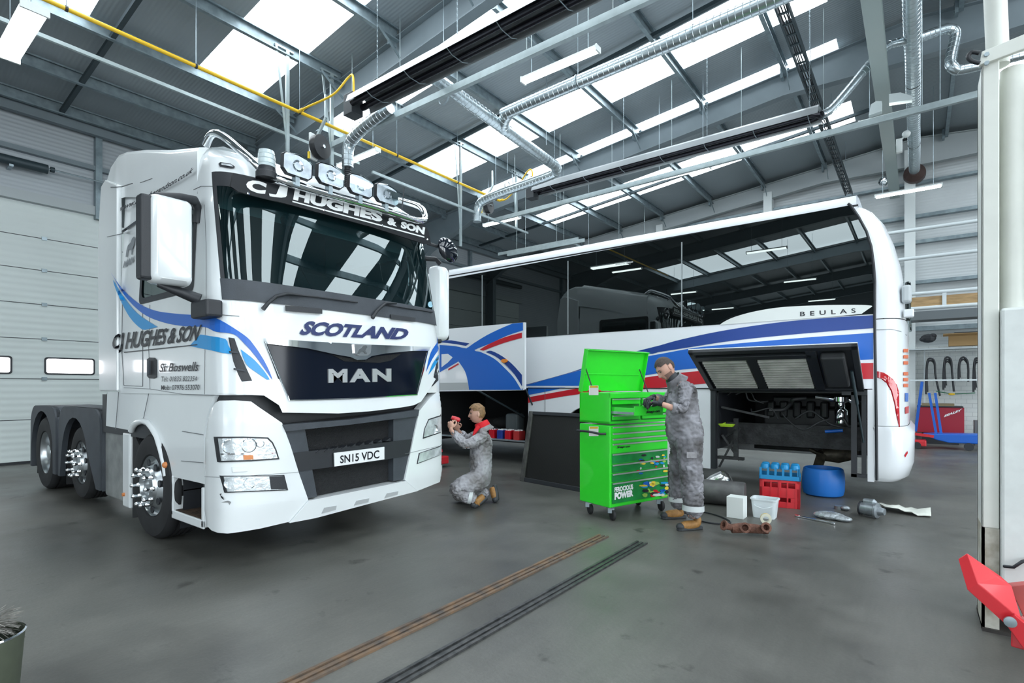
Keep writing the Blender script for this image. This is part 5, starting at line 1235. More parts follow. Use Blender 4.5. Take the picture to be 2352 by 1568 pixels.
rg.add(V, [(i * 6 + j, i * 6 + j + 1, (i + 1) * 6 + j + 1, (i + 1) * 6 + j) for i in range(n) for j in range(5)]); ro = rg.build('rag', mat('cream_rag', (.62, .64, .58), .9), None, 60); so = ro.modifiers.new('s', 'SOLIDIFY'); so.thickness = .006; tag(ro, 'crumpled cream rag on the floor beyond the starter motor', 'rag')
gb = at(-.85, 7.35, 0); gb.lathe([(.05, 0), (.05, .04)], (-.75, 7.45, 0), (0, 0, 1), 12); gb.ball((-.68, 7.4, .03), .05, .04, .03); tag(gb.build('bolt_heap', AL, None, 40), 'small heap of metal fittings on the floor left of the starter motor', 'fittings')
sl = thing('silencer_canister', 'shiny metal drum shaped canister lying beneath the coach behind the standing person', 'canister', (-2.05, 7.2, 0)); MB().lathe([(.05, -.16), (.11, -.14), (.13, -.05), (.13, .1), (.1, .15), (.05, .17)], (-2.08, 7.2, .2), (.6, .1, .35), 20).build('shell', mat('shiny_alloy', (.6, .62, .6), .2, .9, noise=.4, nscale=10), sl, 40)
MB().lathe([(.14, -.28), (.15, -.26), (.15, .26), (.14, .28)], (-1.95, 6.85, .15), (1, .15, 0), 24).build('long_silencer', mat('dull_silencer', (.16, .16, .16), .6, .5, noise=.4), None, 40)
lo2 = bpy.data.objects['long_silencer']; lo2.name = 'exhaust_silencer'; tag(lo2, 'dull grey cylindrical exhaust silencer lying on the floor behind the standing person', 'silencer')
cb = at(-1.8, 5.9, 0); cb.tube(spline([(-2.05, 6.3, .01), (-1.8, 6.2, .01), (-1.6, 5.98, .01), (-1.72, 5.82, .01), (-1.95, 5.86, .01)], 8), .008, 6); tag(cb.build('black_cable', BLACKP, None, 60), 'thin black cable curling on the floor right of the standing person', 'cable')
tt = thing('magnetic_tray', 'yellow green tool tray hooked in the coach engine bay', 'tray', tuple(C(1669, 975, 7.9)))
q = C(1669, 976, 7.9); LIME = mat('lime_plastic', (.45, .70, .03), .4); m = MB()
for z, k in ((0, .7), (.03, 1), (.03, .9), (.008, .65)): m.v += []
V = []
for z, k in ((-.02, .75), (.015, 1), (.015, .88), (-.008, .68)): V += [(q.x + .11 * k * a, q.y + .06 * k * b, q.z + z) for a, b in rrect(-1, -1, 1, 1, .4, 3)]
m.add(V, [(i * 16 + j, i * 16 + (j + 1) % 16, (i + 1) * 16 + (j + 1) % 16, (i + 1) * 16 + j) for i in range(3) for j in range(16)] + [tuple(range(16)), tuple(range(48, 64))]); m.build('tray_body', LIME, tt); MB().bar((q.x - .08, 7.95, q.z), (q.x - .08, 8.12, q.z + .02), .02, .01).build('tray_hook', LIME, tt)
oj = thing('red_trolley_jack', 'small red trolley jack on the floor beyond the truck bumper', 'jack', (-7.15, 6.9, 0)); m = MB().box(-7.4, 6.8, .06, -6.82, 7.05, .2); m.build('jack_body', RED, oj, bevel=.02)
for x in (-7.3, -6.9): MB().lathe([(.06, 0), (.06, .04)], (x, 6.78, .06), (0, 1, 0), 16).build('jack_wheel', RUBBER, oj)
m = MB().bar((-7.3, 6.92, .18), (-6.9, 6.92, .30), .08, .05); m.build('jack_arm', RED, oj)
# ================================================================ SERVICES UNDER THE ROOF
def Q(px, py, F): return EYE + ray(px, py) * F
LAMPW = mat('lamp_diffuser', (.9, .95, .92), .4, emit=(.93, 1.0, .97), es=9.)
LAMPB = mat('lamp_body', (.75, .79, .78), .4)
def rod(mb, p, ztop=None, r=.005):
    p = Vector(p); mb.tube([p, Vector((p.x, p.y, (zr(p.x) - .02) if ztop is None else ztop))], r, 5); return mb
def lampfix(p, q, label, wk=1.):
    p, q = Vector(p), Vector(q); c = (p + q) / 2; d = (q - p).normalized(); p = c - d * .62; q = c + d * .62
    t = thing('batten_light', label, 'ceiling light', tuple(c))
    b = MB().sweep([(a * wk, b) for a, b in ((-.05, .03), (.05, .03), (.06, -.005), (-.06, -.005))], p, q).build('lamp_body', LAMPB, t)
    MB().sweep([(a * wk, b) for a, b in ((-.055, -.005), (.055, -.005), (.05, -.035), (.035, -.048), (-.035, -.048), (-.05, -.035))], p + d * .02, q - d * .02).build('diffuser', LAMPW, t)
    for e in (p + d * .15, q - d * .15): rod(MB(), e + Vector((0, 0, .03))).build('hanger', STEELG, t)
    for e in (p, q): MB().sweep([(-.062 * wk, .032), (.062 * wk, .032), (.062 * wk, -.05), (-.062 * wk, -.05)], e - d * .012, e + d * .012).build('end_cap', LAMPB, t)
    return t
for (a, b_, lab) in (((1205, 185), (1370, 110), 'lit white batten light hanging nearest the middle of the ceiling, largest in view'), ((1980, 285), (2180, 230), 'lit batten light hanging at upper right beside the steel crane beam'), ((2015, 450), (2158, 425), 'lit batten light hanging lowest at right, above the rear end of the coach'),
                     ((1500, 412), (1630, 382), 'lit batten light against the rooflights above the middle of the coach roof'), ((1115, 515), (1190, 499), 'lit batten light beyond the truck roof, next to the far fan reel'), ((795, 374), (850, 350), 'lit batten light directly behind the roof spot lamps of the truck')):
    p, q = HZ(6.0)(*a), HZ(6.0)(*b_); m_ = (p + q) / 2; lampfix(m_ - Vector((.6, 0, 0)), m_ + Vector((.6, 0, 0)), lab)
pz = HZ(5.15)(46, 76); lampfix(pz - Vector((.5, 0, 0)), pz + Vector((.5, 0, 0)), 'glaring wide batten light at the top left corner above the sectional door', 1.8)
for y in (-3.2, -9.5, -16):
    for x in (-9, -4, 1): lampfix((x - .6, y, 6), (x + .6, y, 6), 'lit batten light over the workshop floor behind the viewpoint')['group'] = 'batten lights behind the viewpoint'
# yellow gas pipe
gp = thing('gas_pipe', 'long yellow gas pipe running under the roof with two curved branches', 'pipe', (-8.45, 5, 6.18))
gx, gz = -8.45, 6.18
MB().tube([(gx, -6, gz), (gx, 10.55, gz)], .028, 12).build('main_pipe', YELLOW, gp, 60)
for y in (1.9, 3.4, 5.05, 7.2, 9.0, 10.4):
    m = MB(); m.tube([(gx, y, gz), (gx, y + .03, gz)], .036, 10); m.build('pipe_clip', BLACKP, gp); rod(MB(), (gx, y + .015, gz + .03)).build('hanger', STEELG, gp)
def heater(x0, y, z, x1, label, by):
    h = thing('radiant_heater', label, 'heater', (x0, y, z))
    MB().box(x0 - .22, y - .11, z - .16, x0, y + .11, z + .18).build('burner_box', mat('burner_box_black', (.03, .035, .04), .4), h, bevel=.008)
    MB().box(x0 - .225, y - .05, z - .1, x0 - .22, y - .02, z + .12).build('box_label', PAPER, h)
    m = MB()
    pr = [(-.24, -.06), (-.20, .06), (-.10, .13), (.10, .13), (.20, .06), (.24, -.06)]; V = [(x, y + a, z + b) for x in (x0 + .02, x1) for a, b in pr]
    m.add(V, [(i, i + 1, 7 + i, 6 + i) for i in range(5)]); o = m.build('reflector', mat('reflector_steel', (.50, .53, .54), .3, .8), h); s_ = o.modifiers.new('s', 'SOLIDIFY'); s_.thickness = .004
    DT = mat('dark_heater_tube', (.02, .02, .026), .22, .6)
    for dy in (-.10, .10): MB().tube([(x0, y + dy, z - .01), (x1 - .15, y + dy, z - .01)], .052, 16).build('radiant_tube', DT, h, 60)
    MB().tube([(x1 - .15, y - .1, z - .01), (x1 - .03, y - .06, z - .01), (x1, y, z - .01), (x1 - .03, y + .06, z - .01), (x1 - .15, y + .1, z - .01)], .05, 12).build('tube_bend', DT, h, 60)
    n = 0; x = x0 + .5
    while x < x1:
        m = MB(); m.tube([(x, y - .22, z - .03), (x, y - .1, z - .08), (x, y + .1, z - .08), (x, y + .22, z - .03)], .006, 5); m.build('tube_hanger', STEELG, h)
        if n % 2 == 0:
            zt = zr(x) - .05; m = MB(); k = int((zt - z - .13) / .04)
            for j in range(k): c = Vector((x, y, z + .15 + j * .04)); a = (.009, 0) if j % 2 else (0, .009); m.bar(c - Vector((a[0], a[1], .018)), c + Vector((a[0], a[1], .018)), .005, .005); m.bar(c + Vector((a[0], a[1], -.018)), c + Vector((-a[0], -a[1], .018)), .005, .005)
            m.build('suspension_chain', STEELG, h)
        x += .85; n += 1
    m = MB(); P = spline([(gx, by, gz), (gx + .25, by, gz + .0), (gx + .75, y + (by - y) * .4, gz + .12), (x0 - .25, y, z + .52), (x0 - .12, y, z + .5), (x0 - .1, y, z + .2)], 8)
    m.tube(P, .018, 10); m.build('flexible_hose', YELLOW, gp, 60); MB().tube([(gx, by, gz), (gx + .12, by, gz)], .03, 10).build('brass_tee', YELLOW, gp, 60)
    return h
hh = heater(-7.2, 5.33, 6.02, -2.6, 'black radiant tube heater with silver reflector hanging nearer the camera, at top middle', 5.05)
heater(-7.05, 10.18, 6.0, -1.3, 'long radiant tube heater with silver reflector above the coach roof', 10.55)
# galvanised lighting trunking
TR_ = mat('trunking_steel', (.40, .47, .48), .4, .5, noise=.15, nscale=8)
def trunk(p, q, label, w=.05, h=.06, rods=6, cat='trunking', name='cable_trunking'):
    t = at(*p); t.bar(p, q, w, h); p, q = Vector(p), Vector(q)
    for k in range(rods): rod(t, p.lerp(q, (k + .5) / rods))
    return tag(t.build(name, TR_), label, cat)
trunk((-8.7, 5.85, 5.95), (-1.0, 5.85, 5.95), 'galvanised trunking running below the nearer radiant heater towards the upper right', .07, .10)
trunk((-8.9, 10.9, 5.85), (3.5, 10.75, 5.95), 'galvanised trunking running below the far radiant heater over the coach roof', .07, .10, 9)
trunk((-9.0, 1.35, 6.0), (-9.0, 6.7, 5.98), 'slim grey channel running level below the yellow pipe to the fan reel', .04, .05, 0, 'channel', 'strut_channel')
a, b_ = HZ(5.6)(855, 395), HZ(5.6)(1222, 533)
trunk((a.x, a.y, 5.6), (a.x, b_.y, 5.6), 'slim grey channel running from behind the spot lamps to the far trapeze frame', .04, .05, 0, 'channel', 'strut_channel')
a, b_ = HZ(5.6)(1010, 548), HZ(5.6)(1222, 535)
trunk((-9.8, 12.2, 5.35), (-7.1, 12.2, 5.35), 'upper galvanised rail of the trapeze frame over the front of the coach', .05, .08, 2, 'rail', 'hanging_rail')
trunk((-9.3, 12.0, 5.22), (-6.8, 12.0, 5.22), 'lower slotted galvanised rail of the trapeze frame over the front of the coach', .05, .09, 2, 'rail', 'hanging_rail')
trunk((-7.2, 12.0, 5.22), (-7.2, 17.6, 5.22), 'thin grey channel leading back from the trapeze frame to the rear wall', .035, .04, 3, 'channel', 'strut_channel')
# drop brackets under purlins
def drop(px, pyt, pyb, x, label):
    t = HX(x)(px, pyt); b = HX(x)(px, pyb); t.z = zr(x) - .12; m = at(*b); m.bar((t.x, t.y, t.z), (b.x, b.y, b.z), .06, .04); m.bar((t.x - .02, t.y - .22, t.z), (t.x - .02, t.y + .12, t.z), .05, .03); m.bar((t.x, t.y - .2, t.z), (b.x, b.y, b.z + .25), .04, .01)
    return tag(m.build('drop_bracket', TR_), label, 'bracket')
drop(660, 262, 370, -8.65, 'slotted steel drop bracket under the purlin behind the truck beacon')
drop(762, 190, 385, -8.65, 'tall slotted steel drop bracket beside the near fan reel')
drop(1058, 436, 565, -8.65, 'slotted steel drop bracket left of the far fan reel')
drop(1186, 430, 525, -8.65, 'short slotted steel drop bracket right of the far fan reel')
# spiral ducts
def duct(pts, r, mt=DUCT, name='duct_pipe', parent=None, rib=.09, k=8):
    P = spline(pts, k) if k else [Vector(p) for p in pts]
    o = MB().tube(P, r, 20).build(name, mt, parent, 60)
    m = MB(); L = 0; last = 0
    for a, b in zip(P, P[1:]):
        d = (b - a).length; 
        while last + rib < L + d:
            last += rib; t = (last - L) / d; c = a.lerp(b, t); dr = (b - a).normalized(); m.lathe([(r, -.004), (r + .005, 0), (r, .004)], c, dr, 20, False)
        L += d
    m.build('spiral_seam', DUCT, o, 60); return o
d1_ = thing('spiral_duct', 'galvanised spiral duct with a branch, running over the coach from the near heater', 'duct', (-5.9, 7, 6))
duct([(-5.92, 5.5, 6.25), (-5.92, 5.8, 6.22), (-5.92, 8.8, 6.02), (-5.93, 9.25, 6.0), (-6.05, 9.45, 5.98), (-6.3, 9.5, 5.95), (-7.6, 9.55, 5.9), (-8.15, 9.6, 5.86), (-8.32, 9.62, 5.78), (-8.38, 9.62, 5.6), (-8.38, 9.62, 5.4)], .10, parent=d1_)
duct([(-5.92, 7.55, 6.08), (-5.85, 7.42, 6.12), (-5.65, 7.3, 6.18), (-5.3, 7.25, 6.2), (-1.0, 7.1, 6.2), (-.35, 7.1, 6.25)], .10, parent=d1_, name='branch_duct')
for (x, y) in ((-5.92, 6.0), (-5.92, 8.9), (-4.2, 7.2), (-2.4, 7.15), (-7.4, 9.55)): m = MB().lathe([(.106, -.015), (.106, .015)], (x, y, 6.2 if y < 8.5 and x > -5.5 else 6.0), (1, 0, 0) if x > -5.5 or x < -7 else (0, 1, 0), 20, False); rod(m, (x, y, 6.3)); m.build('duct_hanger', STEELG, d1_)
d2 = thing('spiral_duct', 'short spiral duct dropping to the near fan reel behind the truck roof lamps', 'duct', (-7.6, 5.6, 5.9))
duct([(-6.9, 5.75, 6.05), (-7.5, 5.75, 5.95), (-7.85, 5.75, 5.85), (-8.02, 5.75, 5.72), (-8.05, 5.75, 5.5), (-8.05, 5.75, 5.35)], .10, parent=d2)
MB().tube([(-8.05, 5.75, 5.35), (-8.05, 5.75, 4.7)], .055, 14).build('flexible_hose', BLACKP, d2, 60)
m = MB()
for k in range(16): m.lathe([(.055, 0), (.066, .01), (.055, .02)], (-8.05, 5.75, 4.75 + k * .036), (0, 0, 1), 14, False)
hr_ = m.build('hose_rib', BLACKP, d2)
d3 = thing('ridge_duct', 'straight spiral duct running below the ridge into the rear wall', 'duct', (-.07, 11, 7.2))
duct([(-.07, 2.5, 7.22), (-.07, 17.9, 7.2)], .115, parent=d3, k=0, rib=.12)
for y in (6.6, 8.8, 12.6, 15.8): MB().lathe([(.122, -.02), (.122, .02)], (-.07, y, 7.21), (0, 1, 0), 20, False).build('duct_clip', BLACKP, d3)
MB().lathe([(.12, -.25), (.24, -.1), (.25, 0), (.25, .1)], (-.07, 17.95, 7.18), (0, 1, 0), 24).build('wall_collar', mat('dark_red_collar', (.07, .04, .035), .5), d3)
duct([Q(2092, 92, 8.8), Q(2120, 84, 8.8), Q(2160, 70, 8.8), Q(2180, 66, 8.8), Q(2193, 74, 8.8), Q(2193, 92, 8.8), Q(2183, 140, 8.75), Q(2190, 156, 8.7), Q(2205, 160, 8.7), Q(2260, 148, 8.6), Q(2420, 108, 8.4), Q(2600, 70, 8.2)], .078, parent=d3, name='branch_duct', k=5)
duct([Q(2092, 92, 8.8), Q(2060, 98, 8.8), Q(2035, 108, 8.8), Q(2005, 138, 8.82), Q(1950, 205, 8.85), Q(1908, 252, 8.86), Q(1888, 263, 8.86)], .065, parent=d3, name='branch_duct', k=5)
# fan reels
def fan(c, label, sc_=1.):
    c = Vector(c); t = thing('exhaust_hose_reel', label, 'hose reel', tuple(c))
    MB().lathe([(.05, -.07), (.20 * sc_, -.06), (.21 * sc_, 0), (.20 * sc_, .06), (.05, .07)], c, (1, .25, 0), 28).build('reel_drum', mat('reel_rubber', (.02, .021, .024), .4), t, 40)
    MB().lathe([(.03, .07), (.03, .1), (.001, .1)], c, (1, .25, 0), 14).build('reel_hub', CHROME, t, 40)
    m = MB(); m.obox(c + Vector((-.13, -.05, .02)), (.05, .16, .46), (0, 0, .2)); m.build('reel_frame', LAMPB, t, bevel=.01)
    MB().obox(c + Vector((-.12, -.14, -.15)), (.04, .02, .12), (0, 0, .2)).build('warning_tag', mat('warning_yellow', (.85, .6, .03), .5), t)
    m = MB(); m.bar(c + Vector((-.1, 0, .2)), c + Vector((.1, .05, .5)), .04, .04); m.bar(c + Vector((.1, .05, .5)), c + Vector((.1, .05, .9)), .04, .04); m.build('reel_bracket', TR_, t)
fan(HX(-8.3)(735, 338), 'white framed exhaust hose reel with yellow tag behind the truck spot lamps')
fan(HX(-8.9)(1122, 472), 'black drum exhaust hose reel hanging near the left end of the coach roof')
# crane beam, cable ladder
cbm = MB(); 
for a in ((-.11, -.085, .11, -.07), (-.11, .07, .11, .085), (-.006, -.07, .006, .07)): cbm.box(-.5 + a[0], 2.0, 6.7 + a[1], -.5 + a[2], 17.95, 6.7 + a[3])
cbm.org = (-.5, 2, 6.7); bo = tag(cbm.build('crane_beam', mat('beam_pale_green', (.36, .43, .42), .45)), 'pale grey steel beam running level along the roof to the rear wall column', 'beam')
cl_ = thing('cable_ladder', 'dark galvanised cable ladder with cables running overhead to the rear wall', 'cable ladder', (-1.6, 10, 6.9))
q = HY(17.9)(1950, 445); lx, lz = q.x, q.z
m = MB(); 
for dx in (-.08, .08): m.box(lx + dx - .012, 4.0, lz - .04, lx + dx + .012, 17.9, lz + .04)
each(m, 'ladder_rail', DARKST, cl_)
m = MB()
for k in range(46): m.box(lx - .08, 4.1 + k * .3, lz - .03, lx + .08, 4.14 + k * .3, lz - .01)
each(m, 'ladder_rung', DARKST, cl_)
m = MB()
for dx in (-.045, -.015, .02, .05): m.tube([(lx + dx + .008 * math.sin(y * 2 + dx * 50), y * .7 + 3.9, lz - .0) for y in range(21)], .011, 6)
each(m, 'cable', BLACKP, cl_)
for y in (5, 8, 11, 14, 17): rod(MB(), (lx, y, lz)).build('hanger', STEELG, cl_)
# trunking corner boxes at right, junction devices
m = at(-.2, 10.9, 6.05); q1 = HY(10.85)(1995, 265); m.ext([q1, HY(10.85)(2000, 240), HY(10.85)(2012, 232), HY(10.85)(2025, 232), HY(10.85)(2025, 255)], (0, .12, 0)); tag(m.build('trunking_elbow', mat('bright_galvanised', (.62, .68, .68), .35, .5)), 'angled galvanised trunking elbow box left of the crane beam', 'junction box')
m = at(-.1, 10.9, 6.1); m.ext([HY(10.55)(2042, 236), HY(10.55)(2042, 216), HY(10.55)(2068, 212), HY(10.55)(2095, 220), HY(10.55)(2095, 228)], (0, .12, 0)); tag(m.build('trunking_elbow', mat('bright_galvanised')), 'angled galvanised trunking elbow box right of the crane beam', 'junction box')
sl_ = thing('security_sensor', 'small white twin head sensor light fixed to the beam beside the ridge duct', 'sensor light', (-.3, 14.6, 6)); q = HY(14.6)(2056, 328); MB().box(-.385, 14.52, q.z - .25, -.27, 14.62, q.z + .05).build('sensor_body', LAMPB, sl_, bevel=.01); MB().ball((-.2, 14.55, q.z + .12), .08, .07, .08).build('sensor_head', LAMPB, sl_, 60); MB().tube([(-.3, 14.57, q.z + .03), (-.2, 14.57, q.z + .1)], .015, 8).build('sensor_arm', LAMPB, sl_)
bl = at(-.4, 17, 6); q = HY(17)(2035, 418); bl.lathe([(.06, 0), (.11, .06), (.11, .14), (.03, .18)], q, (-.5, -1, 0), 18); tag(bl.build('alarm_bell', CHROME, None, 40), 'small round silver wall bell left of the beam end', 'bell')
# ================================================================ RIGHT: mezzanine rail, bench wall, hoses, red chest, jack
def HB(y): return HY(y)
RAILP = mat('pale_blue_grey_paint', (.62, .68, .70), .4)
mz = thing('mezzanine_rail', 'pale tubular guard rail with boarded kick panel in front of the rear wall', 'guard rail', (1.5, 16.6, 3.4))
Y1 = 16.6
def wz(px, py): return HY(Y1)(px, py)
for n_, (a, b_) in enumerate((((2046, 534), (2250, 507)), ((2060, 598), (2250, 574)), ((2065, 680), (2250, 660)), ((2065, 712), (2250, 697)))):
    p, q = wz(*a), wz(*b_); zz = (p.z + q.z) / 2; MB().tube([(-.9, Y1, zz), (5, Y1, zz)], .045, 12).build('rail_tube', RAILP, mz, 60)
p = wz(2169, 690); MB().box(p.x - .04, Y1 - .03, wz(2169, 705).z, p.x + .04, Y1 + .03, wz(2169, 672).z).build('rail_post', RAILP, mz)
MB().box(-.9, Y1 + .03, wz(2160, 706).z, 5, Y1 + .05, wz(2160, 678).z).build('kick_board', mat('plywood', (.50, .33, .16), .7, noise=.35, nscale=3, stretch=(1, 1, 6)), mz)
MB().box(-.9, Y1 - .02, wz(2160, 732).z, 5, Y1 + .6, wz(2160, 712).z).build('deck_edge', mat('deck_grey', (.12, .14, .15), .5), mz)
sh_ = thing('wall_shelf', 'white wall shelf with mesh back panel above the hanging hoses', 'shelf', (1, 18, 2.6)); ys = 17.9
zz = HY(ys)(2160, 800).z; MB().box(-.9, ys - .2, zz - .03, 4, 18.3, zz).build('shelf_board', RAILP, sh_)
zt = HY(ys)(2160, 812).z; x0 = HY(ys)(2122, 850).x
m = MB().box(x0, 18.05, 1.0, x0 + .03, 18.1, zz); m.build('shelf_upright', RAILP, sh_)
m = MB()
for k in range(20): m.box(x0 + k * .2, 18.1, 1.2, x0 + k * .2 + .006, 18.106, zz)
for k in range(8): m.box(x0, 18.1, 1.3 + k * .15, 4, 18.106, 1.306 + k * .15)
m.build('mesh_panel', mat('white_mesh', (.7, .73, .73), .5), sh_)
fr = at(1, 16.0, 1.3); zz2 = HY(16.0)(2160, 871).z; fr.box(-.5, 15.97, zz2 - .035, 4, 16.03, zz2); tag(fr.build('barrier_rail', RAILP), 'white horizontal barrier rail crossing in front of the hanging hoses', 'rail')
cbx = thing('cardboard_box', 'open brown cardboard box on the wall shelf above the hoses', 'box', (1, 17.9, zz)); a, b_ = HY(17.8)(2179, 795), HY(17.8)(2240, 768)
CARD = mat('brown_cardboard', (.42, .27, .12), .8); m = MB(); m.box(a.x, 17.72, a.z, b_.x + .1, 18.0, b_.z); m.build('box_body', CARD, cbx); m = MB(); m.obox(((a.x + b_.x) / 2 + .05, 17.68, b_.z + .01), (.85, .1, .02), (R(-30), 0, 0)); m.build('box_flap', CARD, cbx); MB().box(a.x + .1, 17.75, b_.z, b_.x + .1, 17.98, b_.z + .08).build('box_contents', BLACKP, cbx, bevel=.02)
gb2 = at(.2, 17.8, 2.8); q = HY(17.95)(2132, 777); gb2.ball(q, .17, .08, .12, 10, 6); gb2.ball(q + Vector((.1, 0, .06)), .08, .06, .07); gb2.ball(q + Vector((-.12, 0, -.02)), .07, .06, .06); tag(gb2.build('black_bundle', BLACKP), 'black bundle fixed on the wall above the shelf, left of the cardboard box', 'bundle')
def hoses(px, py0, py1, w, label, extra, k=2):
    t = at(0, 17.7, 1.5); yy = 17.75
    for j in range(k):
        o_ = j * 5
        P = [HY(yy + .03 * j)(px - w / 2 + o_ * .6, py1 - o_), HY(yy + .03 * j)(px - w / 2 + o_ * .3, (py0 + py1) / 2), HY(yy + .03 * j)(px - w * .35, py0 + 6 + o_), HY(yy + .03 * j)(px, py0 + o_), HY(yy + .03 * j)(px + w * .38, py0 + 8 + o_), HY(yy + .03 * j)(px + w / 2, (py0 + py1) / 2), HY(yy + .03 * j)(px + w / 2 + extra, py1 + 4)]
        t.tube(spline(P, 6), .022, 8)
    o = t.build('hanging_hose', BLACKP, None, 60); return tag(o, label, 'hose')
hoses(2138, 823, 905, 22, 'leftmost looped black air hose hanging on the rear wall', 10)
hoses(2177, 820, 895, 20, 'second looped black hose from the left on the rear wall rack', 4, 3)
hoses(2213, 820, 872, 22, 'third looped black hose from the left, shorter with yellow ends', 0, 2)
hoses(2245, 822, 900, 18, 'rightmost looped black hose on the rear wall, half behind the white post', 0, 3)
m = at(.5, 17.7, 1.2); m.tube(spline([HY(17.7)(2150, 898), HY(17.7)(2190, 904), HY(17.7)(2240, 902)], 6), .012, 6); tag(m.build('green_hose', mat('green_hose', (.02, .16, .08), .5), None, 60), 'thin green hose sagging beneath the looped black hoses', 'hose')
m = at(.5, 17.7, 1.2); m.ball(HY(17.68)(2186, 905), .07, .04, .03); tag(m.build('yellow_coupling', YELLOW), 'yellow hose coupling hanging under the black hoses', 'coupling')
rc = thing('red_tool_chest', 'dark red metal tool chest against the rear wall beneath the hoses', 'tool chest', (.3, 17.4, 0)); a, b_ = HY(17.3)(2106, 992), HY(17.3)(2215, 936)
MB().box(a.x, 17.3, a.z, b_.x, 17.85, b_.z).build('chest_body', DKRED, rc, bevel=.01); MB().box(a.x, 17.28, b_.z, b_.x - .02, 17.86, b_.z + .03).build('chest_top_mat', BLACKP, rc); m = MB(); m.box(a.x + .1, 17.35, 0.0, b_.x - .1, 17.8, a.z); m.build('chest_plinth', BLACKP, rc)
lettering('chest_lettering', 'SEALEY', [(2168, 958), (2210, 943), (2210, 938), (2168, 953)], HY(17.29), WHITEV, rc, (0, -.004, 0), bold=.05, shear=.3)
m = at(.7, 17.5, .6); m.box(a.x + .1, 17.4, b_.z + .03, a.x + .75, 17.7, b_.z + .09); tag(m.build('folded_cloth', mat('sacking', (.25, .2, .12), .9)), 'brownish folded cloth on top of the dark red chest', 'cloth')
m = at(1.1, 17.6, .3); a2, b2 = HY(17.5)(2238, 988), HY(17.5)(2256, 966); m.box(a2.x, 17.4, 0, b2.x, 17.8, b2.z); m.lathe([(.08, 0), (.08, .1)], (a2.x + .1, 17.35, .2), (0, -1, 0), 14); tag(m.build('bench_grinder', mat('grey_machine', (.12, .13, .14), .5)), 'small grey machine on the floor to the right of the dark red chest', 'machine')
JB = mat('jack_blue_paint', (.01, .12, .55), .35)
bj = thing('pit_jack', 'long blue low trolley jack on the floor in front of the red chest', 'jack', (.8, 16.2, 0)); yj = 16.0
P = [HY(yj)(*p) for p in ((2120, 997), (2150, 996), (2258, 998), (2258, 1020), (2180, 1017), (2150, 1010))]; MB().ext([Vector((p.x, yj, max(.03, p.z))) for p in P], (0, .5, 0)).build('jack_chassis', JB, bj, bevel=.02)
m = MB()
for (x) in (2225,): q = HY(yj)(x, 1012); m.lathe([(.09, 0), (.09, .06)], (q.x, yj - .08, .09), (0, 1, 0), 18)
m.build('jack_wheel', BLACKP, bj)
for (p0_, p1_) in (((2134, 902), (2151, 1000)), ((2148, 902), (2162, 998))):
    MB().bar(HY(yj + .1)(*p0_), HY(yj + .1)(*p1_), .06, .05).build('jack_handle', JB, bj)
bl2 = at(0, 16.6, 0); bl2.bar(HY(16.5)(2118, 876), HY(16.5)(2103, 990), .07, .06); tag(bl2.build('blue_strut', JB), 'slanting blue steel leg standing left of the jack handles', 'strut')
rj = thing('red_transmission_jack', 'low red jack base on the floor behind the coach rear bumper', 'jack', (-.1, 16, 0)); MB().box(HY(15.9)(2098, 1000).x, 15.8, .06, HY(15.9)(2128, 1000).x, 16.2, .2).build('jack_base', RED, rj, bevel=.02); MB().bar(HY(15.9)(2100, 996), HY(15.9)(2145, 1002), .09, .06).build('jack_arm', RED, rj); q = HY(15.8)(2106, 1006)
MB().lathe([(.08, 0), (.08, .05)], (q.x, 15.74, .08), (0, 1, 0), 16).build('jack_wheel', BLACKP, rj)
# ================================================================ LIFT POST (near right)
DIRT = mat('grimy_cream', (.30, .27, .20), .7, noise=.6, nscale=9, c2=(.62, .62, .55))
lp = thing('lift_post', 'tall cream two post vehicle lift column with grimy foot', 'vehicle lift', (.45, 4.3, 0))
yl = 4.28
xA = HY(yl)(2256, 700).x; xB = HY(yl)(2293, 700).x; xC = HY(yl)(2306, 700).x
m = MB(); m.box(xA, yl, .62, xB + .005, yl + .05, 3.42); m.box(xA, yl, .62, xA + .012, yl + .32, 3.42); m.box(xA, yl + .28, .0, xC + .42, yl + .32, 3.42); m.box(xC + .36, yl, .0, xC + .42, yl + .32, 3.42)
m.build('post_channel', CREAM, lp, bevel=.006)
m = MB(); m.box(xA, yl, .0, xB + .005, yl + .05, .62); m.box(xA, yl, 0, xA + .012, yl + .32, .62); m.build('post_foot', DIRT, lp)
MB().tube([(xB + .07, yl + .16, 1.55), (xB + .07, yl + .16, 3.38)], .01, 8).build('cable_guide', BLACKP, lp)
cx_ = HY(yl + .12)(2328, 500).x; MB().tube([(cx_, yl + .15, 1.9), (cx_, yl + .15, 3.4)], .06, 20).build('hydraulic_ram', CREAM, lp, 60)
MB().lathe([(.068, 0), (.068, .12)], (cx_, yl + .15, 1.86), (0, 0, 1), 20).build('ram_collar', CREAM, lp, 40)
MB().box(HY(yl - .02)(2298, 900).x, yl - .05, .30, xC + .40, yl + .22, 1.93).build('lift_carriage', mat('carriage_white', (.76, .80, .78), .4, noise=.08, nscale=10), lp, bevel=.015)
hb = HY(yl - .03)
MB().ext([hb(2249, 150), hb(2352, 112), hb(2420, 90), hb(2420, 50), hb(2352, 78), hb(2255, 118)], (0, .03, 0)).build('top_bracket', CREAM, lp, bevel=.004)
MB().tube([hb(2298, 130) + Vector((0, .12, 0)), hb(2290, -60) + Vector((0, .12, 0))], .055, 18).build('upper_tube', CREAM, lp, 60)
for p in ((2266, 126), (2266, 146)): MB().lathe([(.013, 0), (.013, .012)], hb(*p), (0, -1, 0), 6).build('bracket_bolt', STEELG, lp)
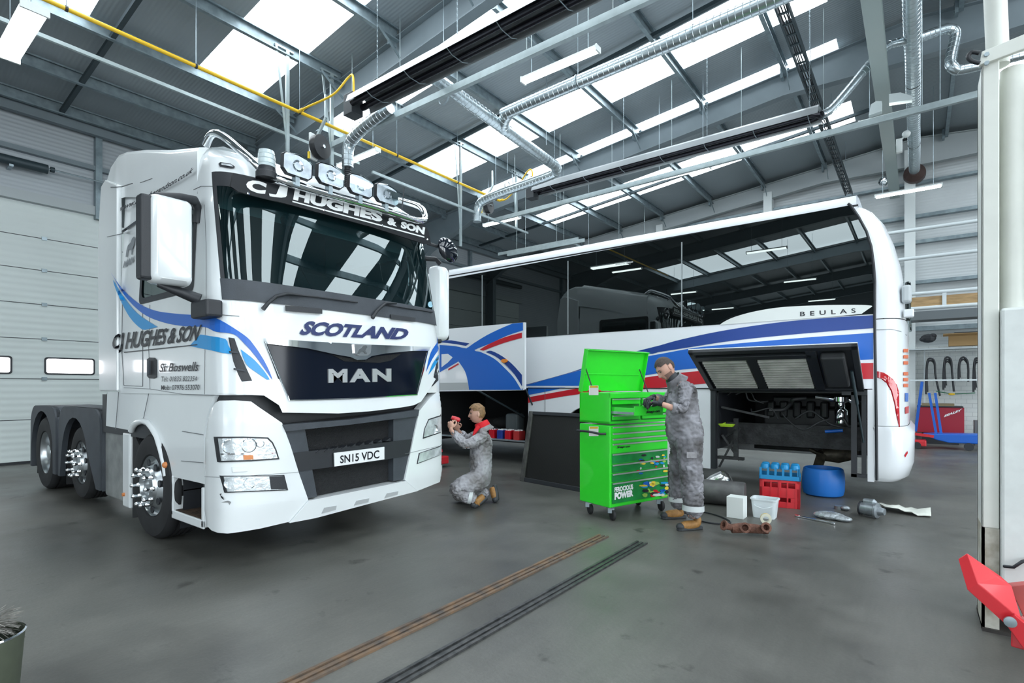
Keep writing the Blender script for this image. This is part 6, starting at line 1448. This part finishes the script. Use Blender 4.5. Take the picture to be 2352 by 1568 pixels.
MB().tube([hb(2305, 1298) + Vector((0, -.02, 0)), hb(2325, 1297) + Vector((0, -.05, 0)), hb(2345, 1284) + Vector((0, -.05, 0)), hb(2375, 1280) + Vector((0, -.02, 0))], .009, 8).build('hydraulic_pipe', BLACKP, lp, 60)
MB().tube(spline([hb(2250, 145), hb(2232, 140), hb(2224, 130), hb(2232, 120), hb(2250, 122)], 6), .012, 8).build('black_hook', BLACKP, lp, 60)
m = MB().box(xA - .0, yl - .02, 0.0, xC + .6, yl + .40, .02); m.build('base_plate', mat('dark_base_plate', (.06, .055, .05), .6, noise=.5), lp)
ya = 3.45
def HA(px, py, dy=0): return HY(ya + dy)(px, py)
L0 = [HA(2200, 1280), HA(2217, 1352), HA(2306, 1440), HA(2330, 1425), HA(2345, 1400)]
if 0: A0, A1 = HA(2200, 1284), HA(2221, 1354); A2, A3 = HA(2308, 1440), HA(2245, 1338)
top = [HA(2221, 1269, .05), HA(2246, 1340, -.02), HA(2348, 1424, -.02), HA(2325, 1345, .1)]
m = MB(); m.add([HA(2200, 1283, .05), HA(2221, 1354, -.02), HA(2310, 1436, -.02), HA(2348, 1424, -.02), HA(2246, 1340, -.02), HA(2221, 1269, .05), HA(2298, 1322, .1), HA(2325, 1345, .1)],
                [(0, 1, 4, 5), (1, 2, 3, 4), (5, 4, 3, 7, 6), (0, 5, 6, 7, 3, 2, 1)]); ar = m.build('lift_arm', RED, lp, bevel=.004); ar['label'] = 'bright red swing arm pad'
m = MB(); m.ext([HA(2308, 1430, -.05), HA(2332, 1412, -.05), HA(2365, 1440, -.05), HA(2380, 1520, -.05), HA(2358, 1500, -.05)], (0, .05, 0)); m.build('arm_link', RED, ar, bevel=.004)
MB().lathe([(.024, 0), (.024, .012), (.016, .014)], HA(2320, 1427, -.055), (0, -1, 0), 18).build('pivot_pin', STEELG, ar, 40)
MB().bar(HA(2362, 1470, -.02), (xC + .22, yl + .1, .16), .12, .10).build('arm_beam', RED, ar, bevel=.006)
m = MB(); m.ext([HA(2317, 1346, .16), HA(2352, 1342, .16), HA(2420, 1342, .16), HA(2420, 1430, .16), HA(2352, 1418, .16)], (0, .06, 0)); m.build('arm_rear_plate', mat('faded_red_paint', (.50, .10, .09), .5, noise=.2), ar, bevel=.004)
# ================================================================ BUCKET (near left)
bx_, by_ = -3.16, .42
bk = thing('metal_bucket', 'olive grey metal bin holding a bristle brush at the bottom left corner', 'bucket', (bx_, by_, 0))
m = MB().lathe([(.12, 0), (.15, .40), (.153, .41), (.147, .41), (.118, .01)], (bx_, by_, 0), (0, 0, 1), 32, False); m.build('bin_wall', mat('olive_bin', (.12, .14, .10), .5, .3, noise=.3), bk, 40); MB().lathe([(.12, 0), (.12, .01)], (bx_, by_, 0), (0, 0, 1), 32).build('bin_floor', BLACKP, bk); MB().lathe([(.153, .405), (.156, .41), (.15, .415)], (bx_, by_, 0), (0, 0, 1), 32, False).build('bin_rim', CHROME, bk)
br = thing('bristle_brush', 'grey bristle brush head with blue stock sticking out of the metal bin', 'brush', (bx_, by_, .4)); rnd = random.Random(5)
c0 = Vector((bx_ - .02, by_ + .0, .44)); MB().ball(c0 + Vector((-.01, -.02, .02)), .03, .03, .02).build('brush_stock', BLUE, br, 60)
m = MB()
for k in range(260):
    a = rnd.uniform(0, 2 * PI); e = rnd.uniform(-.35, .5); d = Vector((math.cos(a), math.sin(a), e)); L = rnd.uniform(.09, .135); p = c0 + d * .02; m.tube([p, p + d * L * .6, p + d * L + Vector((rnd.uniform(-.01, .01), rnd.uniform(-.01, .01), rnd.uniform(-.03, .0)))], .0016, 3, False)
bb = m.build('bristles', mat('grey_bristle', (.34, .33, .30), .8, noise=.5, nscale=40), br); bb['kind'] = 'stuff'
MB().tube([c0, c0 + Vector((-.02, .02, -.4))], .012, 8).build('brush_handle', BLUE, br)
# ================================================================ PEOPLE
SKIN = mat('skin', (.62, .36, .27), .5, noise=.08, nscale=20)
CLOTH = mat('grubby_grey_cotton', (.33, .33, .36), .85, noise=.55, nscale=5, c2=(.085, .08, .08), bump=.5, bscale=14)
CLOTH2 = mat('pale_grey_cotton', (.42, .42, .45), .85, noise=.4, nscale=5, c2=(.17, .16, .155), bump=.5, bscale=14)
HAIRB = mat('brown_hair', (.075, .055, .045), .7, noise=.4, nscale=60); HAIRG = mat('fair_hair', (.30, .17, .075), .6, noise=.5, nscale=50)
LEATH = mat('tan_boot_leather', (.42, .21, .06), .6, noise=.3, nscale=30); SOLE = mat('boot_rubber', (.04, .045, .05), .6)
REFL = mat('reflective_tape', (.62, .66, .66), .4); GLOVE = mat('black_work_glove', (.025, .03, .036), .6, noise=.3, nscale=40)
def Q(px, py, F): return EYE + ray(px, py) * F
def skinmesh(nodes, edges, levels=2):
    me = bpy.data.meshes.new('s'); names = list(nodes); me.from_pydata([nodes[n][0] for n in names], [(names.index(a), names.index(b)) for a, b in edges], [])
    o = bpy.data.objects.new('s', me); col.objects.link(o); md = o.modifiers.new('k', 'SKIN'); md.use_smooth_shade = True; md.branch_smoothing = .4
    sv = me.skin_vertices[0].data
    for i, n in enumerate(names):
        r = nodes[n][1]; sv[i].radius = r if isinstance(r, tuple) else (r, r); sv[i].use_root = (i == 0)
    sb = o.modifiers.new('b', 'SUBSURF'); sb.levels = levels; sb.render_levels = levels
    dg = bpy.context.evaluated_depsgraph_get(); dg.update(); m2 = bpy.data.meshes.new_from_object(o.evaluated_get(dg))
    V = [v.co.copy() for v in m2.vertices]; F = [tuple(p.vertices) for p in m2.polygons]
    bpy.data.objects.remove(o); bpy.data.meshes.remove(m2); return V, F
def headgeo(c, f, up, scale=1., hair=None, n=40, m_=30):
    """sculpted head: f = facing, up = crown direction; hair = function(local) -> thickness or None"""
    f = f.normalized(); l = up.cross(f).normalized(); u = f.cross(l).normalized(); V = []; F = []; keep = []
    def g(x, y, z, c0, sy, sz, cy=0): return math.exp(-((abs(y) - cy) / sy) ** 2 - ((z - c0) / sz) ** 2)
    for i in range(m_ + 1):
        a = -PI / 2 + PI * i / m_
        for k in range(n):
            t = 2 * PI * k / n; dx, dy, dz = math.cos(a) * math.cos(t), math.cos(a) * math.sin(t), math.sin(a)
            x, y, z = .097 * dx, .078 * dy, .120 * dz
            if z < 0:
                q = min(1, -z / .12); y *= 1 - .30 * q ** 1.4
                if x < 0: x *= 1 - .45 * q
                else: x *= 1 + .10 * q
            if x > 0: x = x * (1 - .12 * (1 - abs(dy)) * 0) ; fr = max(0, dx)
            else: fr = 0
            if fr > .2:
                w_ = min(1, (fr - .2) / .4)
                nose = .0
                if -.045 < z < .03: nose = .030 * (1 - (z + .045) / .075) ** .8 if z > -.035 else .030 * (z + .045) / .010
                x += w_ * nose * math.exp(-(y / (.011 if z > -.02 else .015)) ** 2)
                x -= w_ * .011 * g(x, y, z, .010, .015, .012, .031)
                x += w_ * .006 * g(x, y, z, .032, .030, .009, .025)
                x += w_ * .006 * g(x, y, z, -.058, .022, .006); x += w_ * .005 * g(x, y, z, -.070, .020, .006); x -= w_ * .004 * g(x, y, z, -.0642, .022, .003); x += w_ * .010 * g(x, y, z, -.098, .022, .014)
                x += w_ * .004 * g(x, y, z, -.02, .018, .02, .045)
            h = 0
            if hair:
                h = hair(x, y, z); keep.append(h is not None); h = h or 0; rr_ = Vector((x, y, z)).normalized() * h; x, y, z = x + rr_.x, y + rr_.y, z + rr_.z
            else: keep.append(True)
            V.append(c + (f * x + l * y + u * z) * scale)
    for i in range(m_):
        for k in range(n):
            q = (i * n + k, i * n + (k + 1) % n, (i + 1) * n + (k + 1) % n, (i + 1) * n + k)
            if all(keep[j] for j in q): F.append(q)
    return V, F, (f, l, u)
def ear(mb, c, fr, side, scale=1.):
    f, l, u = fr; p = c + (f * -.008 + l * side * .079 + u * -.005) * scale; o = len(mb.v); mb.ball((0, 0, 0), .018 * scale, .008 * scale, .031 * scale, 10, 8)
    for i in range(o, len(mb.v)): q = Vector(mb.v[i]); mb.v[i] = tuple(p + f * q.x + l * q.y + u * q.z)
def hand(mb, w, d, n, r=.0085, curl=.5, side=1, L=.185):
    """palm + five jointed fingers; w wrist, d direction, n palm normal (fingers curl towards n)"""
    d = d.normalized(); n = (n - d * n.dot(d)).normalized(); s = d.cross(n) * side; o = len(mb.v)
    mb.ball((0, 0, 0), L * .27, L * .24, L * .10 + (r - .0085), 12, 8)
    for i in range(o, len(mb.v)): q = Vector(mb.v[i]); mb.v[i] = tuple(w + d * (q.x + L * .24) + s * q.y + n * q.z)
    mb.tube([w - d * .03, w + d * .02], [.024 + r - .0085, .026 + r - .0085], 10)
    for k, (off, ln) in enumerate(((-.19, .40), (-.065, .46), (.065, .43), (.185, .34))):
        b = w + d * L * .42 + s * L * off; P = [b]; a = curl * .5
        for j, sg in enumerate((.45, .32, .23)):
            a += curl * .55 + .06 * k; P.append(P[-1] + (d * math.cos(a) + n * math.sin(a) + s * off * .3) * L * ln * sg)
        mb.tube(spline(P, 3), [r * 1.05 - .00012 * i * 1.5 for i in range(10)], 8); mb.ball(P[-1], r * .9, n=8, m=6)
    b = w + d * L * .12 - s * L * .20; P = [b, b - s * L * .13 + d * L * .13 + n * L * .04, b - s * L * .15 + d * L * .27 + n * L * .12, b - s * L * .10 + d * L * .38 + n * L * .18]
    mb.tube(spline(P, 3), [r * 1.3 - .0003 * i for i in range(10)], 8); mb.ball(P[-1], r * 1.0, n=8, m=6)
def boot(ank, toe, name_parent, tilt=None):
    a, t = Vector(ank), Vector(toe); d = (t - a); 
    V, F = skinmesh({'h': (a + d * -.12 + Vector((0, 0, 0)), .042), 'a': (a, .05), 'm': (a.lerp(t, .5), .046), 't': (t, .040)}, [('h', 'a'), ('a', 'm'), ('m', 't')])
    b = MB().add(V, F).build('boot', LEATH, name_parent, 60); return b
def person(label, J, head_c, f, up, cloth, hairm, hairfn, group=None, sleeves=('el', 'er'), neckz=None):
    pass
def mkbody(label, base, nodes, edges, head, hands, hs=1.):
    hc, hf, hu = head; m = MB(); m.org = base; V, F = skinmesh(nodes, edges); m.add(V, F)
    V, F, fr = headgeo(hc, hf, hu, hs); m.add(V, F); ear(m, hc, fr, 1, hs); ear(m, hc, fr, -1, hs)
    for h in hands: hand(m, *h)
    o = m.build('person', SKIN, None, 70); tag(o, label, 'person'); f, l, u = fr
    for sd in (-1, 1):
        e = hc + (f * .0835 + l * sd * .031 + u * .010) * hs; MB().ball(e, .0095 * hs).build('eye', mat('eye_dark', (.08, .06, .05), .2), o, 60)
        P = [hc + (f * x + l * sd * y + u * z) * hs for x, y, z in ((.096, .014, .026), (.094, .030, .032), (.084, .045, .028))]; MB().tube(P, .0035 * hs, 6).build('eyebrow', hairm_cur, o)
    P = [hc + (f * x + l * y + u * -.064) * hs for x, y in ((.090, -.024), (.1035, -.01), (.1045, 0), (.1035, .01), (.090, .024))]; MB().tube(P, .0022 * hs, 5).build('mouth', mat('lip', (.35, .12, .10), .5), o)
    return o, fr
# ---- standing person in grubby grey overalls at the tool chest
hairm_cur = HAIRB
FM = -Vector((cA, sA, 0)); UM = Vector((0, 0, 1)); LM = UM.cross(FM)
hd = (FM * .80 + LM * .22 - UM * .62).normalized(); hup = (UM * .80 + FM * .60).normalized(); hup = (hup - hd * hup.dot(hd)).normalized()
N = {'pel': (Q(1577, 1000, 5.52), (.175, .18)), 'wai': (Q(1568, 962, 5.5), (.20, .20)), 'che': (Q(1567, 915, 5.5), (.17, .18)), 'upc': (Q(1560, 883, 5.5), (.115, .14)),
     'sl': (Q(1572, 888, 5.31), .075), 'el': (Q(1570, 940, 5.24), .056), 'fl': (Q(1545, 937, 5.24), .048), 'sr': (Q(1556, 889, 5.70), .072), 'er': (Q(1530, 925, 5.75), .054), 'fr': (Q(1512, 916, 5.68), .046),
     'hl': (Q(1584, 1018, 5.42), .135), 'kl': (Q(1588, 1100, 5.42), .112), 'cl': (Q(1592, 1150, 5.42), .105), 'al': (Q(1592, 1192, 5.42), .098),
     'hr': (Q(1566, 1018, 5.64), .12), 'kr': (Q(1560, 1095, 5.75), .108), 'cr': (Q(1558, 1135, 5.8), .10), 'ar': (Q(1556, 1168, 5.82), .09)}
ED = [('pel', 'wai'), ('wai', 'che'), ('che', 'upc'), ('upc', 'sl'), ('sl', 'el'), ('el', 'fl'), ('upc', 'sr'), ('sr', 'er'), ('er', 'fr'), ('pel', 'hl'), ('hl', 'kl'), ('kl', 'cl'), ('cl', 'al'), ('pel', 'hr'), ('hr', 'kr'), ('kr', 'cr'), ('cr', 'ar')]
def shrink(N, k): return {n: (p, tuple(q * k for q in r) if isinstance(r, tuple) else r * k) for n, (p, r) in N.items()}
B = shrink(N, .72); hc = Q(1529, 846, 5.48)
B['upc'] = (Q(1555, 884, 5.5), (.07, .09)); B['nk'] = (Q(1547, 874, 5.49), .052); B['nk2'] = (Q(1538, 860, 5.485), .056); B['sl'] = (B['sl'][0], .045); B['sr'] = (B['sr'][0], .045); wl, wr = Q(1516, 926, 5.26), Q(1499, 912, 5.60)
B['wl'] = (wl, .027); B['wr'] = (wr, .026)
EB = ED + [('upc', 'nk'), ('nk', 'nk2'), ('fl', 'wl'), ('fr', 'wr')]
dl = Q(1488, 923, 5.34) - wl; dr_ = Q(1478, 922, 5.52) - wr
pm, fr_ = mkbody('person in grubby grey overalls and black gloves standing bent over the green tool chest', tuple(Q(1575, 1000, 5.5) * 1.0 * Vector((1, 1, 0)).length * 0 + Vector((Q(1575, 1000, 5.5).x, Q(1575, 1000, 5.5).y, 0))), B, EB, (hc, hd, hup), [(wl, dl, -UM + FM * .1, .0082, .55, 1), (wr, dr_, -UM, .0082, .6, -1)], 1.0)
V, F = skinmesh(N, ED, 4); m = MB().add(V, F); ov = m.build('overalls', CLOTH, pm, 70)
tx = bpy.data.textures.new('folds', 'CLOUDS'); tx.noise_scale = .16; tx.noise_depth = 2
tx2 = bpy.data.textures.new('creases', 'MARBLE'); tx2.noise_scale = .07; tx2.turbulence = 18; tx2.noise_depth = 2; tx2.marble_type = 'SHARP'
def folds(o, s=.028):
    for t, k in ((tx, s), (tx2, s * .8)):
        md = o.modifiers.new('folds', 'DISPLACE'); md.texture = t; md.strength = k; md.mid_level = .5; md.texture_coords = 'GLOBAL'
folds(ov)
na, nb = Q(1554, 878, 5.495), Q(1541, 862, 5.487)
MB().lathe([(.125, -.045), (.105, -.01), (.088, .03), (.084, .045), (.078, .03), (.09, -.02)], na.lerp(nb, .25), nb - na, 28, False).build('collar', CLOTH, pm, 60)
MB().tube([Q(1549, 876, 5.49), Q(1543, 866, 5.487), Q(1539, 860, 5.485)], [.076, .068, .058], 16).build('black_neck_top', BLACKP, pm, 60)
for P, nm in (([Q(1550, 937, 5.24), Q(1543, 936, 5.24)], 'rolled_cuff'), ([Q(1514, 917, 5.685), Q(1508, 915, 5.67)], 'rolled_cuff')): MB().tube(P, .055, 14).build(nm, CLOTH, pm, 60)
for w, d, n, sd in ((wl, dl, -UM + FM * .1, 1), (wr, dr_, -UM, -1)):
    g = MB(); hand(g, w, d, n, .0115, .55, sd, .19); g.build('glove', GLOVE, pm, 60)
for a, b_ in (((1593, 1160), (1593, 1171)),): MB().lathe([(.108, -.028), (.110, .028)], Q(1592, 1165, 5.42), Q(1593, 1192, 5.42) - Q(1594, 1150, 5.42), 24, False).build('reflective_band', REFL, pm, 60)
MB().lathe([(.104, -.025), (.104, .025)], Q(1558, 1145, 5.80), UM, 24, False).build('reflective_band', REFL, pm, 60)
MB().patch([(1577, 1038), (1600, 1038), (1600, 1052), (1577, 1052)], lambda u, v: Q(u, v, 5.285), None, tuple(Q(1588, 1045, 5.31) - Q(1588, 1045, 5.285))).build('thigh_pocket', CLOTH2, pm, bevel=.003)
def hairfn_short(x, y, z):
    if z > .062: return .010
    if x < .01 and z > -.045 + max(0, x + .02) * 2.2 and not (abs(y) > .06 and z < .02 and x > -.03): return .007
    if z > .045 and x < .07: return .009
    return None
V, F, _ = headgeo(hc, hd, hup, 1., hairfn_short); MB().add(V, F).build('hair', HAIRB, pm, 70)
def beard(x, y, z):
    if x > -.01 and z < -.035 and not (x > .075 and -.09 < z < -.02 and abs(y) < .03): return .002
    return None
V, F, _ = headgeo(hc, hd, hup, 1., beard); MB().add(V, F).build('stubble', mat('stubble', (.22, .13, .10), .8), pm, 70)
def mkboot(a, toe, F_=None):
    a, toe = Vector(a), Vector(toe); d = toe - a; h = a - d.normalized() * .05
    V, F = skinmesh({'m': ((h + toe) / 2 + Vector((0, 0, .055)), (.05, .05)), 'h': (h + Vector((0, 0, .055)), .048), 't': (toe + Vector((0, 0, .042)), .040), 'k': (h + Vector((0, 0, .15)), .052)}, [('m', 'h'), ('m', 't'), ('h', 'k')])
    b = MB().add(V, F).build('boot', LEATH, pm, 60); d = d.normalized(); s = Vector((-d.y, d.x, 0))
    pts = [h - d * .045 + s * .03, h - d * .055, h - d * .045 - s * .03, h.lerp(toe, .45) - s * .035, toe - s * .04, toe + d * .03 - s * .025, toe + d * .04, toe + d * .03 + s * .025, toe + s * .04, h.lerp(toe, .45) + s * .035]
    MB().ext([(p.x, p.y, .003) for p in pts], (0, 0, .028)).build('sole', SOLE, b, bevel=.004)
    MB().ball(toe + Vector((0, 0, .04)), .045, .045, .036).build('toe_cap', SOLE, b, 60); return b
g1 = HZ(0)(1592, 1216); g2 = HZ(0)(1562, 1190)
mkboot(g1, g1 + FM * .14 + LM * .03); mkboot(g2 + FM * .03, g2 + FM * .18 + LM * .02)
# ---- kneeling person with red collar and torch
hairm_cur = HAIRG
hd = (FM * .98 - UM * .05 + LM * .10).normalized(); hup = (UM * .99 + FM * .04); hup = (hup - hd * hup.dot(hd)).normalized(); hc = Q(1097, 950, 6.6)
N = {'pel': (Q(1107, 1085, 6.62), (.155, .165)), 'wai': (Q(1103, 1050, 6.6), (.155, .16)), 'che': (Q(1105, 1018, 6.6), (.15, .165)), 'upc': (Q(1111, 990, 6.6), (.105, .125)),
     'sl': (Q(1112, 1000, 6.42), .07), 'el': (Q(1072, 1024, 6.34), .058), 'fl': (Q(1046, 1001, 6.38), .047), 'wl_': (Q(1039, 992, 6.40), .040), 'sr': (Q(1104, 996, 6.78), .068), 'er': (Q(1074, 1008, 6.84), .052), 'fr': (Q(1056, 993, 6.80), .04),
     'hl': (Q(1102, 1102, 6.48), .135), 'kl': (Q(1041, 1123, 6.42), .125), 'ml': (Q(1066, 1138, 6.43), .09), 'al': (Q(1094, 1146, 6.44), .058),
     'hr': (Q(1108, 1100, 6.74), .13), 'kr': (Q(1046, 1137, 6.74), .105), 'mr': (Q(1090, 1140, 6.78), .07), 'ar': (Q(1122, 1128, 6.82), .058)}
ED = [('pel', 'wai'), ('wai', 'che'), ('che', 'upc'), ('upc', 'sl'), ('sl', 'el'), ('el', 'fl'), ('fl', 'wl_'), ('upc', 'sr'), ('sr', 'er'), ('er', 'fr'), ('pel', 'hl'), ('hl', 'kl'), ('kl', 'ml'), ('ml', 'al'), ('pel', 'hr'), ('hr', 'kr'), ('kr', 'mr'), ('mr', 'ar')]
B = shrink(N, .72); B['upc'] = (Q(1108, 994, 6.6), (.06, .08)); B['nk'] = (Q(1107, 978, 6.6), .048); B['nk2'] = (Q(1103, 966, 6.6), .050); B['sl'] = (B['sl'][0], .04); B['sr'] = (B['sr'][0], .04); wl, wr = Q(1036, 985, 6.42), Q(1051, 987, 6.76); B['wl'] = (wl, .026); B['wr'] = (wr, .025)
EB = ED + [('upc', 'nk'), ('nk', 'nk2'), ('wl_', 'wl'), ('fr', 'wr')]
q0 = Q(1100, 1100, 6.6)
pk, fr_ = mkbody('fair haired person in grey overalls and red collar kneeling by the truck headlamp', (q0.x, q0.y, 0), B, EB, (hc, hd, hup), [(wl, Q(1034, 955, 6.46) - wl, Vector((-cA * -.0, 0, 0)) + LM * -.9 + FM * -.3, .0082, .75, 1), (wr, Q(1043, 965, 6.70) - wr, LM * .7 + UM * .2, .0082, .7, -1)], .98)
V, F = skinmesh(N, ED, 4); ov = MB().add(V, F).build('overalls', CLOTH2, pk, 70); folds(ov, .026)
na, nb = Q(1112, 986, 6.6), Q(1104, 968, 6.6)
MB().lathe([(.125, -.05), (.105, -.015), (.092, .02), (.088, .035), (.08, .02), (.09, -.02)], na.lerp(nb, .25), nb - na, 28, False).build('overall_collar', CLOTH2, pk, 60)
RF = mat('red_fleece', (.62, .01, .02), .8)
MB().lathe([(.100, -.03), (.092, .02), (.086, .055), (.076, .06), (.066, .05), (.06, .0)], na.lerp(nb, .4), nb - na, 28, False).build('red_collar', RF, pk, 60)
MB().tube([Q(1099, 979, 6.50), Q(1092, 990, 6.47), Q(1087, 1000, 6.46)], [.03, .024, .012], 10).build('red_collar_front', RF, pk, 60)
def hair_quiff(x, y, z):
    if z > .058: return .014 + .014 * max(0, x) / .09
    if x < -.005 and z > -.05: return .005
    if z > .035 and x < .06: return .006
    return None
V, F, _ = headgeo(hc, hd, hup, .98, hair_quiff); ho = MB().add(V, F).build('hair', HAIRG, pk, 70)
md = ho.modifiers.new('curl', 'DISPLACE'); t2 = bpy.data.textures.new('curls', 'CLOUDS'); t2.noise_scale = .025; md.texture = t2; md.strength = .012; md.texture_coords = 'GLOBAL'
MB().lathe([(.086, -.022), (.082, .022)], Q(1080, 1141, 6.435), Q(1094, 1146, 6.44) - Q(1066, 1140, 6.43), 20, False).build('reflective_band', REFL, pk, 60)
ba = Q(1100, 1146, 6.44)
def kboot(a, toe, sole_dir, nm='boot'):
    a, toe = Vector(a), Vector(toe); V, F = skinmesh({'m': ((a + toe) / 2, (.045, .045)), 'h': (a, .046), 't': (toe, .038)}, [('m', 'h'), ('m', 't')]); b = MB().add(V, F).build(nm, LEATH, pk, 60)
    sd = Vector(sole_dir).normalized(); m = MB(); m.tube([a + sd * .035 - (toe - a) * .12, (a + toe) / 2 + sd * .035, toe + sd * .02, toe + (toe - a) * .15], [.03, .032, .034, .02], 10); m.build('sole', SOLE, b, 50)
    MB().ball(toe + (toe - a).normalized() * .005, .040, .040, .038).build('toe_cap', SOLE, b, 60)
t1 = HZ(.045)(1088, 1158); kboot(Q(1112, 1138, 6.5), t1, (.3, .1, -.9))
t2_ = HZ(.045)(1137, 1146); kboot(Q(1130, 1118, 6.8), t2_, LM * .0 + Vector((cA, sA, 0)) * .9)
tq = thing('torch', 'red hand torch held by the kneeling person at the truck headlamp', 'torch', tuple(Q(1046, 961, 6.5)))
a, b_ = Q(1037, 958, 6.50), Q(1056, 965, 6.52)
MB().tube([a, a.lerp(b_, .3), a.lerp(b_, .8), b_], [.022, .026, .030, .022], 16).build('torch_body', RED, tq, 50); MB().tube([b_, b_ + (b_ - a) * .12], [.022, .014], 14).build('torch_cap', BLACKP, tq, 50)
for o in bpy.data.objects:
    if '_w' in o: del o['_w']
